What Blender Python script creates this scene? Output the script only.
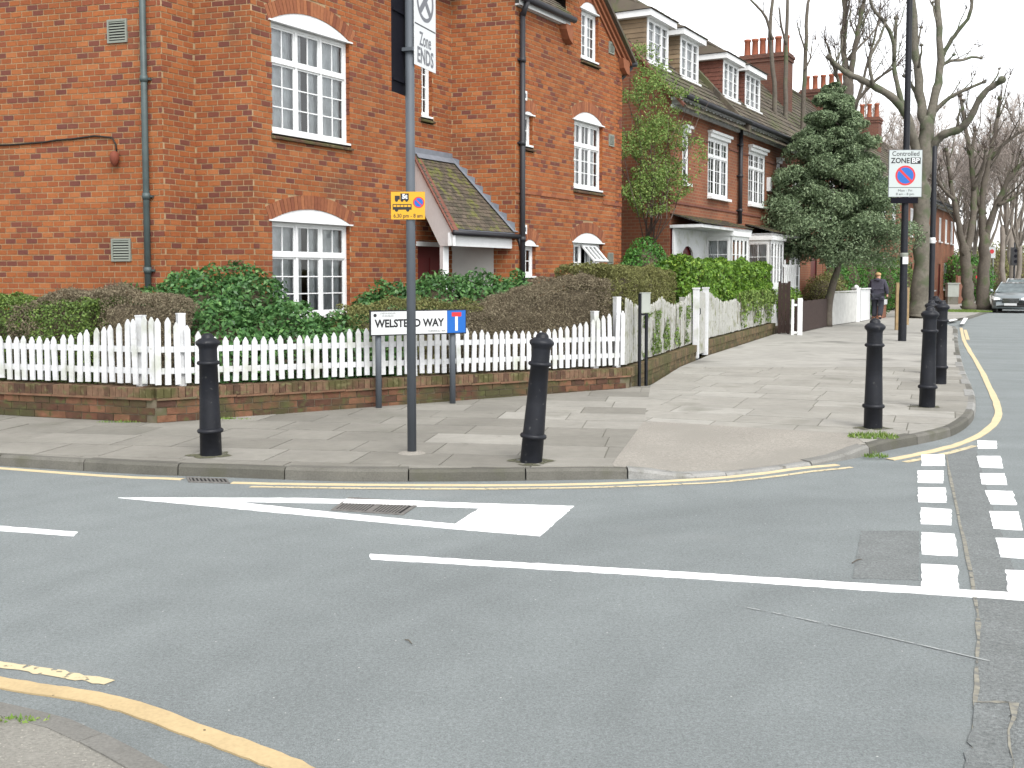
import bpy, bmesh, math, random
import numpy as np
from mathutils import Vector, Matrix
from mathutils.geometry import tessellate_polygon

random.seed(11); RNG = np.random.default_rng(7)
S = bpy.context.scene
COL = S.collection
for o in list(bpy.data.objects): bpy.data.objects.remove(o)

# ------------------------------------------------------------------ camera, sky, sun, exposure
cd = bpy.data.cameras.new('camera'); cam = bpy.data.objects.new('camera', cd); COL.objects.link(cam)
cam.location = (0, 0, 1.7); cam.rotation_euler = (math.radians(86.5), 0, 0)
cd.sensor_width = 36; cd.lens = 1080 / 1024 * 36; cd.shift_y = -0.04
cd.clip_start = 0.05; cd.clip_end = 3000
S.camera = cam
S.render.resolution_x = 1024; S.render.resolution_y = 768

SUN_EL, SUN_AZ = 50, 160          # overcast: a broad soft glow high behind the camera, a little to the right
w = bpy.data.worlds.new('World'); S.world = w; w.use_nodes = True
nt = w.node_tree; nt.nodes.clear()
sky = nt.nodes.new('ShaderNodeTexSky'); sky.sky_type = 'NISHITA'; sky.sun_disc = False
sky.sun_elevation = math.radians(SUN_EL); sky.sun_rotation = math.radians(SUN_AZ)
sky.dust_density = 1.5; sky.air_density = 1.0; sky.ozone_density = 1.0
hs = nt.nodes.new('ShaderNodeHueSaturation'); hs.inputs['Saturation'].default_value = 0.10
tc = nt.nodes.new('ShaderNodeTexCoord'); nz = nt.nodes.new('ShaderNodeTexNoise'); nz.inputs['Scale'].default_value = 2.2; nz.inputs['Detail'].default_value = 6
mr = nt.nodes.new('ShaderNodeMapRange'); mr.inputs[3].default_value = 0.9; mr.inputs[4].default_value = 1.12
vm = nt.nodes.new('ShaderNodeVectorMath'); vm.operation = 'SCALE'
bg = nt.nodes.new('ShaderNodeBackground'); bg.inputs['Strength'].default_value = 0.15
wo = nt.nodes.new('ShaderNodeOutputWorld')
nt.links.new(sky.outputs[0], hs.inputs['Color']); nt.links.new(tc.outputs['Generated'], nz.inputs['Vector'])
nt.links.new(nz.outputs[0], mr.inputs[0]); nt.links.new(hs.outputs[0], vm.inputs[0]); nt.links.new(mr.outputs[0], vm.inputs['Scale'])
nt.links.new(vm.outputs[0], bg.inputs['Color']); nt.links.new(bg.outputs[0], wo.inputs['Surface'])
ld = bpy.data.lights.new('sun', 'SUN'); ld.energy = 1.2; ld.angle = math.radians(30); ld.color = (1, 0.97, 0.92)
sun = bpy.data.objects.new('sun', ld); COL.objects.link(sun)
# the light travels from azimuth SUN_AZ (measured from +Y towards +X) down to the scene
az, el = math.radians(SUN_AZ), math.radians(SUN_EL)
sd = Vector((math.sin(az) * math.cos(el), math.cos(az) * math.cos(el), math.sin(el)))
sun.rotation_euler = sd.to_track_quat('Z', 'Y').to_euler()
vs = S.view_settings; vs.view_transform = 'Standard'; vs.look = 'None'; vs.gamma = 1.0; vs.use_curve_mapping = False
vs.exposure = 1.27
S.render.engine = 'CYCLES'

# ------------------------------------------------------------------ materials
def ramp_node(N, stops):
    r = N.new('ShaderNodeValToRGB'); cr = r.color_ramp
    while len(cr.elements) > 1: cr.elements.remove(cr.elements[-1])
    cr.elements[0].position = stops[0][0]; cr.elements[0].color = (*stops[0][1], 1)
    for p, c in stops[1:]:
        e = cr.elements.new(p); e.color = (*c, 1)
    return r
def mat(name, col, rough=0.7, metal=0.0, tone=None, noise=None, bump=None, spec=0.4, speck=None, stain=None, coat=0, trans=0, worn=None):
    """col: base colour, or ramp stops driven by the face attribute 'tone' (tone=True).
    noise=(scale, amount): broad value variation.  speck=(scale, threshold, colour): small spots.
    stain=(scale, lo, hi, colour): patches of moss / dirt with a shape of their own.  bump=(scale, strength)."""
    m = bpy.data.materials.new(name); m.use_nodes = True
    T = m.node_tree; N = T.nodes; L = T.links
    b = N['Principled BSDF']; b.inputs['Roughness'].default_value = rough; b.inputs['Metallic'].default_value = metal
    b.inputs['Specular IOR Level'].default_value = spec
    if coat: b.inputs['Coat Weight'].default_value = coat; b.inputs['Coat Roughness'].default_value = 0.08
    geo = N.new('ShaderNodeNewGeometry'); pos = geo.outputs['Position']
    if tone:
        at = N.new('ShaderNodeAttribute'); at.attribute_name = 'tone'
        r = ramp_node(N, col); L.new(at.outputs['Fac'], r.inputs[0]); c = r.outputs[0]
    else:
        rgb = N.new('ShaderNodeRGB'); rgb.outputs[0].default_value = (*col, 1); c = rgb.outputs[0]
    def noisetex(scale, detail=4):
        n = N.new('ShaderNodeTexNoise'); n.inputs['Scale'].default_value = scale; n.inputs['Detail'].default_value = detail
        L.new(pos, n.inputs['Vector']); return n.outputs[0]
    if noise:
        for sc, am in (noise if isinstance(noise, list) else [noise]):
            q = N.new('ShaderNodeMapRange'); q.inputs[1].default_value = 0.25; q.inputs[2].default_value = 0.75
            q.inputs[3].default_value = 1 - am; q.inputs[4].default_value = 1 + am
            L.new(noisetex(sc, 6), q.inputs[0])
            v = N.new('ShaderNodeVectorMath'); v.operation = 'SCALE'; L.new(c, v.inputs[0]); L.new(q.outputs[0], v.inputs['Scale']); c = v.outputs[0]
    for st in (stain if isinstance(stain, list) else [stain] if stain else []):
        sc, lo, hi, sc_col = st
        q = N.new('ShaderNodeMapRange'); q.inputs[1].default_value = lo; q.inputs[2].default_value = hi; L.new(noisetex(sc, 8), q.inputs[0])
        mx = N.new('ShaderNodeMix'); mx.data_type = 'RGBA'; L.new(q.outputs[0], mx.inputs[0]); L.new(c, mx.inputs[6]); mx.inputs[7].default_value = (*sc_col, 1); c = mx.outputs[2]
    if speck:
        sc, th, scol = speck
        vo = N.new('ShaderNodeTexVoronoi'); vo.inputs['Scale'].default_value = sc; L.new(pos, vo.inputs['Vector'])
        q = N.new('ShaderNodeMapRange'); q.inputs[1].default_value = th; q.inputs[2].default_value = th * 0.6; L.new(vo.outputs[0], q.inputs[0])
        mx = N.new('ShaderNodeMix'); mx.data_type = 'RGBA'; L.new(q.outputs[0], mx.inputs[0]); L.new(c, mx.inputs[6]); mx.inputs[7].default_value = (*scol, 1); c = mx.outputs[2]
    L.new(c, b.inputs['Base Color'])
    if bump:
        bn = N.new('ShaderNodeBump'); bn.inputs['Strength'].default_value = bump[1]; bn.inputs['Distance'].default_value = 0.01
        L.new(noisetex(bump[0], 6), bn.inputs['Height']); L.new(bn.outputs[0], b.inputs['Normal'])
    if trans:
        tb = N.new('ShaderNodeBsdfTranslucent'); L.new(c, tb.inputs['Color']); mx = N.new('ShaderNodeMixShader'); mx.inputs[0].default_value = trans
        L.new(b.outputs[0], mx.inputs[1]); L.new(tb.outputs[0], mx.inputs[2]); L.new(mx.outputs[0], N['Material Output'].inputs['Surface'])
    if worn:                                       # paint rubbed through to the road in patches
        tr = N.new('ShaderNodeBsdfTransparent'); mx = N.new('ShaderNodeMixShader')
        q = N.new('ShaderNodeMapRange'); q.inputs[1].default_value = worn[1]; q.inputs[2].default_value = worn[2]; L.new(noisetex(worn[0], 8), q.inputs[0])
        L.new(q.outputs[0], mx.inputs[0]); L.new(b.outputs[0], mx.inputs[1]); L.new(tr.outputs[0], mx.inputs[2]); L.new(mx.outputs[0], N['Material Output'].inputs['Surface'])
    return m
def tyre_tracks(m, cx, cy):
    """faint arcs where turning tyres have polished the road, plus broad drips and dirt"""
    T = m.node_tree; N = T.nodes; L = T.links; b = N['Principled BSDF']; src = b.inputs['Base Color'].links[0].from_socket
    g = N.new('ShaderNodeNewGeometry'); s = N.new('ShaderNodeSeparateXYZ'); L.new(g.outputs['Position'], s.inputs[0])
    def mth(op, a, c=None):
        q = N.new('ShaderNodeMath'); q.operation = op
        for i, v in enumerate((a, c)):
            if v is None: continue
            if isinstance(v, (int, float)): q.inputs[i].default_value = v
            else: L.new(v, q.inputs[i])
        return q.outputs[0]
    dx, dy = mth('SUBTRACT', s.outputs[0], cx), mth('SUBTRACT', s.outputs[1], cy); r = mth('SQRT', mth('ADD', mth('MULTIPLY', dx, dx), mth('MULTIPLY', dy, dy))); an = mth('ARCTAN2', dy, dx)
    cb = N.new('ShaderNodeCombineXYZ'); L.new(mth('MULTIPLY', r, 1.6), cb.inputs[0]); L.new(mth('MULTIPLY', an, 0.7), cb.inputs[1])
    n = N.new('ShaderNodeTexNoise'); n.inputs['Scale'].default_value = 1.0; n.inputs['Detail'].default_value = 3; L.new(cb.outputs[0], n.inputs['Vector'])
    q = N.new('ShaderNodeMapRange'); q.inputs[1].default_value = 0.3; q.inputs[2].default_value = 0.72; q.inputs[3].default_value = 0.92; q.inputs[4].default_value = 1.12; L.new(n.outputs[0], q.inputs[0])
    v = N.new('ShaderNodeVectorMath'); v.operation = 'SCALE'; L.new(src, v.inputs[0]); L.new(q.outputs[0], v.inputs['Scale']); L.new(v.outputs[0], b.inputs['Base Color'])
def brick_tex_mat(name, c1, c2, mortar, scale=1.0):
    """brickwork too far off to tell the bricks apart: UV is in metres along the wall and up."""
    m = mat(name, c1, 0.9); T = m.node_tree; N = T.nodes; L = T.links; b = N['Principled BSDF']
    uv = N.new('ShaderNodeUVMap'); bt = N.new('ShaderNodeTexBrick'); L.new(uv.outputs[0], bt.inputs['Vector'])
    bt.inputs['Color1'].default_value = (*c1, 1); bt.inputs['Color2'].default_value = (*c2, 1); bt.inputs['Mortar'].default_value = (*mortar, 1)
    bt.inputs['Scale'].default_value = scale; bt.inputs['Brick Width'].default_value = 0.22; bt.inputs['Row Height'].default_value = 0.083; bt.inputs['Mortar Size'].default_value = 0.008
    geo = N.new('ShaderNodeNewGeometry'); n = N.new('ShaderNodeTexNoise'); n.inputs['Scale'].default_value = 0.9; n.inputs['Detail'].default_value = 7
    L.new(geo.outputs['Position'], n.inputs['Vector'])
    q = N.new('ShaderNodeMapRange'); q.inputs[1].default_value = 0.3; q.inputs[2].default_value = 0.7; q.inputs[3].default_value = 0.75; q.inputs[4].default_value = 1.2; L.new(n.outputs[0], q.inputs[0])
    v = N.new('ShaderNodeVectorMath'); v.operation = 'SCALE'; L.new(bt.outputs[0], v.inputs[0]); L.new(q.outputs[0], v.inputs['Scale'])
    L.new(v.outputs[0], b.inputs['Base Color']); return m
def glass_mat():
    m = bpy.data.materials.new('window_glass'); m.use_nodes = True; T = m.node_tree; N = T.nodes; L = T.links; N.remove(N['Principled BSDF'])
    g = N.new('ShaderNodeBsdfGlossy'); g.inputs['Roughness'].default_value = 0.02
    n = N.new('ShaderNodeTexNoise'); n.inputs['Scale'].default_value = 3; bn = N.new('ShaderNodeBump'); bn.inputs['Strength'].default_value = 0.05; L.new(n.outputs[0], bn.inputs['Height']); L.new(bn.outputs[0], g.inputs['Normal'])
    t = N.new('ShaderNodeBsdfTransparent'); t.inputs['Color'].default_value = (0.9, 0.92, 0.92, 1)
    fr = N.new('ShaderNodeFresnel'); fr.inputs['IOR'].default_value = 1.9
    mx = N.new('ShaderNodeMixShader'); L.new(fr.outputs[0], mx.inputs[0]); L.new(t.outputs[0], mx.inputs[1]); L.new(g.outputs[0], mx.inputs[2])
    L.new(mx.outputs[0], N['Material Output'].inputs['Surface']); return m
M = {}
M['brick'] = mat('brick', [(0.0, (0.125, 0.044, 0.034)), (0.14, (0.15, 0.05, 0.033)), (0.35, (0.218, 0.066, 0.027)), (0.7, (0.268, 0.087, 0.030)), (1.0, (0.31, 0.115, 0.044))], 0.9, tone=True, noise=[(0.55, 0.16), (2.5, 0.08), (30, 0.10)], stain=[(0.9, 0.60, 0.78, (0.12, 0.05, 0.032))], bump=(90, 0.5), spec=0.2)
M['mortar'] = mat('mortar', (0.315, 0.222, 0.132), 0.95, noise=[(2, 0.2), (40, 0.15)], bump=(120, 0.6), spec=0.1)
M['arch_brick'] = mat('arch_brick', [(0, (0.17, 0.06, 0.035)), (1, (0.29, 0.115, 0.055))], 0.9, tone=True, noise=(20, 0.15), spec=0.2)
M['gw_brick'] = mat('garden_brick', [(0, (0.06, 0.035, 0.026)), (0.5, (0.105, 0.05, 0.032)), (1, (0.15, 0.075, 0.045))], 0.95, tone=True, noise=(12, 0.25), stain=[(2.2, 0.45, 0.62, (0.06, 0.056, 0.028)), (9, 0.56, 0.7, (0.075, 0.078, 0.032))], bump=(70, 0.6), spec=0.15)
M['gw_brick_moss'] = mat('mossy_garden_brick', [(0, (0.075, 0.06, 0.038)), (0.5, (0.115, 0.088, 0.052)), (1, (0.15, 0.105, 0.062))], 0.95, tone=True, noise=[(3, 0.2), (12, 0.25)], stain=[(2.2, 0.45, 0.62, (0.085, 0.08, 0.038)), (9, 0.56, 0.7, (0.12, 0.115, 0.05))], bump=(70, 0.6), spec=0.15)
M['gw_mortar'] = mat('garden_mortar', (0.12, 0.10, 0.07), 0.95, noise=(8, 0.3), stain=(3, 0.5, 0.65, (0.07, 0.07, 0.03)))
M['gw_coping'] = mat('garden_coping', [(0, (0.06, 0.038, 0.028)), (0.6, (0.105, 0.06, 0.04)), (1, (0.16, 0.10, 0.065))], 0.95, tone=True, noise=(15, 0.3), stain=[(3, 0.48, 0.62, (0.075, 0.07, 0.03)), (14, 0.55, 0.68, (0.13, 0.12, 0.06))], bump=(70, 0.7), spec=0.15)
M['tile_ledge'] = mat('creasing_tile', (0.15, 0.08, 0.048), 0.9, noise=(6, 0.35), stain=(4, 0.5, 0.7, (0.1, 0.09, 0.05)))
M['white'] = mat('white_paint', (0.66, 0.67, 0.67), 0.45, noise=[(3, 0.05), (22, 0.04)])
M['white_old'] = mat('weathered_white_paint', (0.56, 0.57, 0.58), 0.6, noise=[(1.5, 0.10), (25, 0.08)], stain=[(14, 0.66, 0.78, (0.36, 0.36, 0.31)), (4, 0.52, 0.72, (0.40, 0.415, 0.36))])
M['white_moss'] = mat('greenish_white_paint', (0.37, 0.37, 0.345), 0.75, noise=[(3, 0.12), (30, 0.16)], stain=[(5, 0.52, 0.68, (0.2, 0.21, 0.13)), (16, 0.58, 0.7, (0.14, 0.16, 0.07))])
M['render_wall'] = mat('pale_render', (0.5, 0.5, 0.48), 0.9, noise=(4, 0.08))
M['glass'] = glass_mat()
M['curtain'] = mat('net_curtain', (0.85, 0.88, 0.9), 0.9, noise=(4, 0.3), trans=0.15)
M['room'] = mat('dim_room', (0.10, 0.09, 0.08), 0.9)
M['door_red'] = mat('dark_red_door', (0.09, 0.009, 0.009), 0.35)
M['black_paint'] = mat('black_paint', (0.008, 0.009, 0.013), 0.5, noise=(8, 0.3), stain=(22, 0.66, 0.74, (0.06, 0.06, 0.06)), bump=(40, 0.15), spec=0.3)
M['black_pipe'] = mat('black_pipe', (0.02, 0.02, 0.024), 0.5)
M['teal_pipe'] = mat('grey_green_pipe', (0.055, 0.075, 0.075), 0.5, noise=(5, 0.25))
M['grey_post'] = mat('grey_post_paint', (0.075, 0.086, 0.10), 0.6, noise=(4, 0.1))
M['grey_vent'] = mat('grey_vent', (0.19, 0.205, 0.175), 0.6)
M['lead'] = mat('lead', (0.15, 0.165, 0.19), 0.6, noise=(6, 0.2))
M['tile_moss'] = mat('porch_tile', [(0, (0.05, 0.042, 0.03)), (1, (0.105, 0.082, 0.06))], 0.9, tone=True, noise=(15, 0.2), stain=[(5, 0.52, 0.66, (0.12, 0.125, 0.03)), (2, 0.55, 0.7, (0.065, 0.07, 0.032))], bump=(60, 0.5))
M['tile_roof'] = mat('roof_tile', [(0, (0.052, 0.044, 0.034)), (1, (0.115, 0.092, 0.068))], 0.9, tone=True, noise=(2, 0.2), stain=[(1.2, 0.5, 0.65, (0.08, 0.083, 0.038)), (4, 0.58, 0.7, (0.055, 0.062, 0.03))])
M['tile_hung'] = mat('hung_tile', [(0, (0.13, 0.095, 0.06)), (1, (0.26, 0.19, 0.12))], 0.9, tone=True, noise=(3, 0.2))
M['tile_red'] = mat('red_tile', (0.135, 0.052, 0.036), 0.85, noise=(10, 0.25))
M['far_brick'] = brick_tex_mat('far_brick', (0.21, 0.068, 0.030), (0.155, 0.052, 0.027), (0.19, 0.125, 0.075))
M['chimney_brick'] = brick_tex_mat('chimney_brick', (0.14, 0.055, 0.036), (0.10, 0.041, 0.031), (0.13, 0.085, 0.06))
M['pot'] = mat('terracotta', (0.27, 0.085, 0.045), 0.8, noise=(4, 0.2))
M['asphalt'] = mat('asphalt', (0.200, 0.220, 0.221), 0.92, noise=[(0.5, 0.08), (3, 0.06), (35, 0.10), (75, 0.22), (160, 0.30)], speck=(9, 0.045, (0.5, 0.5, 0.48)), stain=[(0.8, 0.62, 0.8, (0.235, 0.25, 0.247))], bump=(260, 0.9), spec=0.25)
tyre_tracks(M['asphalt'], 3.2, 3.4)
M['moss_shade_ring'] = mat('moss_dirt_and_shade', (0.085, 0.085, 0.05), 0.95, noise=(20, 0.3), worn=(14, 0.42, 0.62))  # moss and dirt; its dark tone also stands in for contact shadow
M['asphalt_patch'] = mat('asphalt_patch', (0.172, 0.184, 0.183), 0.95, noise=[(4, 0.12), (40, 0.18), (90, 0.35)], speck=(45, 0.16, (0.21, 0.215, 0.21)), bump=(170, 1.0), spec=0.2)
M['joint'] = mat('tar_joint', (0.21, 0.20, 0.165), 0.95, noise=(20, 0.3), stain=(25, 0.5, 0.6, (0.14, 0.14, 0.13)), worn=(9, 0.6, 0.68))
M['white_line'] = mat('white_road_paint', (0.82, 0.83, 0.83), 0.6, noise=[(8, 0.04), (120, 0.05)], worn=(26, 0.71, 0.75))
M['white_faint'] = mat('worn_white_road_paint', (0.29, 0.305, 0.30), 0.7, worn=(18, 0.5, 0.65))
M['yellow_line'] = mat('yellow_road_paint', (0.54, 0.44, 0.27), 0.7, noise=[(6, 0.08), (80, 0.08)], worn=(17, 0.70, 0.75))
M['yellow_near'] = mat('yellow_block_paint', (0.44, 0.335, 0.185), 0.75, noise=[(4, 0.08), (60, 0.10)], worn=(30, 0.70, 0.74))
M['yellow_worn'] = mat('worn_yellow_road_paint', (0.52, 0.44, 0.28), 0.7, noise=(9, 0.1), worn=(22, 0.57, 0.66))
M['slab'] = mat('paving_slab', [(0, (0.165, 0.158, 0.138)), (0.5, (0.212, 0.203, 0.179)), (0.85, (0.27, 0.26, 0.233)), (1, (0.335, 0.325, 0.297))], 0.9, tone=True, noise=[(1.5, 0.12), (9, 0.08), (120, 0.12)], stain=[(1.1, 0.60, 0.8, (0.15, 0.147, 0.12)), (5, 0.66, 0.8, (0.14, 0.134, 0.115))], speck=(25, 0.035, (0.1, 0.1, 0.09)), bump=(120, 0.5), spec=0.2)
M['pavement'] = mat('pavement_bed', (0.15, 0.145, 0.122), 0.95, noise=[(1, 0.15), (60, 0.2)], stain=(3, 0.5, 0.7, (0.085, 0.085, 0.05)), bump=(90, 0.5))
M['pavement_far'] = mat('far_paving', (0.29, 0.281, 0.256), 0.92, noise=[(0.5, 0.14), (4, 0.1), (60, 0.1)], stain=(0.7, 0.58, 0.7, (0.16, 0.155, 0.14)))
M['ramp'] = mat('exposed_aggregate', (0.258, 0.241, 0.212), 0.95, noise=[(1.2, 0.1), (30, 0.14), (70, 0.25)], stain=[(1.3, 0.5, 0.7, (0.235, 0.222, 0.195))], speck=(40, 0.16, (0.33, 0.295, 0.26)), bump=(140, 0.8))
M['kerb'] = mat('kerb_granite', [(0, (0.065, 0.063, 0.05)), (0.7, (0.125, 0.12, 0.105)), (1, (0.25, 0.25, 0.24))], 0.85, tone=True, noise=[(4, 0.15), (90, 0.2)], stain=[(3, 0.56, 0.75, (0.075, 0.075, 0.05)), (11, 0.62, 0.75, (0.08, 0.076, 0.062))], bump=(80, 0.5))
M['concrete_near'] = mat('near_concrete', (0.215, 0.207, 0.183), 0.95, noise=[(2, 0.1), (70, 0.2)], speck=(38, 0.17, (0.38, 0.36, 0.31)), stain=(2.2, 0.58, 0.74, (0.145, 0.14, 0.105)), bump=(120, 0.9))
M['soil'] = mat('soil', (0.055, 0.04, 0.025), 0.95, noise=[(3, 0.3), (40, 0.3)], bump=(30, 1))
M['ground'] = mat('ground', (0.12, 0.12, 0.1), 0.95, noise=(0.2, 0.2))
M['iron'] = mat('cast_iron', (0.17, 0.165, 0.155), 0.6, metal=0.3, noise=(20, 0.3))
M['dark_gap'] = mat('dark_gap', (0.012, 0.012, 0.012), 0.9)
M['bark'] = mat('plane_bark', (0.115, 0.104, 0.083), 0.9, noise=[(1.5, 0.2), (9, 0.25)], stain=[(1.6, 0.5, 0.62, (0.075, 0.088, 0.05)), (5, 0.58, 0.7, (0.14, 0.13, 0.105))], bump=(25, 0.9))
M['bark_dark'] = mat('dark_bark', (0.10, 0.085, 0.068), 0.9, noise=[(2, 0.25), (12, 0.2)], stain=(2, 0.55, 0.66, (0.07, 0.085, 0.04)), bump=(25, 0.9))
M['twig'] = mat('twig', (0.08, 0.06, 0.05), 0.9); M['far_twig'] = mat('far_twig', (0.33, 0.285, 0.255), 0.9); M['far_bark'] = mat('far_bark', (0.19, 0.165, 0.14), 0.9, noise=(2, 0.25), bump=(20, 0.8))  # far twigs and bark paled, distance haze put into their colour
def leafmat(n, a, b, c, rough=0.5, tr=0.25): return mat(n, [(0, a), (0.55, b), (1, c)], rough, tone=True, noise=(1.6, 0.22), trans=tr, spec=0.3)
M['laurel'] = leafmat('laurel_leaf', (0.035, 0.09, 0.03), (0.075, 0.18, 0.052), (0.17, 0.31, 0.10), 0.4)
M['privet'] = leafmat('hedge_leaf_green', (0.06, 0.095, 0.024), (0.125, 0.20, 0.048), (0.24, 0.33, 0.075))
M['brown_hedge'] = leafmat('hedge_leaf_brown', (0.12, 0.096, 0.066), (0.215, 0.18, 0.12), (0.31, 0.275, 0.18), 0.8)
M['olive_hedge'] = leafmat('hedge_leaf_olive', (0.09, 0.093, 0.034), (0.175, 0.175, 0.062), (0.26, 0.28, 0.095), 0.7)
M['bright_leaf'] = leafmat('bright_leaf', (0.06, 0.12, 0.02), (0.14, 0.27, 0.035), (0.30, 0.42, 0.07), 0.45)
M['shrub'] = leafmat('shrub_leaf', (0.03, 0.09, 0.018), (0.065, 0.19, 0.03), (0.14, 0.30, 0.06), 0.45)
M['creeper'] = leafmat('creeper_leaf', (0.085, 0.135, 0.03), (0.16, 0.245, 0.06), (0.28, 0.36, 0.10), 0.6)
M['holly'] = leafmat('evergreen_leaf', (0.075, 0.115, 0.06), (0.165, 0.225, 0.12), (0.32, 0.40, 0.235), 0.5)
M['grass'] = leafmat('grass_blade', (0.06, 0.12, 0.02), (0.13, 0.22, 0.04), (0.25, 0.32, 0.09), 0.6)
M['stem'] = mat('stem_or_core_brown', (0.10, 0.08, 0.052), 0.95, noise=(20, 0.4))
M['sign_white'] = mat('sign_white', (0.55, 0.565, 0.57), 0.4)
M['sign_pale'] = mat('sign_pale', (0.40, 0.44, 0.435), 0.4)
M['sign_black'] = mat('sign_black', (0.012, 0.012, 0.014), 0.4)
M['sign_grey'] = mat('sign_grey', (0.10, 0.105, 0.12), 0.4)
M['sign_back'] = mat('sign_back', (0.006, 0.006, 0.010), 0.7, spec=0.1)
M['sign_yellow'] = mat('sign_yellow', (0.56, 0.29, 0.012), 0.4)
M['sign_blue'] = mat('sign_blue', (0.006, 0.10, 0.38), 0.4)
M['sign_red'] = mat('sign_red', (0.5, 0.025, 0.03), 0.4)
M['brown_wood'] = mat('dark_stained_wood', (0.035, 0.02, 0.016), 0.8, noise=(12, 0.3))
M['rust_fence'] = mat('red_brown_fence', (0.20, 0.085, 0.05), 0.85, noise=(6, 0.25))
M['pale_wood'] = mat('pale_wood_post', (0.27, 0.19, 0.10), 0.8, noise=(8, 0.2))
M['grey_panel'] = mat('grey_white_boards', (0.48, 0.48, 0.46), 0.7, noise=(5, 0.12))
M['cabinet'] = mat('pale_cabinet', (0.30, 0.32, 0.29), 0.6, noise=(6, 0.1))
M['car_grey'] = mat('car_grey', (0.25, 0.285, 0.30), 0.28, metal=0.4, coat=1)
M['car_silver'] = mat('car_silver', (0.5, 0.52, 0.53), 0.3, metal=0.4, coat=1)
M['car_glass'] = mat('car_glass', (0.11, 0.135, 0.14), 0.05, noise=(3, 0.5), spec=1.0)  # base paled to stand in for reflected sky and trees
M['chrome'] = mat('chrome', (0.6, 0.6, 0.6), 0.2, metal=1)
M['lamp_glass'] = mat('headlamp', (0.7, 0.72, 0.72), 0.1, spec=0.8)
M['tyre'] = mat('tyre', (0.02, 0.02, 0.02), 0.8)
M['skin'] = mat('skin', (0.5, 0.28, 0.19), 0.6)
M['hair'] = mat('fair_hair', (0.42, 0.27, 0.13), 0.7)
M['jacket'] = mat('dark_jacket', (0.045, 0.043, 0.06), 0.9, noise=(20, 0.2))
M['trousers'] = mat('dark_trousers', (0.025, 0.026, 0.035), 0.9)
M['red_plastic'] = mat('red_plastic', (0.6, 0.03, 0.03), 0.4)
M['cable'] = mat('black_cable', (0.02, 0.015, 0.012), 0.8)
M['rust'] = mat('rust_red', (0.16, 0.04, 0.02), 0.8)

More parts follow.
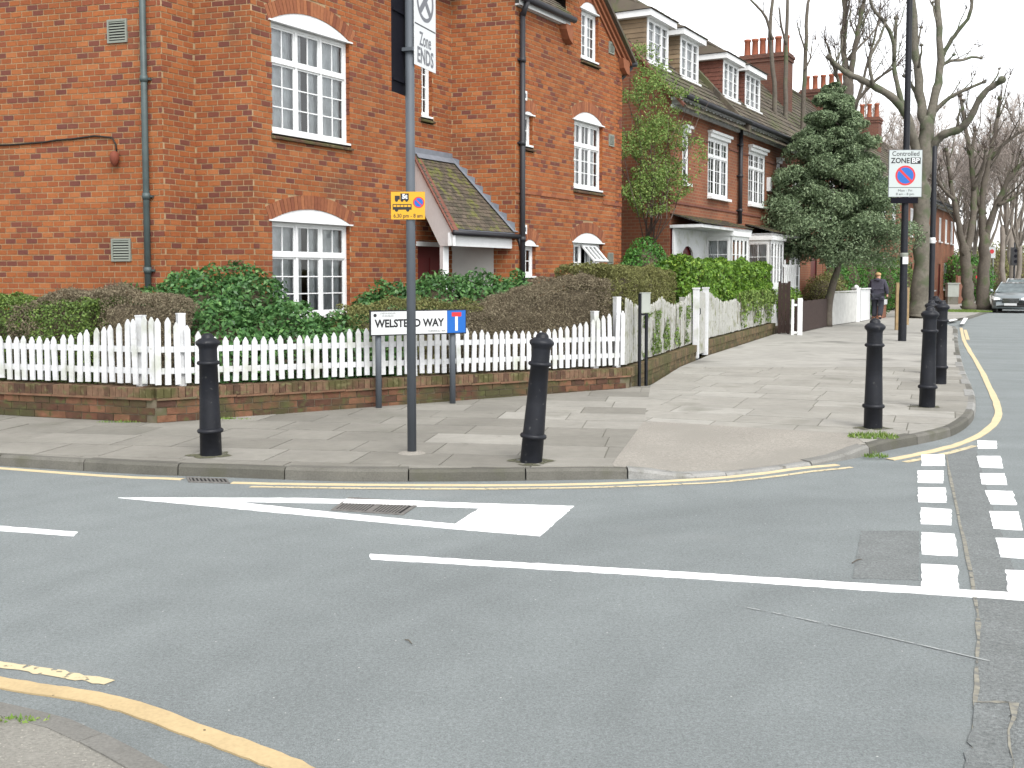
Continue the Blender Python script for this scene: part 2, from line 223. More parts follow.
# ------------------------------------------------------------------ helpers
class Fr:
    """a wall frame: s runs from p to q, z is up, d is out of the wall on the right-hand side of p->q"""
    def __init__(self, p, q):
        self.p = Vector((p[0], p[1], 0)); e = Vector((q[0] - p[0], q[1] - p[1], 0)); self.L = e.length; self.e = e.normalized()
        self.n = Vector((self.e.y, -self.e.x, 0)); self.ang = math.atan2(self.e.y, self.e.x)
    def pt(self, s, d=0.0, z=0.0): return self.p + self.e * s + self.n * d + Vector((0, 0, z))
    def sub(self, s0, d0, s1, d1): return Fr(self.pt(s0, d0), self.pt(s1, d1))
WF = Fr((0, 0), (1, 0))
class MB:
    def __init__(self): self.v = []; self.f = []; self.t = []; self.uv = {}
    def add(self, pts, faces, tone=0.5):
        k = len(self.v); self.v.extend([tuple(p) for p in pts])
        for f in faces: self.f.append(tuple(i + k for i in f)); self.t.append(tone)
        return self
    def quad(self, a, b, c, d, tone=0.5, uv=None):
        self.add([a, b, c, d], [(0, 1, 2, 3)], tone)
        if uv: self.uv[len(self.f) - 1] = uv
        return self
    def fbox(self, fr, s0, s1, d0, d1, z0, z1, tone=0.5, back=True):
        P = fr.pt
        pts = [P(s0, d1, z0), P(s1, d1, z0), P(s1, d1, z1), P(s0, d1, z1), P(s0, d0, z0), P(s1, d0, z0), P(s1, d0, z1), P(s0, d0, z1)]
        fs = [(0, 1, 2, 3), (1, 5, 6, 2), (4, 0, 3, 7), (3, 2, 6, 7), (4, 5, 1, 0)]
        if back: fs.append((5, 4, 7, 6))
        return self.add(pts, fs, tone)
    def box3(self, x0, x1, y0, y1, z0, z1, tone=0.5): return self.fbox(WF, x0, x1, -y1, -y0, z0, z1, tone)
    def uvbox(self, fr, s0, s1, d0, d1, z0, z1):
        k = len(self.f); self.fbox(fr, s0, s1, d0, d1, z0, z1)
        ws, wd, wz = (s0, s1), (d0, d1), (z0, z1)
        self.uv[k] = [(s0, z0), (s1, z0), (s1, z1), (s0, z1)]; self.uv[k + 1] = [(-d1, z0), (-d0, z0), (-d0, z1), (-d1, z1)]
        self.uv[k + 2] = [(d0, z0), (d1, z0), (d1, z1), (d0, z1)]; self.uv[k + 3] = [(s0, d0), (s1, d0), (s1, d1), (s0, d1)]
        return self
    def prism(self, poly, z0, z1, tone=0.5):
        n = len(poly); pts = [(p[0], p[1], z0) for p in poly] + [(p[0], p[1], z1) for p in poly]
        fs = [(i, (i + 1) % n, (i + 1) % n + n, i + n) for i in range(n)]
        tri = tessellate_polygon([[Vector((p[0], p[1], 0)) for p in poly]])
        area = sum(poly[i][0] * poly[(i + 1) % n][1] - poly[(i + 1) % n][0] * poly[i][1] for i in range(n))
        for a, b, c in tri:
            cr = (poly[b][0] - poly[a][0]) * (poly[c][1] - poly[a][1]) - (poly[b][1] - poly[a][1]) * (poly[c][0] - poly[a][0])
            if cr < 0: b, c = c, b
            fs.append((a + n, b + n, c + n)); fs.append((a, c, b))
        if area < 0: fs[:n] = [tuple(reversed(f)) for f in fs[:n]]
        return self.add(pts, fs, tone)
    def fprism(self, fr, poly, d0, d1, tone=0.5):
        """polygon given in (s, z) on the wall, extruded from d0 to d1"""
        n = len(poly); pts = [fr.pt(s, d1, z) for s, z in poly] + [fr.pt(s, d0, z) for s, z in poly]
        fs = [((i + 1) % n, i, i + n, (i + 1) % n + n) for i in range(n)]
        for a, b, c in tessellate_polygon([[Vector((s, z, 0)) for s, z in poly]]):
            cr = (poly[b][0] - poly[a][0]) * (poly[c][1] - poly[a][1]) - (poly[b][1] - poly[a][1]) * (poly[c][0] - poly[a][0])
            if cr < 0: b, c = c, b
            fs.append((a, b, c)); fs.append((a + n, c + n, b + n))
        return self.add(pts, fs, tone)
    def tube(self, path, rad, n=8, tone=0.5, caps=True):
        path = [Vector(p) for p in path]; rad = rad if hasattr(rad, '__len__') else [rad] * len(path)
        k = len(self.v); prev = None
        for i, p in enumerate(path):
            t = (path[min(i + 1, len(path) - 1)] - path[max(i - 1, 0)]).normalized()
            if prev is None:
                a = t.orthogonal().normalized()
            else:
                a = (prev - t * prev.dot(t)); a = a.normalized() if a.length > 1e-6 else t.orthogonal().normalized()
            prev = a; b = t.cross(a)
            for j in range(n):
                an = 2 * math.pi * j / n; self.v.append(tuple(p + (a * math.cos(an) + b * math.sin(an)) * rad[i]))
        for i in range(len(path) - 1):
            for j in range(n):
                j2 = (j + 1) % n; self.f.append((k + i * n + j, k + i * n + j2, k + (i + 1) * n + j2, k + (i + 1) * n + j)); self.t.append(tone)
        if caps:
            self.f.append(tuple(k + j for j in reversed(range(n)))); self.t.append(tone)
            self.f.append(tuple(k + (len(path) - 1) * n + j for j in range(n))); self.t.append(tone)
        return self
    def lathe(self, prof, n=24, o=(0, 0, 0), tone=0.5):
        k = len(self.v)
        for r, z in prof:
            for j in range(n):
                a = 2 * math.pi * j / n; self.v.append((o[0] + r * math.cos(a), o[1] + r * math.sin(a), o[2] + z))
        for i in range(len(prof) - 1):
            for j in range(n):
                j2 = (j + 1) % n; self.f.append((k + i * n + j, k + i * n + j2, k + (i + 1) * n + j2, k + (i + 1) * n + j)); self.t.append(tone)
        self.f.append(tuple(k + (len(prof) - 1) * n + j for j in range(n))); self.t.append(tone)
        return self
    def mesh(self, name, org=(0, 0, 0)):
        me = bpy.data.meshes.new(name); o = Vector(org)
        me.from_pydata([(x - o.x, y - o.y, z - o.z) for x, y, z in self.v], [], self.f)
        a = me.attributes.new('tone', 'FLOAT', 'FACE'); a.data.foreach_set('value', self.t)
        if self.uv:
            ul = me.uv_layers.new(name='UVMap')
            for fi, uv in self.uv.items():
                for li, c in zip(me.polygons[fi].loop_indices, uv): ul.data[li].uv = c
        return me
    def build(self, name, m, parent=None, smooth=False, org=None):
        """world coordinates; vertices are stored relative to the root of the parent chain (or org)"""
        base = Vector(org) if org else root_loc(parent)
        me = self.mesh(name, base); me.materials.append(M[m])
        if smooth: me.polygons.foreach_set('use_smooth', [True] * len(me.polygons))
        ob = bpy.data.objects.new(name, me); COL.objects.link(ob)
        if parent: ob.parent = parent
        else: ob.location = base
        return ob
def root_loc(o):
    if o is None: return Vector((0, 0, 0))
    while o.parent: o = o.parent
    return Vector(o.location)
def child(name, me, parent, loc=(0, 0, 0), rz=0.0):
    """a piece sharing mesh data; loc is in world space"""
    ob = bpy.data.objects.new(name, me); COL.objects.link(ob); ob.parent = parent
    ob.location = Vector(loc) - root_loc(parent); ob.rotation_euler = (0, 0, rz); return ob
def thing(name, label, cat, loc=(0, 0, 0), group=None):
    o = bpy.data.objects.new(name, None); COL.objects.link(o); o.location = loc; o.empty_display_size = 0.2
    return tag(o, label, cat, group)
def tag(o, label, cat=None, group=None, kind=None):
    if label: o['label'] = label
    if cat: o['category'] = cat
    if group: o['group'] = group
    if kind: o['kind'] = kind
    return o
def struct(o, label=None):
    o['kind'] = 'structure'
    if label: o['label'] = label
    return o
def fast_mesh(name, V, nper, tones, m, parent=None, org=None, smooth=False):
    """many alike polygons at once: V is (k*nper, 3)"""
    base = Vector(org) if org else root_loc(parent)
    V = np.asarray(V, dtype=np.float32) - np.array(base, dtype=np.float32); n = len(V) // nper
    me = bpy.data.meshes.new(name); me.vertices.add(len(V)); me.vertices.foreach_set('co', V.ravel())
    me.loops.add(len(V)); me.loops.foreach_set('vertex_index', np.arange(len(V), dtype=np.int32))
    me.polygons.add(n); me.polygons.foreach_set('loop_start', np.arange(0, len(V), nper, dtype=np.int32)); me.polygons.foreach_set('loop_total', np.full(n, nper, dtype=np.int32))
    me.update(calc_edges=True)
    a = me.attributes.new('tone', 'FLOAT', 'FACE'); a.data.foreach_set('value', np.asarray(tones, dtype=np.float32))
    me.materials.append(M[m]); ob = bpy.data.objects.new(name, me); COL.objects.link(ob)
    if parent: ob.parent = parent
    else: ob.location = base
    return ob
def unit(a): return a / np.maximum(np.linalg.norm(a, axis=1, keepdims=True), 1e-9)
def leaves(name, pts, nrm, length, width, m, parent, spread=0.8, tone_bias=0.0, droop=0.0):
    n = len(pts); L = length * RNG.uniform(0.6, 1.35, (n, 1)); Wd = width * RNG.uniform(0.6, 1.3, (n, 1))
    N = unit(nrm + RNG.normal(0, spread, (n, 3))); t = RNG.normal(0, 1, (n, 3)); t[:, 2] -= droop; t = unit(t - N * (t * N).sum(1, keepdims=True)); b = np.cross(N, t)
    a0 = pts - t * L / 2; a2 = pts + t * L / 2 - N * L * 0.12; a1 = pts + b * Wd / 2 + N * L * 0.06; a3 = pts - b * Wd / 2 + N * L * 0.06
    V = np.stack([a0, a1, a2, a3], 1).reshape(-1, 3)
    return fast_mesh(name, V, 4, np.clip(RNG.normal(0.45 + tone_bias, 0.24, n), 0, 1), m, parent)
def vnoise(p, sc, seed=0):
    """cheap smooth pseudo noise in -1..1"""
    p = p * sc + seed * 3.7
    return (np.sin(p[:, 0] * 1.7 + np.sin(p[:, 1] * 1.3 + seed) * 1.4) + np.sin(p[:, 1] * 2.1 + np.sin(p[:, 2] * 1.9) * 1.2) + np.sin(p[:, 2] * 2.3 + np.sin(p[:, 0] * 1.1) * 1.5)) / 3
def ellipsoids(E, n, seed=1, lump=0.12, depth=0.25):
    """points scattered through the outer shell of a union of ellipsoids (cx,cy,cz,rx,ry,rz)"""
    E = np.array(E, dtype=float); A = E[:, 3] * E[:, 4] + E[:, 4] * E[:, 5] + E[:, 3] * E[:, 5]; idx = RNG.choice(len(E), n * 2, p=A / A.sum())
    d = unit(RNG.normal(0, 1, (n * 2, 3))); e = E[idx]
    r = 1 - depth * RNG.random((n * 2, 1)) ** 1.6; base = e[:, :3] + d * e[:, 3:]
    r += lump * vnoise(base, 5.0, seed)[:, None] + lump * 0.6 * vnoise(base, 13.0, seed + 2)[:, None]
    p = e[:, :3] + d * e[:, 3:] * r; nr = unit(d / e[:, 3:])
    keep = np.ones(len(p), bool)
    for k in range(len(E)):
        q = ((p - E[k, :3]) / E[k, 3:]); keep &= ~((q * q).sum(1) < 0.55)
    keep &= p[:, 2] > 0.12
    return p[keep][:n], nr[keep][:n]
def blob_core(E, f, name, m, parent):
    b = MB()
    for cx, cy, cz, rx, ry, rz in E:
        k = 7; prof = [(max(0.02, math.sin(math.pi * i / k)), -math.cos(math.pi * i / k)) for i in range(k + 1)]
        b0 = len(b.v); b.lathe(prof, 10)
        for i in range(b0, len(b.v)):
            x, y, z = b.v[i]; b.v[i] = (cx + x * rx * f, cy + y * ry * f, max(0.1, cz + z * rz * f))
    return b.build(name, m, parent)
def text(body, size, fr, s, z, d, m, parent, name='lettering', width=None, align='CENTER', bold=0.0):
    cu = bpy.data.curves.new('t', 'FONT'); cu.body = body; cu.size = size; cu.align_x = align; cu.align_y = 'CENTER'; cu.offset = bold; cu.resolution_u = 3
    ob = bpy.data.objects.new('t', cu); COL.objects.link(ob)
    me = bpy.data.meshes.new_from_object(ob.evaluated_get(bpy.context.evaluated_depsgraph_get()))
    bpy.data.objects.remove(ob); bpy.data.curves.remove(cu); me.name = name
    co = np.empty(len(me.vertices) * 3, dtype=np.float32); me.vertices.foreach_get('co', co); co = co.reshape(-1, 3)
    if width: co[:, 0] *= width / max(1e-6, co[:, 0].max() - co[:, 0].min())
    base = np.array(fr.pt(s, d, z) - root_loc(parent)); W = base + co[:, :1] * np.array(fr.e) + co[:, 1:2] * np.array((0, 0, 1.0))
    me.vertices.foreach_set('co', W.astype(np.float32).ravel()); me.materials.clear(); me.materials.append(M[m]); me.update()
    o = bpy.data.objects.new(name, me); COL.objects.link(o); o.parent = parent; return o
def disc(fr, s, z, r, d, m, name, parent, r0=0.0, n=32):
    b = MB()
    for i in range(n):
        a, c = 2 * math.pi * i / n, 2 * math.pi * (i + 1) / n
        q = [(r0, a), (r, a), (r, c), (r0, c)]
        pts = [fr.pt(s + rr * math.cos(t), d, z + rr * math.sin(t)) for rr, t in q]
        if r0 == 0: b.add(pts[:3], [(0, 1, 2)])
        else: b.add(pts, [(0, 1, 2, 3)])
    return b.build(name, m, parent)
def px(p):      # rough place of a world point in the picture; only used to pick which repeated pieces show largest
    th = math.radians(3.5); dz = p[2] - 1.7; f = p[1] * math.cos(th) - dz * math.sin(th); u = p[1] * math.sin(th) + dz * math.cos(th)
    return (512 + 1080 * p[0] / f, 343 - 1080 * u / f, f)
D = {
 'dashes': [[(3.912,10.24),(4.144,10.27),(3.907,9.655),(3.691,9.655)],[(3.56,9.393),(3.789,9.393),(3.56,8.83),(3.357,8.852)],[(3.283,8.642),(3.497,8.621),(3.277,8.057),(3.07,8.076)],[(3.013,7.873),(3.211,7.811),(3.012,7.313),(2.816,7.352)],[(2.725,7.101),(2.926,7.05),(2.716,6.49),(2.516,6.54)],[(2.424,6.305),(2.62,6.265),(2.435,5.788),(2.244,5.822)],[(4.837,11.144),(5.024,11.109),(4.813,10.632),(4.622,10.632)],[(4.413,10.165),(4.635,10.165),(4.369,9.522),(4.183,9.575)],[(4.052,9.268),(4.261,9.255),(4.053,8.752),(3.854,8.774)],[(3.766,8.514),(3.971,8.483),(3.767,7.973),(3.582,8.001)],[(3.462,7.749),(3.669,7.732),(3.433,7.168),(3.254,7.213)],[(3.149,6.944),(3.351,6.923),(3.141,6.424),(2.966,6.466)],[(2.861,6.175),(3.066,6.136),(2.87,5.691),(2.678,5.729)]],
 'tri': [(-3.036,8.235),(-1.63,8.216),(-0.544,8.068),(0.46,7.926),(0.184,6.998),(-0.384,7.195),(-1.517,7.639)],
 'tri_in': [(-2.12,8.087),(-1.369,8.032),(-0.235,7.857),(-0.392,7.342),(-1.316,7.721)],
 'grate': [(-1.256,8.235),(-0.678,8.05),(-0.778,7.623),(-1.32,7.788)],
 'long': [(-0.87,6.525),(0.743,6.175),(2.234,5.822),(2.747,5.7),(3.105,5.61),(3.044,5.497),(2.691,5.584),(2.192,5.709),(0.73,6.07),(-0.85,6.419)],
 'dash0': [(-3.985,7.433),(-3.495,7.282),(-2.893,7.109),(-2.875,6.998),(-3.43,7.146),(-3.913,7.297)],
 'y1a': [(-4.974,9.647),(-4.554,9.519),(-3.928,9.298),(-3.338,9.11),(-2.767,8.997)],
 'y1b': [(-2.315,8.842),(-1.74,8.777),(-0.916,8.743),(-0.098,8.735),(0.724,8.799),(1.581,8.997),(2.144,9.251),(2.561,9.519),(2.953,9.699)],
 'y1c': [(-2.125,8.672),(-1.467,8.618),(-0.739,8.589),(-0.096,8.589),(0.712,8.651),(1.551,8.82),(2.096,9.042),(2.603,9.347),(3.04,9.57)],
 'y2a': [(3.518,9.966),(4.068,10.427),(4.569,10.931),(5.197,11.785),(5.912,13.059),(6.595,14.639),(7.507,16.96),(8.589,19.712),(10.044,23.523),(12.22,29.148),(14.995,36.031)],
 'y2b': [(3.608,9.831),(4.167,10.308),(4.666,10.801)],
 'y2c': [(12.328,29.148),(14.557,34.667)],
 'y3a': [(-2.442,4.515),(-2.143,4.424),(-1.944,4.353),(-1.707,4.273),(-1.46,4.142),(-1.211,3.964),(-0.984,3.809),(-0.77,3.649),(-0.604,3.488)],
 'y3b': [(-2.468,4.733),(-2.247,4.646),(-2.04,4.573),(-1.835,4.492),(-1.686,4.435)],
 'kerb_near': [(-2.309,4.122),(-1.952,4.027),(-1.787,3.955),(-1.599,3.862),(-1.372,3.689),(-1.178,3.523),(-0.996,3.357),(-0.751,3.126)],
 'patch1': [(2.34,7.151),(2.729,7.151),(2.284,5.968),(1.924,6.008)],
 'strip': [(4.129,10.191),(3.253,7.805),(2.498,5.746),(2.186,4.973),(1.564,3.56),(1.856,3.56),(2.477,4.973),(2.7,5.601),(3.651,8.16),(4.694,10.865)],
 'joint': [(4.129,10.191),(3.253,7.805),(2.498,5.746),(2.186,4.973),(1.868,4.253),(1.561,3.56)],
 'faint': [(1.154,5.497),(1.434,5.285),(1.815,4.959),(2.115,4.683)],
 'kerb': [(-5.995,10.165),(-4.611,9.646),(-3.197,9.227),(-2.375,9.079),(-1.432,8.908),(-0.3,8.908),(0.874,9.079)],
 'kerb_drop': [(0.898,9.327),(1.52,9.087),(2.278,9.451),(3.028,10.012)],
 'kerb2': [(3.377,10.165),(3.717,10.543),(4.23,10.985),(4.702,11.465),(5.184,12.203),(5.635,13.072),(6.25,14.477),(7.007,16.421),(8.059,19.174),(9.838,23.662),(11.72,28.336),(14.251,34.591),(14.927,37.202)],
 'kerb3': [(16.142,40.239),(17.382,41.696),(19.531,45.546),(22.442,50.916)],
 'ramp_back': [(0.771,9.38),(1.469,11.947),(2.05,11.701),(2.633,11.389),(3.473,11.021),(3.377,10.165)],
 'crossmarks': [(16.106,39.958),(16.955,41.309),(16.695,40.399),(15.771,38.857),(17.697,42.261),(17.732,41.971),(15.397,36.753),(15.26,36.753)],
}
# ------------------------------------------------------------------ ground, road, markings
struct(MB().box3(-400, 400, -60, 900, -0.3, -0.06).build('ground', 'ground'), 'flat ground reaching to the horizon')
road = struct(MB().quad((-60, -20, 0), (140, -20, 0), (140, 220, 0), (-60, 220, 0)).build('road', 'asphalt'), 'grey asphalt road junction')
def sheet(poly, name, m, z, parent=road, rough=0.0):
    if parent is road:                       # ragged painted edges
        r_ = 0.0035 if rough == 0 else rough; q = []
        for k in range(len(poly)):
            p0, p1 = np.array(poly[k][:2]), np.array(poly[(k + 1) % len(poly)][:2]); m_ = max(1, int(np.linalg.norm(p1 - p0) / 0.05))
            q += [tuple(p0 + (p1 - p0) * j / m_ + (RNG.normal(0, r_, 2) if j else 0)) for j in range(m_)]
        poly = q
    b = MB(); n = len(poly); b.v = [(p[0], p[1], z) for p in poly]
    for a, c, e in tessellate_polygon([[Vector((p[0], p[1], 0)) for p in poly]]):
        cr = (poly[c][0] - poly[a][0]) * (poly[e][1] - poly[a][1]) - (poly[c][1] - poly[a][1]) * (poly[e][0] - poly[a][0])
        b.f.append((a, c, e) if cr > 0 else (a, e, c)); b.t.append(0.5)
    if parent is road or 'stripe' in name:   # the paint's own thickness
        b.v += [(p[0], p[1], 0.0005) for p in poly]; ccw = sum(poly[k - 1][0] * poly[k][1] - poly[k][0] * poly[k - 1][1] for k in range(n)) > 0
        for k in range(n): f = (k, n + k, n + (k + 1) % n, (k + 1) % n); b.f.append(f if ccw else f[::-1]); b.t.append(0.5)
    return b.build(name, m, parent)
def smooth_line(pts, k=4):
    """Catmull-Rom"""
    P = [np.array(p, float) for p in pts]; P = [2 * P[0] - P[1]] + P + [2 * P[-1] - P[-2]]; out = []
    for i in range(1, len(P) - 2):
        for j in range(k):
            t = j / k; a, b, c, d = P[i - 1], P[i], P[i + 1], P[i + 2]
            out.append(0.5 * (2 * b + (c - a) * t + (2 * a - 5 * b + 4 * c - d) * t * t + (3 * b - a - 3 * c + d) * t ** 3))
    out.append(P[-2]); return out
def offset(pts, d):
    """left of the direction of travel"""
    P = [np.array(p, float)[:2] for p in pts]; out = []
    for i in range(len(P)):
        t = P[min(i + 1, len(P) - 1)] - P[max(i - 1, 0)]; t /= np.linalg.norm(t); out.append(P[i] + d * np.array((-t[1], t[0])))
    return out
def ribbon(pts, wd, name, m, z, jit=0.0):
    P = smooth_line(pts, 5); a, b = offset(P, wd / 2), offset(P, -wd / 2); mb = MB()
    for q in (a, b):
        for i in range(len(q)): q[i] = q[i] + RNG.normal(0, jit, 2)
    for i in range(len(P) - 1): mb.quad((*b[i], z), (*b[i + 1], z), (*a[i + 1], z), (*a[i], z))
    for i in range(len(P) - 1 if m in ('yellow_line', 'yellow_near') else 0): mb.quad((*b[i], 0.0005), (*b[i + 1], 0.0005), (*b[i + 1], z), (*b[i], z)); mb.quad((*a[i + 1], 0.0005), (*a[i], 0.0005), (*a[i], z), (*a[i + 1], z))
    return mb.build(name, m, road)
o, i_ = D['tri'], D['tri_in']
sheet([o[0], o[1], o[2], i_[2], i_[1], i_[0]], 'give_way_triangle_side', 'white_line', 0.005)
sheet([o[2], o[3], o[4], o[5], i_[3], i_[2]], 'give_way_triangle_base', 'white_line', 0.005)
sheet([o[0], i_[0], i_[4], i_[3], o[5], o[6]], 'give_way_triangle_side', 'white_line', 0.005)
sheet(D['patch1'], 'tarmac_patch', 'asphalt_patch', 0.0025); sheet(D['strip'], 'trench_patch', 'asphalt_patch', 0.0025)
ribbon(D['joint'], 0.018, 'tar_joint', 'joint', 0.004, 0.004)
p2_ = [(1.844, 4.212), (1.994, 4.212), (1.672, 3.521), (1.514, 3.521)]
sheet(p2_, 'tarmac_patch', 'asphalt_patch', 0.006, road, 0.008); ribbon([p2_[0], p2_[1]], 0.012, 'tar_joint', 'joint', 0.008, 0.006); ribbon([p2_[1], p2_[2]], 0.014, 'tar_joint', 'joint', 0.0085, 0.008)
sheet(D['long'], 'white_edge_line', 'white_line', 0.008); sheet(D['dash0'], 'centre_line_dash', 'white_line', 0.005)
for q in D['dashes']: sheet(q, 'give_way_dash', 'white_line', 0.005)
ribbon(D['faint'], 0.012, 'scuffed_white_line', 'white_faint', 0.005, 0.002)
ribbon(D['y1a'], 0.07, 'yellow_line', 'yellow_line', 0.005, 0.003); ribbon(D['y1b'], 0.07, 'yellow_line', 'yellow_line', 0.005, 0.003)
ribbon(D['y1c'], 0.06, 'yellow_line', 'yellow_worn', 0.0035, 0.004)
ribbon(D['y2a'], 0.085, 'yellow_line', 'yellow_line', 0.007, 0.004); ribbon(D['y2b'], 0.07, 'yellow_line', 'yellow_worn', 0.0035, 0.004); ribbon(D['y2c'], 0.09, 'yellow_line', 'yellow_line', 0.008)
ribbon(D['y3a'], 0.10, 'yellow_line', 'yellow_near', 0.008, 0.003); ribbon(D['y3b'], 0.06, 'yellow_line', 'yellow_worn', 0.0035, 0.006)
# drain cover let into the road
gq = [np.array(p) for p in D['grate']]
def gp(a, b, z): p = (gq[0] * (1 - a) + gq[1] * a) * (1 - b) + (gq[3] * (1 - a) + gq[2] * a) * b; return (p[0], p[1], z)
dg = thing('drain_cover', 'ridged iron drain cover set in the road across the painted triangle', 'drain cover', gp(0.5, 0.5, 0))
def gbox(b, a0, a1, b0, b1, z0, z1):
    b.add([gp(a0, b1, z0), gp(a1, b1, z0), gp(a1, b0, z0), gp(a0, b0, z0), gp(a0, b1, z1), gp(a1, b1, z1), gp(a1, b0, z1), gp(a0, b0, z1)], [(4, 5, 6, 7), (0, 1, 5, 4), (1, 2, 6, 5), (2, 3, 7, 6), (3, 0, 4, 7)])
b = MB(); gbox(b, 0.03, 0.97, 0.04, 0.96, 0.002, 0.0055); b.build('bed', 'dark_gap', dg)
b = MB()
for a0, a1, b0, b1 in ((0, 1, 0, 0.06), (0, 1, 0.94, 1), (0, 0.05, 0.06, 0.94), (0.95, 1, 0.06, 0.94), (0.47, 0.53, 0.06, 0.94)): gbox(b, a0, a1, b0, b1, 0.001, 0.0085)
b.build('frame', 'iron', dg)
for k in range(9):
    for h in (0, 1):
        b = MB(); a = 0.07 + h * 0.46 + k * 0.044; gbox(b, a, a + 0.024, 0.08, 0.92, 0.001, 0.0082); b.build('bar', 'iron', dg)

tp = lambda x: (x, np.interp(x, [o[1][0], o[2][0]], [o[1][1], o[2][1]])); bt_ = lambda x: (x, np.interp(x, [i_[1][0], i_[2][0]], [i_[1][1], i_[2][1]]))
sheet([tp(-1.27), tp(-0.66), bt_(-0.66), bt_(-1.27)], 'painted_stripe', 'white_line', 0.0092, dg)
GUX, GUY, GUL, TW = -2.53, 8.93, [(-2.76, 9.06), (-2.40, 8.99), (-2.32, 8.80), (-2.68, 8.86)], [(2.018, 6.317), (2.106, 6.408), (-0.50, 4.96), (-0.463, 4.904)]
gu = thing('gully_grate', 'small dark gully grating in the gutter between the yellow lines', 'drain cover', (GUX, GUY, 0))
gq = [np.array(p) for p in GUL]
b = MB(); gbox(b, 0.02, 0.98, 0.05, 0.95, 0.001, 0.006); b.build('bed', 'dark_gap', gu)
b = MB()
for a0, a1, b0, b1 in ((0, 1, 0, 0.1), (0, 1, 0.9, 1), (0, 0.05, 0.1, 0.9), (0.95, 1, 0.1, 0.9)): gbox(b, a0, a1, b0, b1, 0.001, 0.012)
b.build('frame', 'iron', gu)
for k in range(9): b = MB(); gbox(b, 0.08 + k * 0.097, 0.12 + k * 0.097, 0.1, 0.9, 0.001, 0.011); b.build('bar', 'iron', gu)
for l_, (x0, y0), (x1, y1) in (('dark twig lying on the road left of the tarmac patch', TW[0], TW[1]), ('dark twig lying on the open road near the bottom centre', TW[2], TW[3])):
    t = thing('fallen_twig', l_, 'twig', (x0, y0, 0)); MB().tube([(x0, y0, 0.006), ((x0 + x1) / 2, (y0 + y1) / 2 + 0.004, 0.012), (x1, y1, 0.006)], [0.003, 0.0035, 0.002], 6).build('stick', 'bark_dark', t)
# ------------------------------------------------------------------ pavement: bed, kerb stones, slabs
KERB = [(-12.0, 12.3, .1), (-8.2, 10.95, .1)] + [(x, y, .1) for x, y in D['kerb'][:-1]] + [(0.874, 9.0, .095), (1.5, 9.02, .035), (2.25, 9.36, .03), (2.95, 9.84, .04), (3.33, 10.15, .085)] \
    + [(x, y, .1) for x, y in D['kerb2'][1:-1]] + [(14.9, 37.4, .05), (15.9, 39.9, .05), (17.38, 41.7, .1), (19.53, 45.5, .1), (22.44, 50.9, .1), (30, 64, .1), (70, 133, .1)]
KS = smooth_line(KERB, 6)
pav_bed_near = [tuple(p) for p in offset([k for k in KS if k[1] < 12.5 and k[0] < 0.9], 0.1)]
inner = offset(KS, 0.10)
right_in = [tuple(inner[i]) for i in range(len(KS)) if KS[i][0] > 3.34]
wall_line = [(7.75, 31.2), (4.0, 22.0), (3.72, 21.2), (2.05, 15.9), (-3.88, 11.95), (-12, 14.85)]
rb = [(0.86, 9.2), (1.469, 11.947), (2.05, 11.70), (2.633, 11.389), (3.473, 11.021), (3.40, 10.30)]
near_r = [p for p in right_in if p[1] < 19.3]; far_r = [p for p in right_in if p[1] >= 19.2]
pavement = struct(sheet(pav_bed_near + rb + near_r + [(3.0, 19.2)] + wall_line[3:], 'pavement', 'pavement', 0.094, None), 'grey slab pavement round the junction corner')
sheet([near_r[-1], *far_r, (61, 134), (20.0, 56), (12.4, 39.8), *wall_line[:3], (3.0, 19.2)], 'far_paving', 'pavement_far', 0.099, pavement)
# dropped crossing of exposed aggregate
dk = [KS[i] for i in range(len(KS)) if 0.86 < KS[i][0] < 3.34]; dki = [inner[i] for i in range(len(KS)) if 0.86 < KS[i][0] < 3.34]
b = MB(); fr_ = np.array([(p[0], p[1], k[2] - 0.004) for p, k in zip(dki, dk)]); fr_ = np.vstack([[(0.80, 9.12, 0.094)], fr_]); bk_ = np.array([(x, y, 0.0985) for x, y in rb]); NU, NV = 36, 10
def along(A, n):
    L_ = np.concatenate([[0], np.cumsum(np.linalg.norm(np.diff(A[:, :2], axis=0), axis=1))]); t = np.linspace(0, L_[-1], n); return np.stack([np.interp(t, L_, A[:, k]) for k in range(3)], 1)
fa, ba = along(fr_, NU), along(bk_, NU)
for j in range(NV):
    for i in range(NU): t = j / (NV - 1); q = fa[i] * (1 - t) + ba[i] * t; q[2] = fa[i][2] + (ba[i][2] - fa[i][2]) * min(1, t * 1.25); b.v.append(tuple(q))
for j in range(NV - 1):
    for i in range(NU - 1): b.f.append((j * NU + i, j * NU + i + 1, (j + 1) * NU + i + 1, (j + 1) * NU + i)); b.t.append(0.5)
b.build('dropped_crossing', 'ramp', pavement, True)
for q in (D['crossmarks'][:4], D['crossmarks'][4:]): sheet(q, 'white_bar', 'white_line', 0.106, pavement)
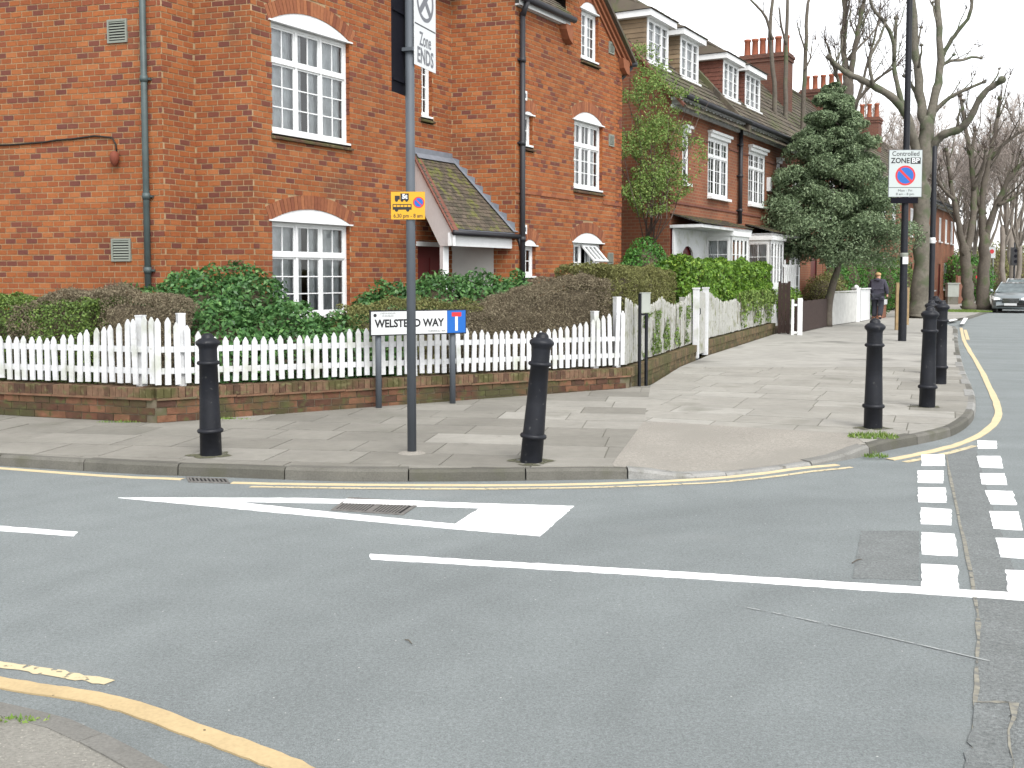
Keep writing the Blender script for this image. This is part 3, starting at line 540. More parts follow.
def kerb_stones(line, side, parent, step=0.92, wd=0.14, tone=None, ymax=40):
    L = [np.array(p, float) for p in line]; acc = [0.0]
    for i in range(1, len(L)): acc.append(acc[-1] + np.linalg.norm(L[i][:2] - L[i - 1][:2]))
    acc = np.array(acc); A = np.array(L)
    at = lambda s: np.array([np.interp(s, acc, A[:, k]) for k in range(3)])
    s = 0.0
    while s < acc[-1] - 0.1:
        st = step * random.uniform(0.85, 1.15); e = min(s + st, acc[-1]); g = 0.006
        if at(s)[1] > ymax: e = acc[-1]
        ts = list(np.linspace(s + g, e - g, 6 if at(s)[1] <= ymax else 30)); b = MB(); dz = random.uniform(-0.006, 0.004); k = 0
        for t in ts:
            p = at(t); q = at(min(t + 0.02, acc[-1])) - at(max(t - 0.02, 0)); q = q[:2] / np.linalg.norm(q[:2]); nl = np.array((-q[1], q[0])) * side; zt = p[2] + dz
            for off, z in ((0.0, -0.05), (0.008, zt - 0.022), (0.03, zt), (wd, zt), (wd, -0.05)): b.v.append((p[0] + nl[0] * off, p[1] + nl[1] * off, z))
        tn = random.uniform(0.1, 0.65) if tone is None else tone; mid = at((s + e) / 2)
        if mid[2] < 0.08 and mid[0] < 4: tn = random.uniform(0.8, 0.95)
        if mid[1] > 13 and random.random() < 0.6: tn = random.uniform(0.75, 1)
        for i in range(len(ts) - 1):
            for j in range(4):
                f = (i * 5 + j, (i + 1) * 5 + j, (i + 1) * 5 + j + 1, i * 5 + j + 1); b.f.append(f if side > 0 else f[::-1]); b.t.append(tn)
        for base in (0, (len(ts) - 1) * 5): b.f.append(tuple(base + j for j in range(5))); b.t.append(tn)
        b.build('kerb_stone', 'kerb', parent); s = e
kerb_stones(KS, 1, pavement)
def clip(poly, conv):
    """part of poly inside the convex counter-clockwise polygon conv"""
    out = list(poly)
    for i in range(len(conv)):
        a, c = conv[i], conv[(i + 1) % len(conv)]; inp, out = out, []
        f = lambda p: (c[0] - a[0]) * (p[1] - a[1]) - (c[1] - a[1]) * (p[0] - a[0])
        for j in range(len(inp)):
            p, q = inp[j - 1], inp[j]; fp, fq = f(p), f(q)
            if (fp < 0) != (fq < 0): t = fp / (fp - fq); out.append((p[0] + (q[0] - p[0]) * t, p[1] + (q[1] - p[1]) * t))
            if fq >= 0: out.append(q)
        if not out: return []
    return out
def slabs(zone, org, ang, du, dv, bright, parent, z=0.1, g=0.006, m='slab'):
    e1 = np.array((math.cos(ang), math.sin(ang))); e2 = np.array((-e1[1], e1[0])); org = np.array(org)
    loc = [((np.array(p) - org) @ e1, (np.array(p) - org) @ e2) for p in zone]
    u0, u1 = min(a for a, _ in loc), max(a for a, _ in loc); v = math.floor(min(c for _, c in loc) / dv) * dv; v1 = max(c for _, c in loc)
    while v < v1:
        u = math.floor(u0 / du) * du - random.random() * du
        while u < u1:
            w_ = du * random.choice((0.8, 1, 1, 1.25))
            q = [org + e1 * a + e2 * c for a, c in ((u + g, v + g), (u + w_ - g, v + g), (u + w_ - g, v + dv - g), (u + g, v + dv - g))]
            u += w_; r = clip(zone, q)
            r = [p for k, p in enumerate(r) if np.hypot(p[0] - r[k - 1][0], p[1] - r[k - 1][1]) > 1e-3]
            if len(r) < 3: continue
            ar = abs(sum(r[k - 1][0] * r[k][1] - r[k][0] * r[k - 1][1] for k in range(len(r)))) / 2
            if ar < 0.01: continue
            c = np.mean(np.array(r), 0); t = bright(c) ; zz = z + random.uniform(-0.002, 0.0025)
            MB().prism(r, 0.085, zz, min(1, max(0, t))).build('paving_slab', m, parent)
        v += dv
def bright1(c):
    t = random.gauss(0.4, 0.14)
    if 0.1 < c[0] < 1.9 and 11.4 < c[1] < 14.2 and random.random() < 0.62: t = random.uniform(0.75, 0.9)
    if -1.1 < c[0] < -0.3 and 10.6 < c[1] < 11.3: t = 0.85
    return t
slabs(pav_bed_near + [(0.86, 9.2), (1.469, 11.947), (2.05, 15.9), (-3.88, 11.95), (-12, 14.85)], (0, 9), math.radians(-9), 0.78, 0.62, bright1, pavement)
slabs([(1.469, 11.947), (2.05, 11.70), (2.633, 11.389), (3.473, 11.021), (3.40, 10.30)] + near_r + [(3.0, 19.2), (2.05, 15.9)], (3, 11), math.radians(-22), 0.9, 0.62, lambda c: random.gauss(0.86, 0.04) if c[0] - 0.38 * c[1] < 0.3 else random.gauss(0.58, 0.08), pavement)
# near pavement at the lower left
KN = [(-4.2, 4.45, .1), (-3.2, 4.32, .1)] + [(x, y, .1) for x, y in D['kerb_near']] + [(-0.45, 2.8, .1), (-0.1, 2.2, .1), (0.1, 1.2, .1)]
KNS = smooth_line(KN, 5); ki = offset(KNS, -0.115)
near = struct(sheet([tuple(p) for p in ki] + [(-6, 1.0), (-6, 4.55)], 'near_pavement', 'pavement', 0.09, None), 'concrete pavement corner at the lower left')
kerb_stones(KNS, -1, near, 0.9, 0.12, 0.78)
slabs([tuple(p) for p in ki] + [(-6, 1.0), (-6, 4.55)], (-1.75, 3.0), math.radians(33), 1.4, 0.9, lambda c: 0.5, near, 0.098, 0.012, 'concrete_near')
# raised garden soil behind the low walls
struct(MB().prism([(-3.85, 12.15), (1.85, 16.0), (3.3, 20.9), (3.9, 22.6), (7.5, 31.3), (12.3, 40.1), (20.0, 56.5), (58, 130), (-30, 130), (-30, 20), (-12, 15.0)], -0.02, 0.22).build('garden_ground', 'soil'), 'bare soil of the front gardens')
# ------------------------------------------------------------------ corner house
COURSE, PITCH = 0.083, 0.192
A0, Ac, N1, P0, B1, C0, C1 = (-10.9, 17.28), (-4.95, 15.45), (-4.64, 15.98), (-3.74, 15.70), (-1.12, 20.2), (0.055, 19.84), (2.40, 23.87)
FA, F1, F2, FB, FRt, FC = Fr(A0, Ac), Fr(Ac, N1), Fr(N1, P0), Fr(P0, B1), Fr(B1, C0), Fr(C0, C1)
house = thing('corner_house', 'orange brick corner house with white casement windows behind the picket fence', 'house', (-2.0, 18.5, 0.2))
RING = 0.22
def arch_geo(s0, s1, z1, rise):
    w_ = (s1 - s0) / 2 + 0.05; R = (w_ * w_ + rise * rise) / (2 * rise); return (s0 + s1) / 2, w_, R, z1 + rise - R
def hole_span(h, z):
    s0, s1, z0, z1, rise = h
    if z < z0 - 0.11 or (rise == 0 and z > z1): return None
    if z < z0: return (s0 - 0.03, s1 + 0.03)
    if z <= z1: return (s0, s1)
    sc, w_, R, zc = arch_geo(s0, s1, z1, rise); q = (R + RING) ** 2 - (z - zc) ** 2
    if q <= 0: return None
    k = min(math.sqrt(q), (z - zc) * w_ / math.sqrt(R * R - w_ * w_)); return (sc - k, sc + k)
bricks_all, mort = [], MB()
def brick_wall(fr, z0, z1, holes, lim=None, ind=True):
    r = 0; z = z0
    while z < z1 - 0.02:
        zm = z + COURSE / 2; lo, hi = (lim(zm) if lim else (0, fr.L)); spans = [(lo, hi)]
        for h in holes:
            hs_ = hole_span(h, zm)
            if not hs_: continue
            new = []
            for a, c in spans:
                if hs_[1] <= a or hs_[0] >= c: new.append((a, c)); continue
                if hs_[0] > a: new.append((a, hs_[0]))
                if hs_[1] < c: new.append((hs_[1], c))
            spans = new
        for a, c in spans:
            if c - a < 0.005: continue
            P = fr.pt; mort.quad(P(a, 0, z), P(c, 0, z), P(c, 0, z + COURSE), P(a, 0, z + COURSE))
            s = math.floor(a / PITCH) * PITCH - PITCH + (PITCH / 2 if r % 2 else 0) + ((r // 2) % 3) * 0.012
            while s < c:
                x0, x1 = max(a, s + 0.008), min(c, s + PITCH - 0.008); s += PITCH
                if x1 - x0 > 0.025: bricks_all.append((fr, x0, x1, z + 0.008, x1 - x0 > PITCH - 0.0175, ind))
        z += COURSE; r += 1
HB = [(0.38, 2.20, 1.10, 2.53, 0.21), (0.42, 2.23, 3.85, 5.45, 0.24), (4.24, 4.58, 4.57, 5.62, 0.08), (4.10, 4.98, 0.1, 2.25, 0)]
HC = [(0.34, 0.78, 1.72, 2.28, 0.12), (2.34, 3.72, 1.25, 2.40, 0.21), (0.36, 0.66, 4.15, 4.70, 0.07), (2.36, 3.69, 3.52, 4.86, 0.21), (2.66, 3.47, 6.15, 7.11, 0.19)]
brick_wall(FA, 0.2, 7.0, []); brick_wall(F1, 0.2, 7.0, []); brick_wall(F2, 0.2, 7.0, []); brick_wall(FB, 0.2, 7.0, HB)
brick_wall(FRt, 0.2, 7.0, [(-0.02, 0.82, 0.1, 2.42, 0)])
VG = lambda s: 6.42 + (4.78 - s) * 0.70
def gable(z):
    if z < 6.42: return (0, FC.L)
    lo = 0 if z < 6.6 else 2.0
    return (max(lo, 2.9 - (8.0 - z) * 1.3 if z > 7.3 else lo), min(FC.L, 4.78 - (z - 6.42) / 0.70))
brick_wall(FC, 0.2, 7.73, HC, gable, False)
mort.build('mortar_bed', 'mortar', house)
def btone():
    k = random.random()
    return random.uniform(0, 0.14) if k < 0.10 else random.uniform(0.2, 0.48) if k < 0.36 else min(1, max(0.4, random.gauss(0.68, 0.15)))
# the bricks that show largest are pieces of their own, the rest one mass
def bscore(q):
    fr, x0, x1, z, full, ind = q
    if not (full and ind): return -1
    u, v, f = px(fr.pt((x0 + x1) / 2, 0, z))
    if not (4 < u < 1020 and 4 < v < 290): return -1
    return abs(px(fr.pt(x1, 0, z))[0] - px(fr.pt(x0, 0, z))[0]) / f
order = sorted(range(len(bricks_all)), key=lambda i: -bscore(bricks_all[i])); single = set(order[:300])
variants = []
for k in range(24):
    b = MB(); pr = random.uniform(0.005, 0.009); b.fbox(WF, 0, PITCH - 0.016, -0.02, pr, 0, COURSE - 0.016, btone(), False); me = b.mesh('brick'); me.materials.append(M['brick']); variants.append(me)
rest = MB()
for i, (fr, x0, x1, z, full, ind) in enumerate(bricks_all):
    if i in single: child('brick', random.choice(variants), house, fr.pt(x0, 0, z), fr.ang)
    else: rest.fbox(fr, x0, x1, -0.01, random.uniform(0.005, 0.009), z, z + COURSE - 0.016, btone(), False)
tag(rest.build('brickwork', 'brick', house), None, kind='stuff')

def brick_arch(parent, fr, s0, s1, z1, rise, m='arch_brick'):
    sc, w_, R, zc = arch_geo(s0, s1, z1, rise); th = math.asin(w_ / R); n = max(5, int(2 * th * (R + RING / 2) / 0.076)); b = MB()
    for k in range(n):
        a, c = -th + 2 * th * k / n, -th + 2 * th * (k + 1) / n; g = 0.004 / R
        pl = [(sc + r * math.sin(t), zc + r * math.cos(t)) for r, t in ((R, a + g), (R, c - g), (R + RING - 0.006, c - g), (R + RING - 0.006, a + g))]
        b.fprism(fr, pl, -0.1, 0.008 + random.uniform(0, 0.003), random.random())
    o = b.build('brick_arch', m, parent)
    b = MB(); k = 14; pl = [(sc + R * math.sin(t), zc + R * math.cos(t)) for t in np.linspace(-th, th, k)] + [(sc + (R + RING + 0.085) * math.sin(t), zc + (R + RING + 0.085) * math.cos(t)) for t in np.linspace(th * 1.06, -th * 1.06, k)]
    b.fprism(fr, pl, -0.1, -0.0015).build('mortar_bed', 'mortar', o)
def window(parent, fr, s0, s1, z0, z1, lights, rows, cols, transom=None, toprows=1, rise=0.0, sill=True, d=-0.075, room=True, arch=True, opened=None, cells=True, fw=0.05, m='white', curtain=0.8, proud=True):
    """white casement: outer frame, mullions, transom, casement frames, glazing bars, panes, curtain"""
    b = MB(); dz = 0.045
    b.fbox(fr, s0, s0 + fw, d - dz, d, z0, z1); b.fbox(fr, s1 - fw, s1, d - dz, d, z0, z1)
    b.fbox(fr, s0 + fw, s1 - fw, d - dz, d, z1 - fw, z1); b.fbox(fr, s0 + fw, s1 - fw, d - dz, d, z0, z0 + fw)
    if transom: b.fbox(fr, s0 + fw, s1 - fw, d - dz, d + 0.012, transom - 0.03, transom + 0.03)
    W = (s1 - s0 - 2 * fw); lw = W / lights; ranges = [(z0 + fw, transom - 0.03, rows), (transom + 0.03, z1 - fw, toprows)] if transom else [(z0 + fw, z1 - fw, rows)]
    for k in range(1, lights):
        for za, zb, _ in ranges: b.fbox(fr, s0 + fw + lw * k - 0.022, s0 + fw + lw * k + 0.022, d - dz, d + 0.004, za, zb)
    win = b.build('window', m, parent)
    bars, cas, panes = MB(), MB(), MB()
    for k in range(lights):
        a = s0 + fw + lw * k + (0.022 if k else 0); c = s0 + fw + lw * (k + 1) - (0.022 if k < lights - 1 else 0)
        for ri, (za, zb, nr) in enumerate(ranges):
            cf = 0.03; dd = d - 0.012; skip = opened == (k, ri)
            if not skip:
                cas.fbox(fr, a, a + cf, dd - 0.03, dd, za, zb); cas.fbox(fr, c - cf, c, dd - 0.03, dd, za, zb)
                cas.fbox(fr, a + cf, c - cf, dd - 0.03, dd, za, za + cf); cas.fbox(fr, a + cf, c - cf, dd - 0.03, dd, zb - cf, zb)
                for q in range(1, cols): x = a + cf + (c - a - 2 * cf) * q / cols; bars.fbox(fr, x - 0.009, x + 0.009, dd - 0.025, dd - 0.006, za + cf, zb - cf)
                for q in range(1, nr): z = za + cf + (zb - za - 2 * cf) * q / nr; bars.fbox(fr, a + cf, c - cf, dd - 0.024, dd - 0.007, z - 0.009, z + 0.009)
                for q in range(cols):
                    for r_ in range(nr):
                        x0 = a + cf + (c - a - 2 * cf) * q / cols; x1 = a + cf + (c - a - 2 * cf) * (q + 1) / cols; y0 = za + cf + (zb - za - 2 * cf) * r_ / nr; y1 = za + cf + (zb - za - 2 * cf) * (r_ + 1) / nr
                        t = random.uniform(-0.004, 0.004); pb = MB() if cells else panes
                        pb.quad(fr.pt(x0, dd - 0.018 + t, y0), fr.pt(x1, dd - 0.018, y0), fr.pt(x1, dd - 0.018 - t, y1), fr.pt(x0, dd - 0.018, y1))
                        if cells: pb.build('pane', 'glass', win)
    if not cells: panes.build('pane', 'glass', win)
    cas.build('casement_frame', m, win)
    if bars.f: bars.build('glazing_bars', m, win)
    if curtain:
        b = MB(); n = 40
        for k in range(n):
            xa, xb = s0 + (s1 - s0) * k / n, s0 + (s1 - s0) * (k + 1) / n; da, db = [d - 0.10 + 0.02 * math.sin(t * 1.9) for t in (k, k + 1)]
            f_ = abs((k + 0.5) / n - 0.5) * 2
            if curtain < 1 and f_ < 1 - curtain: continue
            b.quad(fr.pt(xa, da, z0), fr.pt(xb, db, z0), fr.pt(xb, db, z1), fr.pt(xa, da, z1))
        b.build('curtain', 'curtain', win)
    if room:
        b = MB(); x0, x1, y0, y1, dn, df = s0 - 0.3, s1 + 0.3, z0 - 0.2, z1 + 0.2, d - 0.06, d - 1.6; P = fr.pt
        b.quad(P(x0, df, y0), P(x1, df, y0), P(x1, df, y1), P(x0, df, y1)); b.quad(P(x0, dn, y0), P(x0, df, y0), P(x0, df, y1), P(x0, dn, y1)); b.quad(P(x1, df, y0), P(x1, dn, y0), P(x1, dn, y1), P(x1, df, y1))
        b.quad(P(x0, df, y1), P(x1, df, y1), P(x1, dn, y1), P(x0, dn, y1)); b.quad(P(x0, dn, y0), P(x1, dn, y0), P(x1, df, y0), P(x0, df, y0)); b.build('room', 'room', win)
    if rise:
        sc, w_, R, zc = arch_geo(s0, s1, z1, rise); th = math.asin(w_ / R)
        pl = [(sc - w_ + 0.01, z1 + 0.012)] + [(sc + R * math.sin(t), zc + R * math.cos(t)) for t in np.linspace(-th, th, 16)][1:-1] + [(sc + w_ - 0.01, z1 + 0.012)]
        b = MB(); b.fprism(fr, pl[::-1], d - 0.04, -0.004); b.fbox(fr, sc - w_ - 0.01, sc + w_ + 0.01, -0.05, 0.03, z1 - 0.004, z1 + 0.018); b.build('arch_panel', m, win)
        if arch: brick_arch(parent, fr, s0, s1, z1, rise)
    if sill:
        MB().fbox(fr, s0 - 0.0, s1 + 0.0, d - 0.05, 0.02, z0 - 0.035, z0 - 0.001).build('sill', m, win)
        b = MB(); P = fr.pt; n = max(3, int((s1 - s0) / 0.11))
        for k in range(n):
            x0, x1 = s0 - 0.03 + (s1 - s0 + 0.06) * k / n + 0.003, s0 - 0.03 + (s1 - s0 + 0.06) * (k + 1) / n - 0.003
            b.add([P(x0, 0.06, z0 - 0.115), P(x1, 0.06, z0 - 0.115), P(x1, 0.06, z0 - 0.085), P(x0, 0.06, z0 - 0.085), P(x0, -0.06, z0 - 0.037), P(x1, -0.06, z0 - 0.037), P(x1, -0.06, z0 - 0.115), P(x0, -0.06, z0 - 0.115)], [(0, 1, 2, 3), (3, 2, 5, 4), (0, 3, 4, 7), (1, 6, 5, 2), (7, 6, 1, 0)], random.random() * 0.6)
        b.build('tile_sill', 'gw_coping', win)
    # brick reveals
    if proud:
        P = fr.pt
        for x, sg in ((s0, 1), (s1, -1)):
            b = MB(); z = z0 - 0.03
            while z < z1:
                zz = min(z + COURSE, z1); b.fbox(fr, x - 0.05 if sg > 0 else x + 0.001, x - 0.001 if sg > 0 else x + 0.05, d - 0.05, -0.002, z + 0.004, zz - 0.004, btone()); z += COURSE
            b.build('reveal', 'brick', win)['kind'] = 'stuff'
    return win
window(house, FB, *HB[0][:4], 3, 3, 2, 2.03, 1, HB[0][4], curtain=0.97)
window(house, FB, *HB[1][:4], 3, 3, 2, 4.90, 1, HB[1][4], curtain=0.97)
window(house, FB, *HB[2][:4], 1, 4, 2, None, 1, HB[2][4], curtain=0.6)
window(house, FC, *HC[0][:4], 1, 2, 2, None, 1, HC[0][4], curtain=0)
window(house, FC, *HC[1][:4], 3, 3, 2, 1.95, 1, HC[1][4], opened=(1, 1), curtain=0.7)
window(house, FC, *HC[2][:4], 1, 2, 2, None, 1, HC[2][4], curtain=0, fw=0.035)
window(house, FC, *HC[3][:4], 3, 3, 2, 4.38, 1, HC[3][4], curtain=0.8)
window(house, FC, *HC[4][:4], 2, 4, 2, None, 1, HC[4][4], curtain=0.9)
# open top-hung light of the lower gable window
ol = Fr(FC.pt(2.80, -0.06), FC.pt(3.45, -0.06)); b = MB()
def slope_box(b, fr, s0, s1, t0, t1, z1, ang, th=0.035):
    f = lambda s, t, o: fr.pt(s, t * math.sin(ang) + o * math.cos(ang), z1 - t * math.cos(ang) + o * math.sin(ang))
    b.add([f(s0, t1, th), f(s1, t1, th), f(s1, t0, th), f(s0, t0, th), f(s0, t1, 0), f(s1, t1, 0), f(s1, t0, 0), f(s0, t0, 0)], [(0, 1, 2, 3), (1, 5, 6, 2), (4, 0, 3, 7), (3, 2, 6, 7), (4, 5, 1, 0), (5, 4, 7, 6)])
for s0, s1, t0, t1 in ((0, 0.05, 0, 0.46), (0.60, 0.65, 0, 0.46), (0.05, 0.60, 0, 0.05), (0.05, 0.60, 0.41, 0.46), (0.22, 0.245, 0.05, 0.41), (0.41, 0.435, 0.05, 0.41)): slope_box(b, ol, s0, s1, t0, t1, 2.34, 0.75)
o = b.build('open_window_light', 'white', house); b = MB(); slope_box(b, ol, 0.05, 0.6, 0.05, 0.41, 2.34, 0.75, 0.012); b.build('pane', 'glass', o)
# vents, boxes, string course, pipes, cable
for fr, s, z, k, m in ((FA, 5.52, 5.20, 1.0, 'grey_vent'), (FA, 5.505, 2.09, 1.0, 'grey_vent'), (FC, 4.08, 6.57, 0.75, 'grey_vent'), (FC, 4.10, 4.62, 0.75, 'grey_vent'), (FC, 4.09, 2.10, 0.75, 'grey_vent')):
    h = 0.165 * k; b = MB(); b.fbox(fr, s - h, s + h, 0.0, 0.03, z + h - 0.03, z + h); b.fbox(fr, s - h, s + h, 0, 0.03, z - h, z - h + 0.03); b.fbox(fr, s - h, s - h + 0.03, 0, 0.03, z - h + 0.03, z + h - 0.03); b.fbox(fr, s + h - 0.03, s + h, 0, 0.03, z - h + 0.03, z + h - 0.03)
    o = b.build('wall_vent', m, house); MB().fbox(fr, s - h + 0.03, s + h - 0.03, 0, 0.011, z - h + 0.03, z + h - 0.03).build('backing', 'dark_gap', o); b = MB()
    for q in range(7):
        zz = z - h + 0.045 + q * (2 * h - 0.09) / 6.2; slope_box(b, Fr(fr.pt(s - h + 0.032, 0.010), fr.pt(s + h - 0.032, 0.010)), 0, 2 * h - 0.064, 0, 0.03, zz + 0.022, 0.6, 0.004)
    b.build('louvres', m, o)
for z in (5.03, 2.58):
    o = MB().fbox(FC, 0.27, 0.38, 0, 0.04, z - 0.085, z + 0.085).build('white_box', 'white', house); MB().fbox(FC, 0.305, 0.345, 0.04, 0.044, z - 0.04, z + 0.04).build('slot', 'sign_grey', o)
b = MB()
for k in range(24):
    x0 = FC.L * k / 24
    if 2.30 < x0 + 0.1 < 3.75: continue
    b.fbox(FC, x0 + 0.003, x0 + FC.L / 24 - 0.003, 0, 0.022, 3.24, 3.30, random.random())
b.build('string_course', 'arch_brick', house)
def downpipe(fr, s, z0, z1, m, joints, r=0.04, parent=house, d=0.07):
    b = MB(); b.tube([fr.pt(s, d, z0), fr.pt(s, d, z1)], r, 12)
    for z in joints: b.tube([fr.pt(s, d, z), fr.pt(s, d, z + 0.09)], r * 1.22, 12)
    o = b.build('downpipe', m, parent, True); b = MB()
    for z in joints: b.fbox(fr, s - r * 1.9, s + r * 1.9, 0.0, d - r * 0.4, z + 0.03, z + 0.06)
    b.build('bracket', m, o); return o
downpipe(FA, 5.985, 0.2, 7.0, 'teal_pipe', (1.75, 2.8, 4.45, 6.0), 0.045); downpipe(FC, 0.16, 0.2, 6.5, 'black_pipe', (2.35, 4.1, 5.6), 0.05)
b = MB(); b.tube([FA.pt(s, 0.025, z) for s, z in ((2.4, 3.66), (3.1, 3.67), (3.6, 3.66), (4.2, 3.675), (4.45, 3.70), (4.7, 3.705), (5.1, 3.735), (5.40, 3.70), (5.46, 3.60), (5.47, 3.48))], 0.013, 6); b.build('cable', 'cable', house, True)
MB().lathe([(0.02, 0.13), (0.06, 0.10), (0.07, 0.03), (0.05, -0.05), (0.01, -0.09)][::-1], 10, FA.pt(5.475, 0.08, 3.37)).build('rusty_alarm', 'rust', house, True)
# porch in the inner corner
Q0, Q1 = Vector((-0.985, 18.05, 2.50)), Vector((0.10, 19.92, 2.50)); T0, T1 = FB.pt(4.0, 0.02, 3.86), FB.pt(FB.L, 0.02, 3.86)
def tiled(name, m, parent, e0, e1, t1, t0, rows, cols, th=0.018):
    """courses of overlapping tiles between the eave e0-e1 and the top t0-t1"""
    e0, e1, t0, t1 = [Vector(q) for q in (e0, e1, t0, t1)]; n = (e1 - e0).cross(t0 - e0).normalized(); b = MB()
    at = lambda a, c: (e0.lerp(e1, a)).lerp(t0.lerp(t1, a), c)
    for r in range(rows):
        c0, c1 = r / rows, min(1, (r + 1.15) / rows); off = 0.5 / cols if r % 2 else 0
        for k in range(-1, cols):
            a0, a1 = max(0, k / cols + off), min(1, (k + 1) / cols + off)
            if a1 - a0 < 1e-4: continue
            g = (a1 - a0) * 0.025; j = th * random.uniform(0.8, 1.3); p, q, s, t = at(a0 + g, c0) + n * j, at(a1 - g, c0) + n * j, at(a1 - g, c1) + n * 0.001, at(a0 + g, c1) + n * 0.001
            tn = random.random(); b.add([p, q, s, t, at(a0 + g, c0), at(a1 - g, c0)], [(0, 1, 2, 3), (4, 5, 1, 0), (0, 3, 4), (1, 5, 2)], tn)
    o = b.build(name, m, parent); o['kind'] = 'stuff'; return o
porch = MB(); porch.add([Q0, Q1, T1, T0, Q0 - Vector((0, 0, .05)), Q1 - Vector((0, 0, .05)), T1 - Vector((0, 0, .05)), T0 - Vector((0, 0, .05))], [(0, 1, 2, 3), (7, 6, 5, 4), (0, 4, 5, 1), (0, 3, 7, 4)])
porch = porch.build('porch_roof', 'lead', house); tiled('roof_tiles', 'tile_moss', porch, Q0, Q1, T1, T0, 20, 14, 0.012)
up = Vector((0, 0, 1)); sl = (T1 - Q1)
b = MB(); R0, R1 = FRt.pt(FRt.L, 0.012, 2.52), FRt.pt(0, 0.012, 3.86)
for k in range(8):          # stepped lead up the return wall, and the apron along the wall behind
    p, q = R0.lerp(R1, k / 8), R0.lerp(R1, (k + 1) / 8); b.fprism(FRt, [(FRt.L * (1 - k / 8), p.z), (FRt.L * (1 - k / 8), p.z + 0.17), (FRt.L * (1 - (k + 1) / 8), p.z + 0.22), (FRt.L * (1 - (k + 1) / 8), q.z)][::-1], 0.0, 0.016)
b.fbox(FB, 4.0, FB.L, 0.0, 0.02, 3.84, 3.98); nrm = (Q1 - Q0).cross(T0 - Q0).normalized(); a, c = Q1.lerp(Q0, 0.0), Q1.lerp(Q0, 0.085); e, f = T1, T1.lerp(T0, 0.10); b.quad(a + nrm * 0.035, e + nrm * 0.035, f + nrm * 0.035, c + nrm * 0.035)
a, c = T0.lerp(Q0, 0.07), T1.lerp(Q1, 0.07); b.quad(T0 + nrm * .034, a + nrm * .034, c + nrm * .034, T1 + nrm * .034); b.build('lead_flashing', 'lead', porch)
PF = Fr(FB.pt(4.0, 0), Q0); pl = PF.L; ez = lambda s: 3.80 - (3.80 - 2.44) * s / pl
b = MB(); b.fprism(PF, [(0, ez(0)), (0, 3.2), (0.3 * pl, 2.76), (0.68 * pl, 2.22), (pl, 2.22), (pl, ez(pl))], -0.05, 0.0); b.build('porch_gable_board', 'white', house)
b = MB(); n = 9
for k in range(n): s0, s1 = pl * 1.02 * k / n, pl * 1.02 * (k + 1) / n - 0.01; b.fprism(PF, [(s0, ez(s0) + 0.02), (s1, ez(s1) + 0.02), (s1, ez(s1) + 0.06), (s0, ez(s0) + 0.06)], -0.1, 0.03)
b.build('verge_tiles', 'tile_red', porch)
EF = Fr(Q0, Q1); b = MB(); b.fbox(EF, 0.0, EF.L - 0.05, -0.10, -0.05, 2.22, 2.44); b.build('porch_beam', 'white', house)
b = MB(); b.tube([EF.pt(-0.02, 0.03, 2.44), EF.pt(EF.L + 0.1, 0.03, 2.44)], 0.045, 10); b.tube([EF.pt(EF.L - 0.02, 0.03, 2.42), EF.pt(EF.L + 0.05, 0.02, 2.3), FC.pt(0.16, 0.07, 2.1)], 0.03, 8); b.build('porch_gutter', 'black_pipe', house, True)
MB().fbox(PF, 0.66 * pl, 0.66 * pl + 0.11, -0.12, -0.01, 0.2, 2.22).build('porch_post', 'white', house)
MB().fbox(FRt, 0.0, 0.82, -0.1, 0.004, 0.2, 2.42).build('porch_side_wall', 'render_wall', house)
b = MB(); b.fbox(FB, 4.10, 4.98, -0.13, -0.08, 0.2, 2.25); door = b.build('front_door', 'door_red', house); b = MB()
for s0, s1, z0, z1 in ((4.2, 4.5, 0.35, 1.0), (4.58, 4.88, 0.35, 1.0), (4.2, 4.5, 1.15, 2.05), (4.58, 4.88, 1.15, 2.05)): b.fbox(FB, s0, s1, -0.08, -0.065, z0, z1)
b.build('door_panel', 'door_red', door); MB().fbox(FB, 4.05, 5.05, -0.12, 0.01, 2.25, 2.33).build('door_frame', 'white', door)
# eaves, gable verge and roofs
b = MB(); b.fbox(FC, 0.0, 1.98, 0.0, 0.10, 6.60, 6.63); b.fbox(FC, 0.0, 1.98, 0.085, 0.11, 6.60, 6.70); b.build('soffit', 'white', house)
b = MB(); b.tube([FC.pt(-0.1, 0.18, 6.72), FC.pt(2.02, 0.18, 6.72)], 0.065, 10); b.tube([FC.pt(0.13, 0.18, 6.68), FC.pt(0.15, 0.12, 6.55), FC.pt(0.16, 0.07, 6.42)], 0.05, 8); b.build('gutter', 'black_pipe', house, True)
b = MB(); b.fprism(FC, [(1.72, 6.60), (1.72, 6.5), (1.84, 6.34), (2.0, 6.25), (2.0, 6.60)], 0.0, 0.16); b.build('brick_corbel', 'arch_brick', house)
rf = MB(); rf.quad(FC.pt(-0.1, 0.2, 6.70), FC.pt(2.0, 0.2, 6.70), FC.pt(2.0, -3.2, 9.6), FC.pt(-0.3, -3.2, 9.6)); apex = (2.9, 8.06)
rf.quad(FC.pt(4.98, 0.2, 6.40), FC.pt(4.98, -5, 6.40), FC.pt(2.9, -5, 7.93), FC.pt(2.9, 0.2, 7.93)); rf.quad(FC.pt(1.9, -5, 7.15), FC.pt(1.9, 0.2, 7.15), FC.pt(2.9, 0.2, 7.93), FC.pt(2.9, -5, 7.93))
inn = [FA.pt(0, -3.5, 10), FA.pt(FA.L - 1.5, -3.5, 10), FB.pt(2.0, -3.2, 10), FB.pt(FB.L, -3.2, 10)]; out = [FA.pt(0, 0.35, 6.95), FA.pt(FA.L, 0.35, 6.95), FB.pt(0, 0.35, 6.95), FB.pt(FB.L + 0.3, 0.35, 6.95)]
for k in range(3): rf.quad(out[k], out[k + 1], inn[k + 1], inn[k])
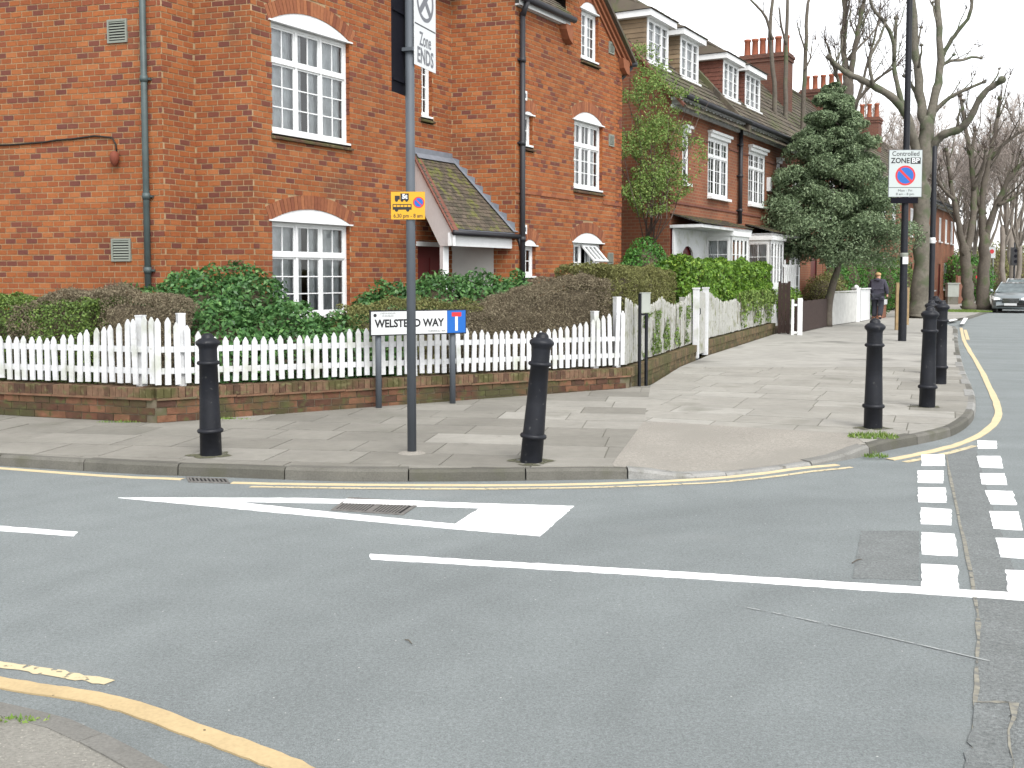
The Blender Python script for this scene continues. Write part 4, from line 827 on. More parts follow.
roof = rf.build('roof', 'tile_roof', house); tiled('roof_tiles', 'tile_roof', roof, FC.pt(-0.1, 0.22, 6.74), FC.pt(1.99, 0.22, 6.74), FC.pt(1.99, -1.5, 8.25), FC.pt(-0.3, -1.5, 8.25), 16, 12)
for k, (d0, off) in enumerate(((0.045, -0.22), (0.09, -0.12), (0.14, -0.03), (0.22, 0.05))):
    f = lambda s: VG(s) + off
    MB().fprism(FC, [(4.78 + k * 0.05, f(4.78 + k * 0.05)), (4.78 + k * 0.05, f(4.78 + k * 0.05) + 0.075), (2.9, f(2.9) + 0.075), (2.9, f(2.9))][::-1], 0.0, d0).build('verge_course', 'arch_brick' if k < 3 else 'tile_roof', house)
MB().fprism(FC, [(4.45, 6.42), (4.52, 6.22), (4.66, 6.12), (4.80, 6.10), (4.80, 6.40)], -0.02, 0.12).build('brick_corbel', 'arch_brick', house)
b = MB(); b.tube([FC.pt(4.95, 0.22, 6.36), FC.pt(4.95, -4, 6.36)], 0.06, 8); b.tube([FC.pt(4.95, 0.1, 6.3), FC.pt(4.85, -0.1, 6.05), FC.pt(4.75, -0.15, 5.9), FC.pt(4.75, -0.15, 0.2)], 0.04, 8); b.build('gutter', 'black_pipe', house, True)
sw = Fr(FC.pt(FC.L), FC.pt(FC.L, -5)); MB().uvbox(sw, 0, 5, -0.3, -0.003, 0.2, 6.45).build('side_wall', 'far_brick', house)
# ------------------------------------------------------------------ terrace along the street
E0, EE = (3.935, 27.07), (20.087, 55.913)
FE = Fr(E0, EE)
def wall_holes(b, fr, s0, s1, z0, z1, holes, d=0.0):
    xs = sorted({s0, s1, *[h[0] for h in holes], *[h[1] for h in holes]}); zs = sorted({z0, z1, *[h[2] for h in holes], *[h[3] for h in holes]})
    for i in range(len(xs) - 1):
        for j in range(len(zs) - 1):
            x, z = (xs[i] + xs[i + 1]) / 2, (zs[j] + zs[j + 1]) / 2
            if any(h[0] < x < h[1] and h[2] < z < h[3] for h in holes): continue
            a, c, e, f = xs[i], xs[i + 1], zs[j], zs[j + 1]; b.quad(fr.pt(a, d, e), fr.pt(c, d, e), fr.pt(c, d, f), fr.pt(a, d, f), 0.5, [(a, e), (c, e), (c, f), (a, f)])
EAVE, RIDGE, RD = 6.25, 10.15, 3.5
roofz = lambda d: EAVE + (0.05 - d) * (RIDGE - EAVE) / (RD + 0.05)
def roof_part(parent, fr, s0, s1, rows=26, cols=22):
    b = MB(); b.quad(fr.pt(s0, 0.4, roofz(0.4)), fr.pt(s1, 0.4, roofz(0.4)), fr.pt(s1, -RD, RIDGE), fr.pt(s0, -RD, RIDGE)); b.quad(fr.pt(s0, -RD, RIDGE), fr.pt(s1, -RD, RIDGE), fr.pt(s1, -7.4, EAVE - 0.3), fr.pt(s0, -7.4, EAVE - 0.3))
    r = b.build('roof', 'tile_roof', parent); tiled('roof_tiles', 'tile_roof', r, fr.pt(s0, 0.42, roofz(0.42)), fr.pt(s1, 0.42, roofz(0.42)), fr.pt(s1, -RD, RIDGE + 0.01), fr.pt(s0, -RD, RIDGE + 0.01), rows, cols, 0.025)
    b = MB(); b.tube([fr.pt(s0, -RD, RIDGE + 0.03), fr.pt(s1, -RD, RIDGE + 0.03)], 0.11, 8); b.build('ridge_tiles', 'tile_roof', r)
    return r
def eaves(parent, fr, s0, s1):
    b = MB(); b.fbox(fr, s0, s1, 0.0, 0.32, 6.08, 6.16); b.fbox(fr, s0, s1, 0, 0.08, 5.9, 5.97)
    n = int((s1 - s0) / 0.28)
    for k in range(n): x = s0 + (s1 - s0) * (k + 0.3) / n; b.fbox(fr, x, x + 0.12, 0.0, 0.26, 5.98, 6.08)
    o = b.build('cornice', 'white_old', parent); b = MB(); b.tube([fr.pt(s0, 0.40, 6.16), fr.pt(s1, 0.40, 6.16)], 0.075, 8); b.build('gutter', 'black_pipe', parent, True)
def dormer(parent, fr, s0, s1, cheek):
    d0 = -0.8; zt = 8.28; b = MB(); b.fbox(fr, s0 - 0.2, s1 + 0.2, -2.2, d0 + 0.18, zt - 0.02, zt + 0.14); dobj = b.build('dormer', 'white', parent)
    for x, sg in ((s0, -1), (s1, 1)):
        n = 9; dm = MB()
        for k in range(n):        # tile-hung or brick cheeks in courses
            za = 7.15 + (zt - 7.15) * k / n; zb = 7.15 + (zt - 7.15) * (k + 1) / n; ba = d0 - (za - 7.15) * 0.93 - 0.02; bb = d0 - (zb - 7.15) * 0.93 - 0.02
            o = 0.02 * sg; dm.add([fr.pt(x + o, d0, za), fr.pt(x + o, ba - 0.25, za), fr.pt(x + o * 0.3, bb - 0.25, zb), fr.pt(x + o * 0.3, d0, zb)], [(0, 1, 2, 3)], random.random())
        dm.build('dormer_cheek', 'tile_hung' if cheek == 'tile' else 'tile_red', dobj)
    a, c, e, f = fr.pt(s0 - 0.24, d0 + 0.22, zt + 0.15), fr.pt(s1 + 0.24, d0 + 0.22, zt + 0.15), fr.pt(s1 - 0.25, -2.6, 9.3), fr.pt(s0 + 0.25, -2.6, 9.3)
    b = MB(); b.quad(a, c, e, f); g, h = fr.pt(s0 - 0.24, -2.3, zt + 0.15), fr.pt(s1 + 0.24, -2.3, zt + 0.15); b.add([a, f, g], [(0, 1, 2)]); b.add([c, h, e], [(0, 1, 2)]); b.build('dormer_roof', 'tile_roof', dobj)
    tiled('roof_tiles', 'tile_roof', dobj, a, c, e, f, 8, 9)
    # window
    b = MB(); zb = 7.15
    for x0, x1, z0, z1 in ((s0, s0 + 0.09, zb, zt), (s1 - 0.09, s1, zb, zt), (s0 + 0.09, s1 - 0.09, zt - 0.1, zt), (s0 + 0.09, s1 - 0.09, zb, zb + 0.09), ((s0 + s1) / 2 - 0.28, (s0 + s1) / 2 - 0.22, zb + 0.09, zt - 0.1), ((s0 + s1) / 2 + 0.22, (s0 + s1) / 2 + 0.28, zb + 0.09, zt - 0.1)): b.fbox(fr, x0, x1, d0 - 0.05, d0 + 0.02, z0, z1)
    for k in range(1, 4): z = zb + (zt - zb) * k / 4; b.fbox(fr, s0 + 0.09, s1 - 0.09, d0 - 0.03, d0 - 0.005, z - 0.01, z + 0.01)
    b.fbox(fr, s0 - 0.05, s1 + 0.05, d0, d0 + 0.1, zb - 0.05, zb); b.build('dormer_window', 'white', dobj)
    MB().quad(fr.pt(s0, d0 - 0.03, zb), fr.pt(s1, d0 - 0.03, zb), fr.pt(s1, d0 - 0.03, zt), fr.pt(s0, d0 - 0.03, zt)).build('pane', 'glass', dobj)
    MB().quad(fr.pt(s0, d0 - 0.12, zb), fr.pt(s1, d0 - 0.12, zb), fr.pt(s1, d0 - 0.12, zt), fr.pt(s0, d0 - 0.12, zt)).build('blind', 'curtain', dobj)
def simple_window(parent, fr, s0, s1, z0, z1, lights=3, hood=True, transom=None, rows=3):
    w_ = window(parent, fr, s0, s1, z0, z1, lights, rows, 2 if (s1 - s0) > 0.8 else 1, transom, 2, 0, False, -0.01, True, False, None, False, 0.07, 'white', 0.5, False)
    b = MB()
    if hood: b.fbox(fr, s0 - 0.04, s1 + 0.04, 0, 0.14, z1 + 0.10, z1 + 0.17); b.fbox(fr, s0, s1, 0, 0.08, z1, z1 + 0.10); b.build('hood', 'white', w_)
    MB().fbox(fr, s0 - 0.03, s1 + 0.03, 0, 0.12, z0 - 0.07, z0).build('sill', 'white', w_)
    return w_
def bay(parent, s0, s1, dp):
    """square timber bay under a flat white cornice"""
    c0, c1, c2, c3 = FE.pt(s0, 0), FE.pt(s0, dp), FE.pt(s1, dp), FE.pt(s1, 0); fl, ff, fq = Fr(c0, c1), Fr(c1, c2), Fr(c2, c3)
    b = MB(); b.prism([tuple(FE.pt(x, d)[:2]) for x, d in ((s0 - 0.05, 0), (s0 - 0.05, dp + 0.06), (s1 + 0.05, dp + 0.06), (s1 + 0.05, 0))][::-1], 2.80, 3.0); b.build('bay_cornice', 'white', parent); b = MB()
    b.prism([tuple(FE.pt(x, d)[:2]) for x, d in ((s0, 0), (s0, dp), (s1, dp), (s1, 0))][::-1], 0.2, 1.42); o = b.build('bay_window', 'white', parent)
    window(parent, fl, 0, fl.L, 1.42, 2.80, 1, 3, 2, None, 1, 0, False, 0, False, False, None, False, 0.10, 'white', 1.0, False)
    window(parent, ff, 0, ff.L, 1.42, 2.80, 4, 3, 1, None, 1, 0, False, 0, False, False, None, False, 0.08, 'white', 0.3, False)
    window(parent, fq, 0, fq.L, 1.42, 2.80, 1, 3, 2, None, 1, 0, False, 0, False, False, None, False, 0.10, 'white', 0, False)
def terrace(s0, s1, label, wins, narrow, bays, dorm, cheek, porch_s):
    h = thing('terraced_house', label, 'house', FE.pt((s0 + s1) / 2, -3, 0.2), 'red brick houses along the street')
    holes = [(a, c, 3.9, 5.5) for a, c in wins] + [(a, a + 0.42, 4.1, 5.4) for a in narrow]
    b = MB(); wall_holes(b, FE, s0, s1, 0.2, EAVE + 0.02, holes); b.build('front_wall', 'far_brick', h)
    for a, c in wins: simple_window(h, FE, a, c, 3.9, 5.5, 3, True, 5.0, 3)
    for a in narrow: simple_window(h, FE, a, a + 0.42, 4.1, 5.4, 1, True, None, 4)
    b = MB()
    for z in (3.55, 5.32):
        edges = sorted([s0, s1] + [q for a in holes if a[2] < z + 0.05 < a[3] + 0.05 for q in (a[0] - 0.05, a[1] + 0.05)])
        for k in range(0, len(edges), 2): b.fbox(FE, edges[k], edges[k + 1], 0, 0.03, z, z + 0.05)
    b.build('string_course', 'tile_red', h)
    roof_part(h, FE, s0, s1); eaves(h, FE, s0, s1)
    for a, c in dorm: dormer(h, FE, a, c, cheek)
    for a, c in bays: bay(h, a, c, 0.78)
    a, c = porch_s; b = MB(); P = [(a, 0.2), (a + 0.55, 0.2), (a + 0.55, 2.1)] + [(a + 1.0 - 0.45 * math.cos(t), 2.1 + 0.4 * math.sin(t)) for t in np.linspace(0.3, math.pi - 0.3, 7)] + [(a + 1.45, 2.1), (a + 1.45, 0.2), (c, 0.2), (c, 2.92), (a, 2.92)]
    b.fprism(FE, P, 0.05, 0.10); b.build('porch_screen', 'white_old', h)
    b = MB(); b.fbox(FE, a, c, 0.003, 0.02, 0.2, 2.9); b.build('porch_recess', 'door_red', h)
    lo, hi = min(a, bays[0][0]) - 0.05, max(c, bays[0][1]) + 0.1
    b = MB(); b.quad(FE.pt(lo, 0.86, 3.02), FE.pt(hi, 0.86, 3.02), FE.pt(hi, 0, 3.27), FE.pt(lo, 0, 3.27)); b.fbox(FE, lo, hi, 0.0, 0.84, 2.925, 3.0); cnp = b.build('canopy', 'white_old', h)
    tiled('canopy_tiles', 'tile_moss', cnp, FE.pt(lo, 0.89, 3.03), FE.pt(hi, 0.89, 3.03), FE.pt(hi, 0.0, 3.29), FE.pt(lo, 0, 3.29), 6, 22)
    return h
h2 = terrace(0.0, 5.3, 'red brick house overgrown with creeper, two tile-hung dormers in its roof', [(2.82, 4.55)], [0.85], [(2.55, 4.07)], [(0.37, 1.82), (2.75, 4.18)], 'tile', (0.05, 2.5))
b = MB(); Z = Fr(FE.pt(0, -7.2), FE.pt(0, 0)); pts = [(0, 0.2), (Z.L, 0.2), (Z.L, EAVE), (Z.L - RD, RIDGE - 0.05), (0, EAVE - 0.2)]
b.add([Z.pt(s, 0, z) for s, z in pts], [(0, 1, 2, 3, 4)]); b.uv[0] = pts; b.uvbox(Z, 4.4, 5.4, 0, 0.3, 0.2, 8.6); b.build('side_wall', 'far_brick', h2)
b = MB(); n = 14
for k in range(n):
    d0, d1 = 0.4 - 3.9 * k / n, 0.4 - 3.9 * (k + 1) / n; b.add([FE.pt(-0.14, d0, roofz(d0) - .02), FE.pt(-0.14, d1, roofz(d1) - .02), FE.pt(-0.14, d1, roofz(d1) + 0.06), FE.pt(-0.14, d0, roofz(d0) + 0.06), FE.pt(0.05, d0, roofz(d0) + 0.06), FE.pt(0.05, d1, roofz(d1) + 0.06)], [(1, 0, 3, 2), (3, 4, 5, 2)])
b.build('verge_tiles', 'tile_red', h2)
h3 = terrace(5.3, 10.7, 'red brick house with two brick-cheeked dormers left of the tall chimney', [(6.50, 8.22)], [9.55], [(6.27, 7.70)], [(6.42, 7.88), (8.63, 10.25)], 'brick', (7.9, 10.2))
b = MB()
for k in range(18):       # raised party verge between the two roofs
    d0, d1 = 0.42 - 3.92 * k / 18, 0.42 - 3.92 * (k + 1) / 18; b.add([FE.pt(x, d, roofz(d) + z) for d in (d0, d1) for x, z in ((5.14, 0), (5.14, 0.22), (5.36, 0.22), (5.36, 0))], [(0, 1, 5, 4), (1, 2, 6, 5), (2, 3, 7, 6), (0, 3, 2, 1)], random.random())
b.build('party_verge', 'tile_roof', h3)
o = downpipe(FE, 5.45, 3.25, 6.1, 'black_pipe', (3.6, 4.6, 5.5), 0.06, h3, 0.09)
MB().fbox(FE, 8.45, 8.65, 0, 0.12, 4.42, 4.85).build('alarm_box', 'white', h3)
# the rest of the row, further off and mostly behind trees
def far_house(i, s0, wd, label):
    h = thing('terraced_house', label, 'house', FE.pt(s0 + wd / 2, -3, 0.2), 'red brick houses along the street')
    if i == 0:
        ws = [(0.8, 1.75, 3.9, 5.4), (3.45, 4.4, 3.9, 5.4), (0.6, 2.0, 0.9, 2.6), (3.5, 4.4, 0.3, 2.5)]; fr = Fr(FE.pt(s0), FE.pt(s0 + wd)); parts = []
        b = MB(); wall_holes(b, fr, 0, wd, 0.2, EAVE + 0.02, ws); b.build('front_wall', 'far_brick', h)
        for x in ws[:3]: simple_window(h, fr, *x, 2, False, None, 4)
        MB().fbox(fr, 3.5, 4.4, -0.1, -0.04, 0.3, 2.5).build('front_door', 'door_red', h)
        global FEsave; r = roof_part(h, fr, 0, wd, 18, 14); eaves(h, fr, 0, wd)
        return h
    src = first_far; h.location = FE.pt(s0 + wd / 2, -3, 0.2)
    def cp(o, par):
        c = o.copy(); COL.objects.link(c); c.parent = par
        for q in o.children: cp(q, c)
    for q in src.children: cp(q, h)
    return h
FL = ['red brick house right behind the evergreen tree', 'red brick house beyond the evergreen tree, second past its trunk', 'red brick house seen between evergreen tree and black lamp post', 'red brick house behind the large bare street tree', 'red brick house just past the large bare street tree', 'distant red brick house left of the twin street trees', 'distant red brick house behind the twin street trees', 'distant red brick house above the parked cars']
for i in range(8):
    hh = far_house(i, 10.75 + 5.35 * i, 5.3, FL[i])
    if i == 0: first_far = hh
def chimney(s, d0, d1, zt, zp, npot, label):
    c = thing('chimney_stack', label, 'chimney', FE.pt(s, (d0 + d1) / 2, 8.0), 'brick chimney stacks of the terrace'); fr = Fr(FE.pt(s, d0), FE.pt(s, d1)); L = fr.L
    b = MB(); b.uvbox(fr, 0, L, -0.45, 0.45, 7.0, zt - 0.32); b.uvbox(fr, -0.04, L + 0.04, -0.49, 0.49, zt - 0.32, zt - 0.18); b.uvbox(fr, -0.08, L + 0.08, -0.53, 0.53, zt - 0.18, zt - 0.08); b.uvbox(fr, -0.03, L + 0.03, -0.48, 0.48, zt - 0.08, zt); b.build('stack', 'chimney_brick', c)
    for k in range(npot):
        p = fr.pt(L * (k + 0.5) / npot, 0, zt); MB().lathe([(0.15, -0.05), (0.13, 0.1), (0.115, zp - zt - 0.1), (0.14, zp - zt - 0.08), (0.14, zp - zt), (0.1, zp - zt), (0.1, 0.1)], 12, p).build('chimney_pot', 'pot', c, True)
chimney(17.5, -3.62, -1.75, 10.5, 11.2, 6, 'tall wide brick chimney with six pots beside the dormers')
chimney(28.0, -3.9, -1.95, 10.75, 11.45, 5, 'brick chimney with pots rising behind the evergreen tree top')
chimney(38.5, -3.4, -2.2, 10.7, 11.5, 3, 'smaller far brick chimney right of the evergreen tree')
# ------------------------------------------------------------------ low garden walls
W0, W1, W2, W3, W4, W5 = (-9.0, 13.52), (-3.9, 11.78), (1.70, 15.55), (3.62, 21.2), (3.99, 22.2), (7.55, 31.0)
S1, S2, S3, S4 = Fr(W0, W1), Fr(W1, W2), Fr(W2, W3), Fr(W4, W5)
cop_v, gb_v, cop_m, gb_m = [], [], [], []
for k in range(10):
    b = MB(); b.fbox(WF, 0, 0.072, -0.235, 0.022, 0, 0.108, random.random()); me = b.mesh('coping_brick'); me.materials.append(M['gw_coping']); cop_v.append(me)
    b = MB(); b.fbox(WF, 0, 0.208, -0.10, random.uniform(0.004, 0.012), 0, 0.073, random.random()); me = b.mesh('brick'); me.materials.append(M['gw_brick']); gb_v.append(me)
    for src_, dst_ in ((cop_v, cop_m), (gb_v, gb_m)): m2 = src_[-1].copy(); m2.materials.clear(); m2.materials.append(M['gw_brick_moss']); dst_.append(m2)
def low_wall(root, fr, drop, courses=3, a=0.0, c=None, cop_v=cop_v, gb_v=gb_v, ledge='tile_ledge'):
    """drop(s): how far the whole wall sits lower, following the pavement"""
    c = fr.L if c is None else c; z0 = 0.10; zl = z0 + courses * 0.083; b = MB(); n = max(1, int((c - a) / 0.8)); P = fr.pt
    for k in range(n):
        s0, s1 = a + (c - a) * k / n, a + (c - a) * (k + 1) / n; d0, d1 = drop(s0), drop(s1)
        b.add([P(s0, 0, -0.1), P(s1, 0, -0.1), P(s1, 0, zl - d1), P(s0, 0, zl - d0), P(s0, -0.22, zl - d0), P(s1, -0.22, zl - d1), P(s0, -0.22, 0), P(s1, -0.22, 0)], [(0, 1, 2, 3), (3, 2, 5, 4), (4, 5, 7, 6)])
    b.build('mortar_bed', 'gw_mortar', root)
    for r in range(courses):
        s = a - (0.11 if r % 2 else 0)
        while s < c - 0.05:
            if s >= a - 1e-6 and s + 0.218 <= c + 0.02: child('brick', random.choice(gb_v), root, P(s + 0.004, 0, z0 + r * 0.083 + 0.005 - drop(s)), fr.ang)
            s += 0.219
    s = a
    while s < c - 0.3:
        e = min(s + 0.45, c); b = MB(); b.fbox(fr, s + 0.003, e - 0.003, -0.22, 0.03 + random.uniform(-0.003, 0.003), zl - drop((s + e) / 2), zl + 0.022 - drop((s + e) / 2)); b.build('creasing_tile', ledge, root); s = e
    s = a
    while s < c - 0.07:
        child('coping_brick', random.choice(cop_v), root, P(s + 0.003, 0, zl + 0.023 - drop(s) + random.uniform(-0.003, 0.003)), fr.ang); s += 0.0785
gw1 = thing('garden_wall', 'low mossy brick wall under the white picket fence facing the junction', 'wall', (-1.5, 13.4, 0.1), 'low front garden walls')
gw2 = thing('garden_wall', 'low mossy brick wall beside the corner house along the street', 'wall', (2.5, 18, 0.1), 'low front garden walls')
gw3 = thing('garden_wall', 'low brick wall under the ivy-covered white fence past the gate', 'wall', (5.5, 26, 0.1), 'low front garden walls')
low_wall(gw1, S1, lambda s: 0.0, 3, 2.2); low_wall(gw1, S2, lambda s: 0.09 * s / S2.L); low_wall(gw2, S3, lambda s: 0.09 + 0.02 * s / S3.L, 3, 0.05, None, cop_m, gb_m, 'gw_brick_moss'); low_wall(gw3, S4, lambda s: 0.1, 3, 0.0, None, cop_m, gb_m, 'gw_brick_moss')
top1 = lambda s: 0.46 + 0.025; top2 = lambda s: 0.485 - 0.09 * s / S2.L; top3 = lambda s: 0.395 - 0.02 * s / S3.L; top4 = lambda s: 0.385
# ------------------------------------------------------------------ picket fences
def picket_mesh(h, wd=0.07, th=0.02, m='white_old', point=0.055):
    b = MB(); pl = [(-wd / 2, 0), (wd / 2, 0), (wd / 2, h - point), (wd * 0.14, h - point * 0.18), (0, h), (-wd * 0.14, h - point * 0.18), (-wd / 2, h - point)]
    b.fprism(WF, pl, -th / 2, th / 2); me = b.mesh('picket'); me.materials.append(M[m]); return me
cacheP = {}
def picket(root, fr, s, d, z0, h, m='white_old', wd=0.07):
    k = (round(h, 2), m, wd)
    if k not in cacheP: cacheP[k] = picket_mesh(k[0], wd, m=m)
    o = child('picket', cacheP[k], root, fr.pt(s, d, z0), fr.ang); o.rotation_euler = (random.gauss(0, 0.012), random.gauss(0, 0.017), fr.ang)
def prof(pts): return lambda s: float(np.interp(s, [p[0] for p in pts], [p[1] for p in pts]))
def fence(root, fr, a, c, pitch, base, top, posts, m='white_old', d=-0.09, wd=0.065, rails=(0.14, 0.38)):
    s = a
    while s < c: picket(root, fr, s, d + random.uniform(-0.004, 0.004), base(s) + 0.03 + random.uniform(-0.01, 0.01), top(s) - base(s) - 0.03 + random.uniform(-0.012, 0.012), m, wd); s += pitch * random.uniform(0.96, 1.04)
    for q in rails:
        b = MB(); n = 6; P = fr.pt
        for k in range(n):
            s0, s1 = a - 0.03 + (c - a + 0.03) * k / n, a - 0.03 + (c - a + 0.03) * (k + 1) / n; z0, z1 = base(s0) + q, base(s1) + q
            b.add([P(s0, d - 0.015, z0), P(s1, d - 0.015, z1), P(s1, d - 0.015, z1 + 0.065), P(s0, d - 0.015, z0 + 0.065), P(s0, d - 0.05, z0), P(s1, d - 0.05, z1), P(s1, d - 0.05, z1 + 0.065), P(s0, d - 0.05, z0 + 0.065)], [(0, 1, 2, 3), (3, 2, 6, 7), (4, 5, 1, 0), (5, 4, 7, 6)])
        b.build('rail', m, root)
    for s, h in posts:
        b = MB(); b.fbox(fr, s - 0.04, s + 0.04, d - 0.14, d - 0.052, 0.15, h); b.fbox(fr, s - 0.044, s + 0.044, d - 0.144, d - 0.048, h, h + 0.015); b.build('post', m, root)
pf1 = thing('picket_fence', 'white picket fence with pointed pales wrapping the corner by the road', 'fence', (-1.5, 13.5, 0.45), 'white garden fences')
fence(pf1, S1, 2.3, S1.L - 0.02, 0.11, top1, prof([(0, 1.01), (4.05, 1.02), (4.35, 1.09), (4.9, 1.2), (5.2, 1.26), (5.4, 1.27)]), [(2.9, 1.1), (5.06, 1.26)])
fence(pf1, S2, 0.05, S2.L - 0.02, 0.11, top2, prof([(0, 1.27), (0.2, 1.25), (0.35, 1.17), (0.5, 1.10), (0.7, 1.035), (1, 1.012), (1.95, 1.0), (2.2, 1.03), (2.5, 1.066), (3.2, 1.09), (4.0, 1.03), (4.4, 0.975), (5.2, 0.965), (5.75, 1.02), (6.25, 1.13), (6.6, 1.2)]), [(0.34, 1.28), (3.3, 1.12), (6.25, 1.2), (6.66, 1.40)])
pf2 = thing('picket_fence', 'mossy white fence of close boards with scalloped top left of the gate', 'fence', (2.5, 18.2, 0.4), 'white garden fences')
fence(pf2, S3, 0.08, S3.L - 0.02, 0.098, top3, prof([(0, 1.41), (0.5, 1.33), (0.9, 1.28), (1.5, 1.24), (2.2, 1.28), (2.75, 1.37), (3.1, 1.31), (3.6, 1.23), (4.2, 1.20), (5.0, 1.26), (5.7, 1.38)]), [(2.75, 1.2), (5.4, 1.3)], 'white_moss', -0.09, 0.072, (0.2, 0.6))
pf3 = thing('picket_fence', 'weathered white board fence with ivy hanging over it past the gate', 'fence', (5.7, 26.5, 0.4), 'white garden fences')
fence(pf3, S4, 0.05, S4.L - 0.05, 0.112, top4, prof([(0, 1.45), (0.5, 1.43), (1.35, 1.27), (2.3, 1.14), (3.0, 1.15), (3.7, 1.19), (4.3, 1.1), (5.2, 1.03), (7, 1.12), (8, 1.02), (9.7, 1.05)]), [(3.7, 1.1), (7, 1.1)], 'white_moss', -0.09, 0.104, (0.2, 0.5))
# gate between the two
GF = Fr((3.64, 21.25), (3.98, 22.17)); gate = thing('garden_gate', 'white board garden gate between the two fences', 'gate', GF.pt(0.5, 0, 0.1))
for k in range(9): s0 = 0.07 + k * 0.098; b = MB(); b.fbox(GF, s0, s0 + 0.09, -0.03, -0.008, 0.16, 1.42 - 0.05 * abs(k - 4) / 4); b.build('board', 'white_moss', gate)
for s0 in (-0.06, 0.97): b = MB(); b.fbox(GF, s0, s0 + 0.11, -0.07, 0.04, 0.1, 1.46); b.fbox(GF, s0 - 0.012, s0 + 0.122, -0.082, 0.052, 1.46, 1.49); b.build('gate_post', 'white_old', gate)
for z in (0.35, 1.1): b = MB(); b.fbox(GF, 0.06, 0.96, -0.06, -0.03, z, z + 0.09); b.build('rail', 'white_old', gate)
b = MB(); b.tube([GF.pt(0.2, 0.0, 0.95), GF.pt(0.2, 0.03, 0.97), GF.pt(0.2, 0.03, 1.07), GF.pt(0.2, 0, 1.09)], 0.01, 6); b.build('latch', 'black_pipe', gate)
# fences further up the street
def boards(name, label, cat, p, q, n, h, m, gap=0.006, base=0.12, cap=False, group='fences further up the street'):
    fr = Fr(p, q); t = thing(name, label, cat, fr.pt(fr.L / 2, 0, 0.1), group); wd = fr.L / n; cache = []
    for k in range(4): b = MB(); b.fbox(WF, 0, wd - gap, -0.012, 0.012, 0, h + random.uniform(-0.01, 0.01)); me = b.mesh('board'); me.materials.append(M[m]); cache.append(me)
    for k in range(n): child('board', random.choice(cache), t, fr.pt(k * wd, 0, base), fr.ang)
    for s in (0, fr.L - 0.06): b = MB(); b.fbox(fr, s, s + 0.07, -0.1, -0.02, 0.1, h + base + 0.04); b.build('post', m, t)
    if cap: b = MB(); b.fbox(fr, 0, fr.L, -0.05, 0.05, h + base + 0.015, h + base + 0.06); b.build('cap_rail', m, t)
    return t
boards('fence_end_panel', 'tall dark brown wooden panel ending the ivy-covered fence', 'fence panel', (7.50, 30.45), (7.80, 30.35), 3, 1.42, 'brown_wood')
wg = Fr((7.70, 29.75), (8.02, 29.72)); t = thing('narrow_gate', 'narrow white gate with two posts beside the dark brown panel', 'gate', wg.pt(0.15, 0, 0.1))
for s, h in ((0.0, 0.98), (0.17, 1.02)): b = MB(); b.fbox(wg, s, s + (0.07 if s == 0 else 0.13), -0.1, 0, 0.1, 0.1 + h); b.build('gate_post', 'white', t)
b = MB(); b.fbox(wg, 0.07, 0.17, -0.06, -0.04, 0.14, 0.2); b.fbox(wg, 0.07, 0.17, -0.06, -0.04, 0.9, 0.96); b.build('rail', 'white', t)
boards('board_fence', 'low dark brown board fence under the evergreen tree', 'fence', (8.15, 30.75), (10.35, 35.2), 26, 0.88, 'brown_wood')
boards('board_fence', 'pale grey board fence with flat cap beyond the dark brown fence', 'fence', (10.40, 35.3), (12.25, 38.4), 24, 1.05, 'grey_panel', cap=True)
boards('board_fence', 'white board fence behind the walking person', 'fence', (12.5, 38.75), (13.35, 40.3), 12, 1.12, 'white', cap=True)
gp2 = Fr((12.25, 38.42), (12.5, 38.6)); t = thing('gate_post', 'thick white gate post left of the walking person', 'gate post', gp2.pt(0.1, 0, 0.1))
b = MB(); b.fbox(gp2, 0, 0.2, -0.2, 0, 0.1, 1.28); b.build('shaft', 'white', t); b = MB(); b.fbox(gp2, -0.02, 0.22, -0.22, 0.02, 1.28, 1.32); b.lathe([(0.09, 0), (0.09, 0.05), (0.02, 0.1)], 8, gp2.pt(0.1, -0.1, 1.32)); b.build('cap', 'white', t)
lw = Fr((13.9, 41.0), (14.9, 43.0)); t = thing('garden_wall', 'low red brick wall with pale coping right of the walking person', 'wall', lw.pt(1, 0, 0.1), 'low front garden walls')
MB().uvbox(lw, 0, lw.L, -0.22, 0, 0.1, 0.62).build('brickwork', 'far_brick', t); MB().fbox(lw, -0.03, lw.L + 0.03, -0.25, 0.03, 0.62, 0.82).build('coping', 'white_old', t)
for x, y, h, l in ((11.62, 32.6, 1.4, 'pale wooden stake just left of the black lamp post'), (13.25, 36.2, 1.22, 'pale wooden stake right of the black lamp post')):
    t = thing('tree_stake', l, 'post', (x, y, 0.1)); MB().box3(x - 0.045, x + 0.045, y - 0.045, y + 0.045, 0.05, 0.1 + h).build('shaft', 'pale_wood', t); MB().box3(x - 0.05, x + 0.05, y - 0.05, y + 0.05, 0.1 + h, 0.13 + h).build('cap', 'pale_wood', t)
rl = Fr((8.35, 33.1), (9.0, 34.3)); t = thing('white_railing', 'short white slatted railing behind the bright green hedge', 'railing', rl.pt(0.6, 0, 0.2))
for k in range(7): s = rl.L * k / 6.4; b = MB(); b.fbox(rl, s, s + 0.08, -0.03, 0, 0.2, 2.08 if k % 3 else 2.22); b.build('slat', 'white', t)
for z in (1.1, 2.0): b = MB(); b.fbox(rl, 0, rl.L, -0.06, -0.031, z, z + 0.08); b.build('rail', 'white', t)
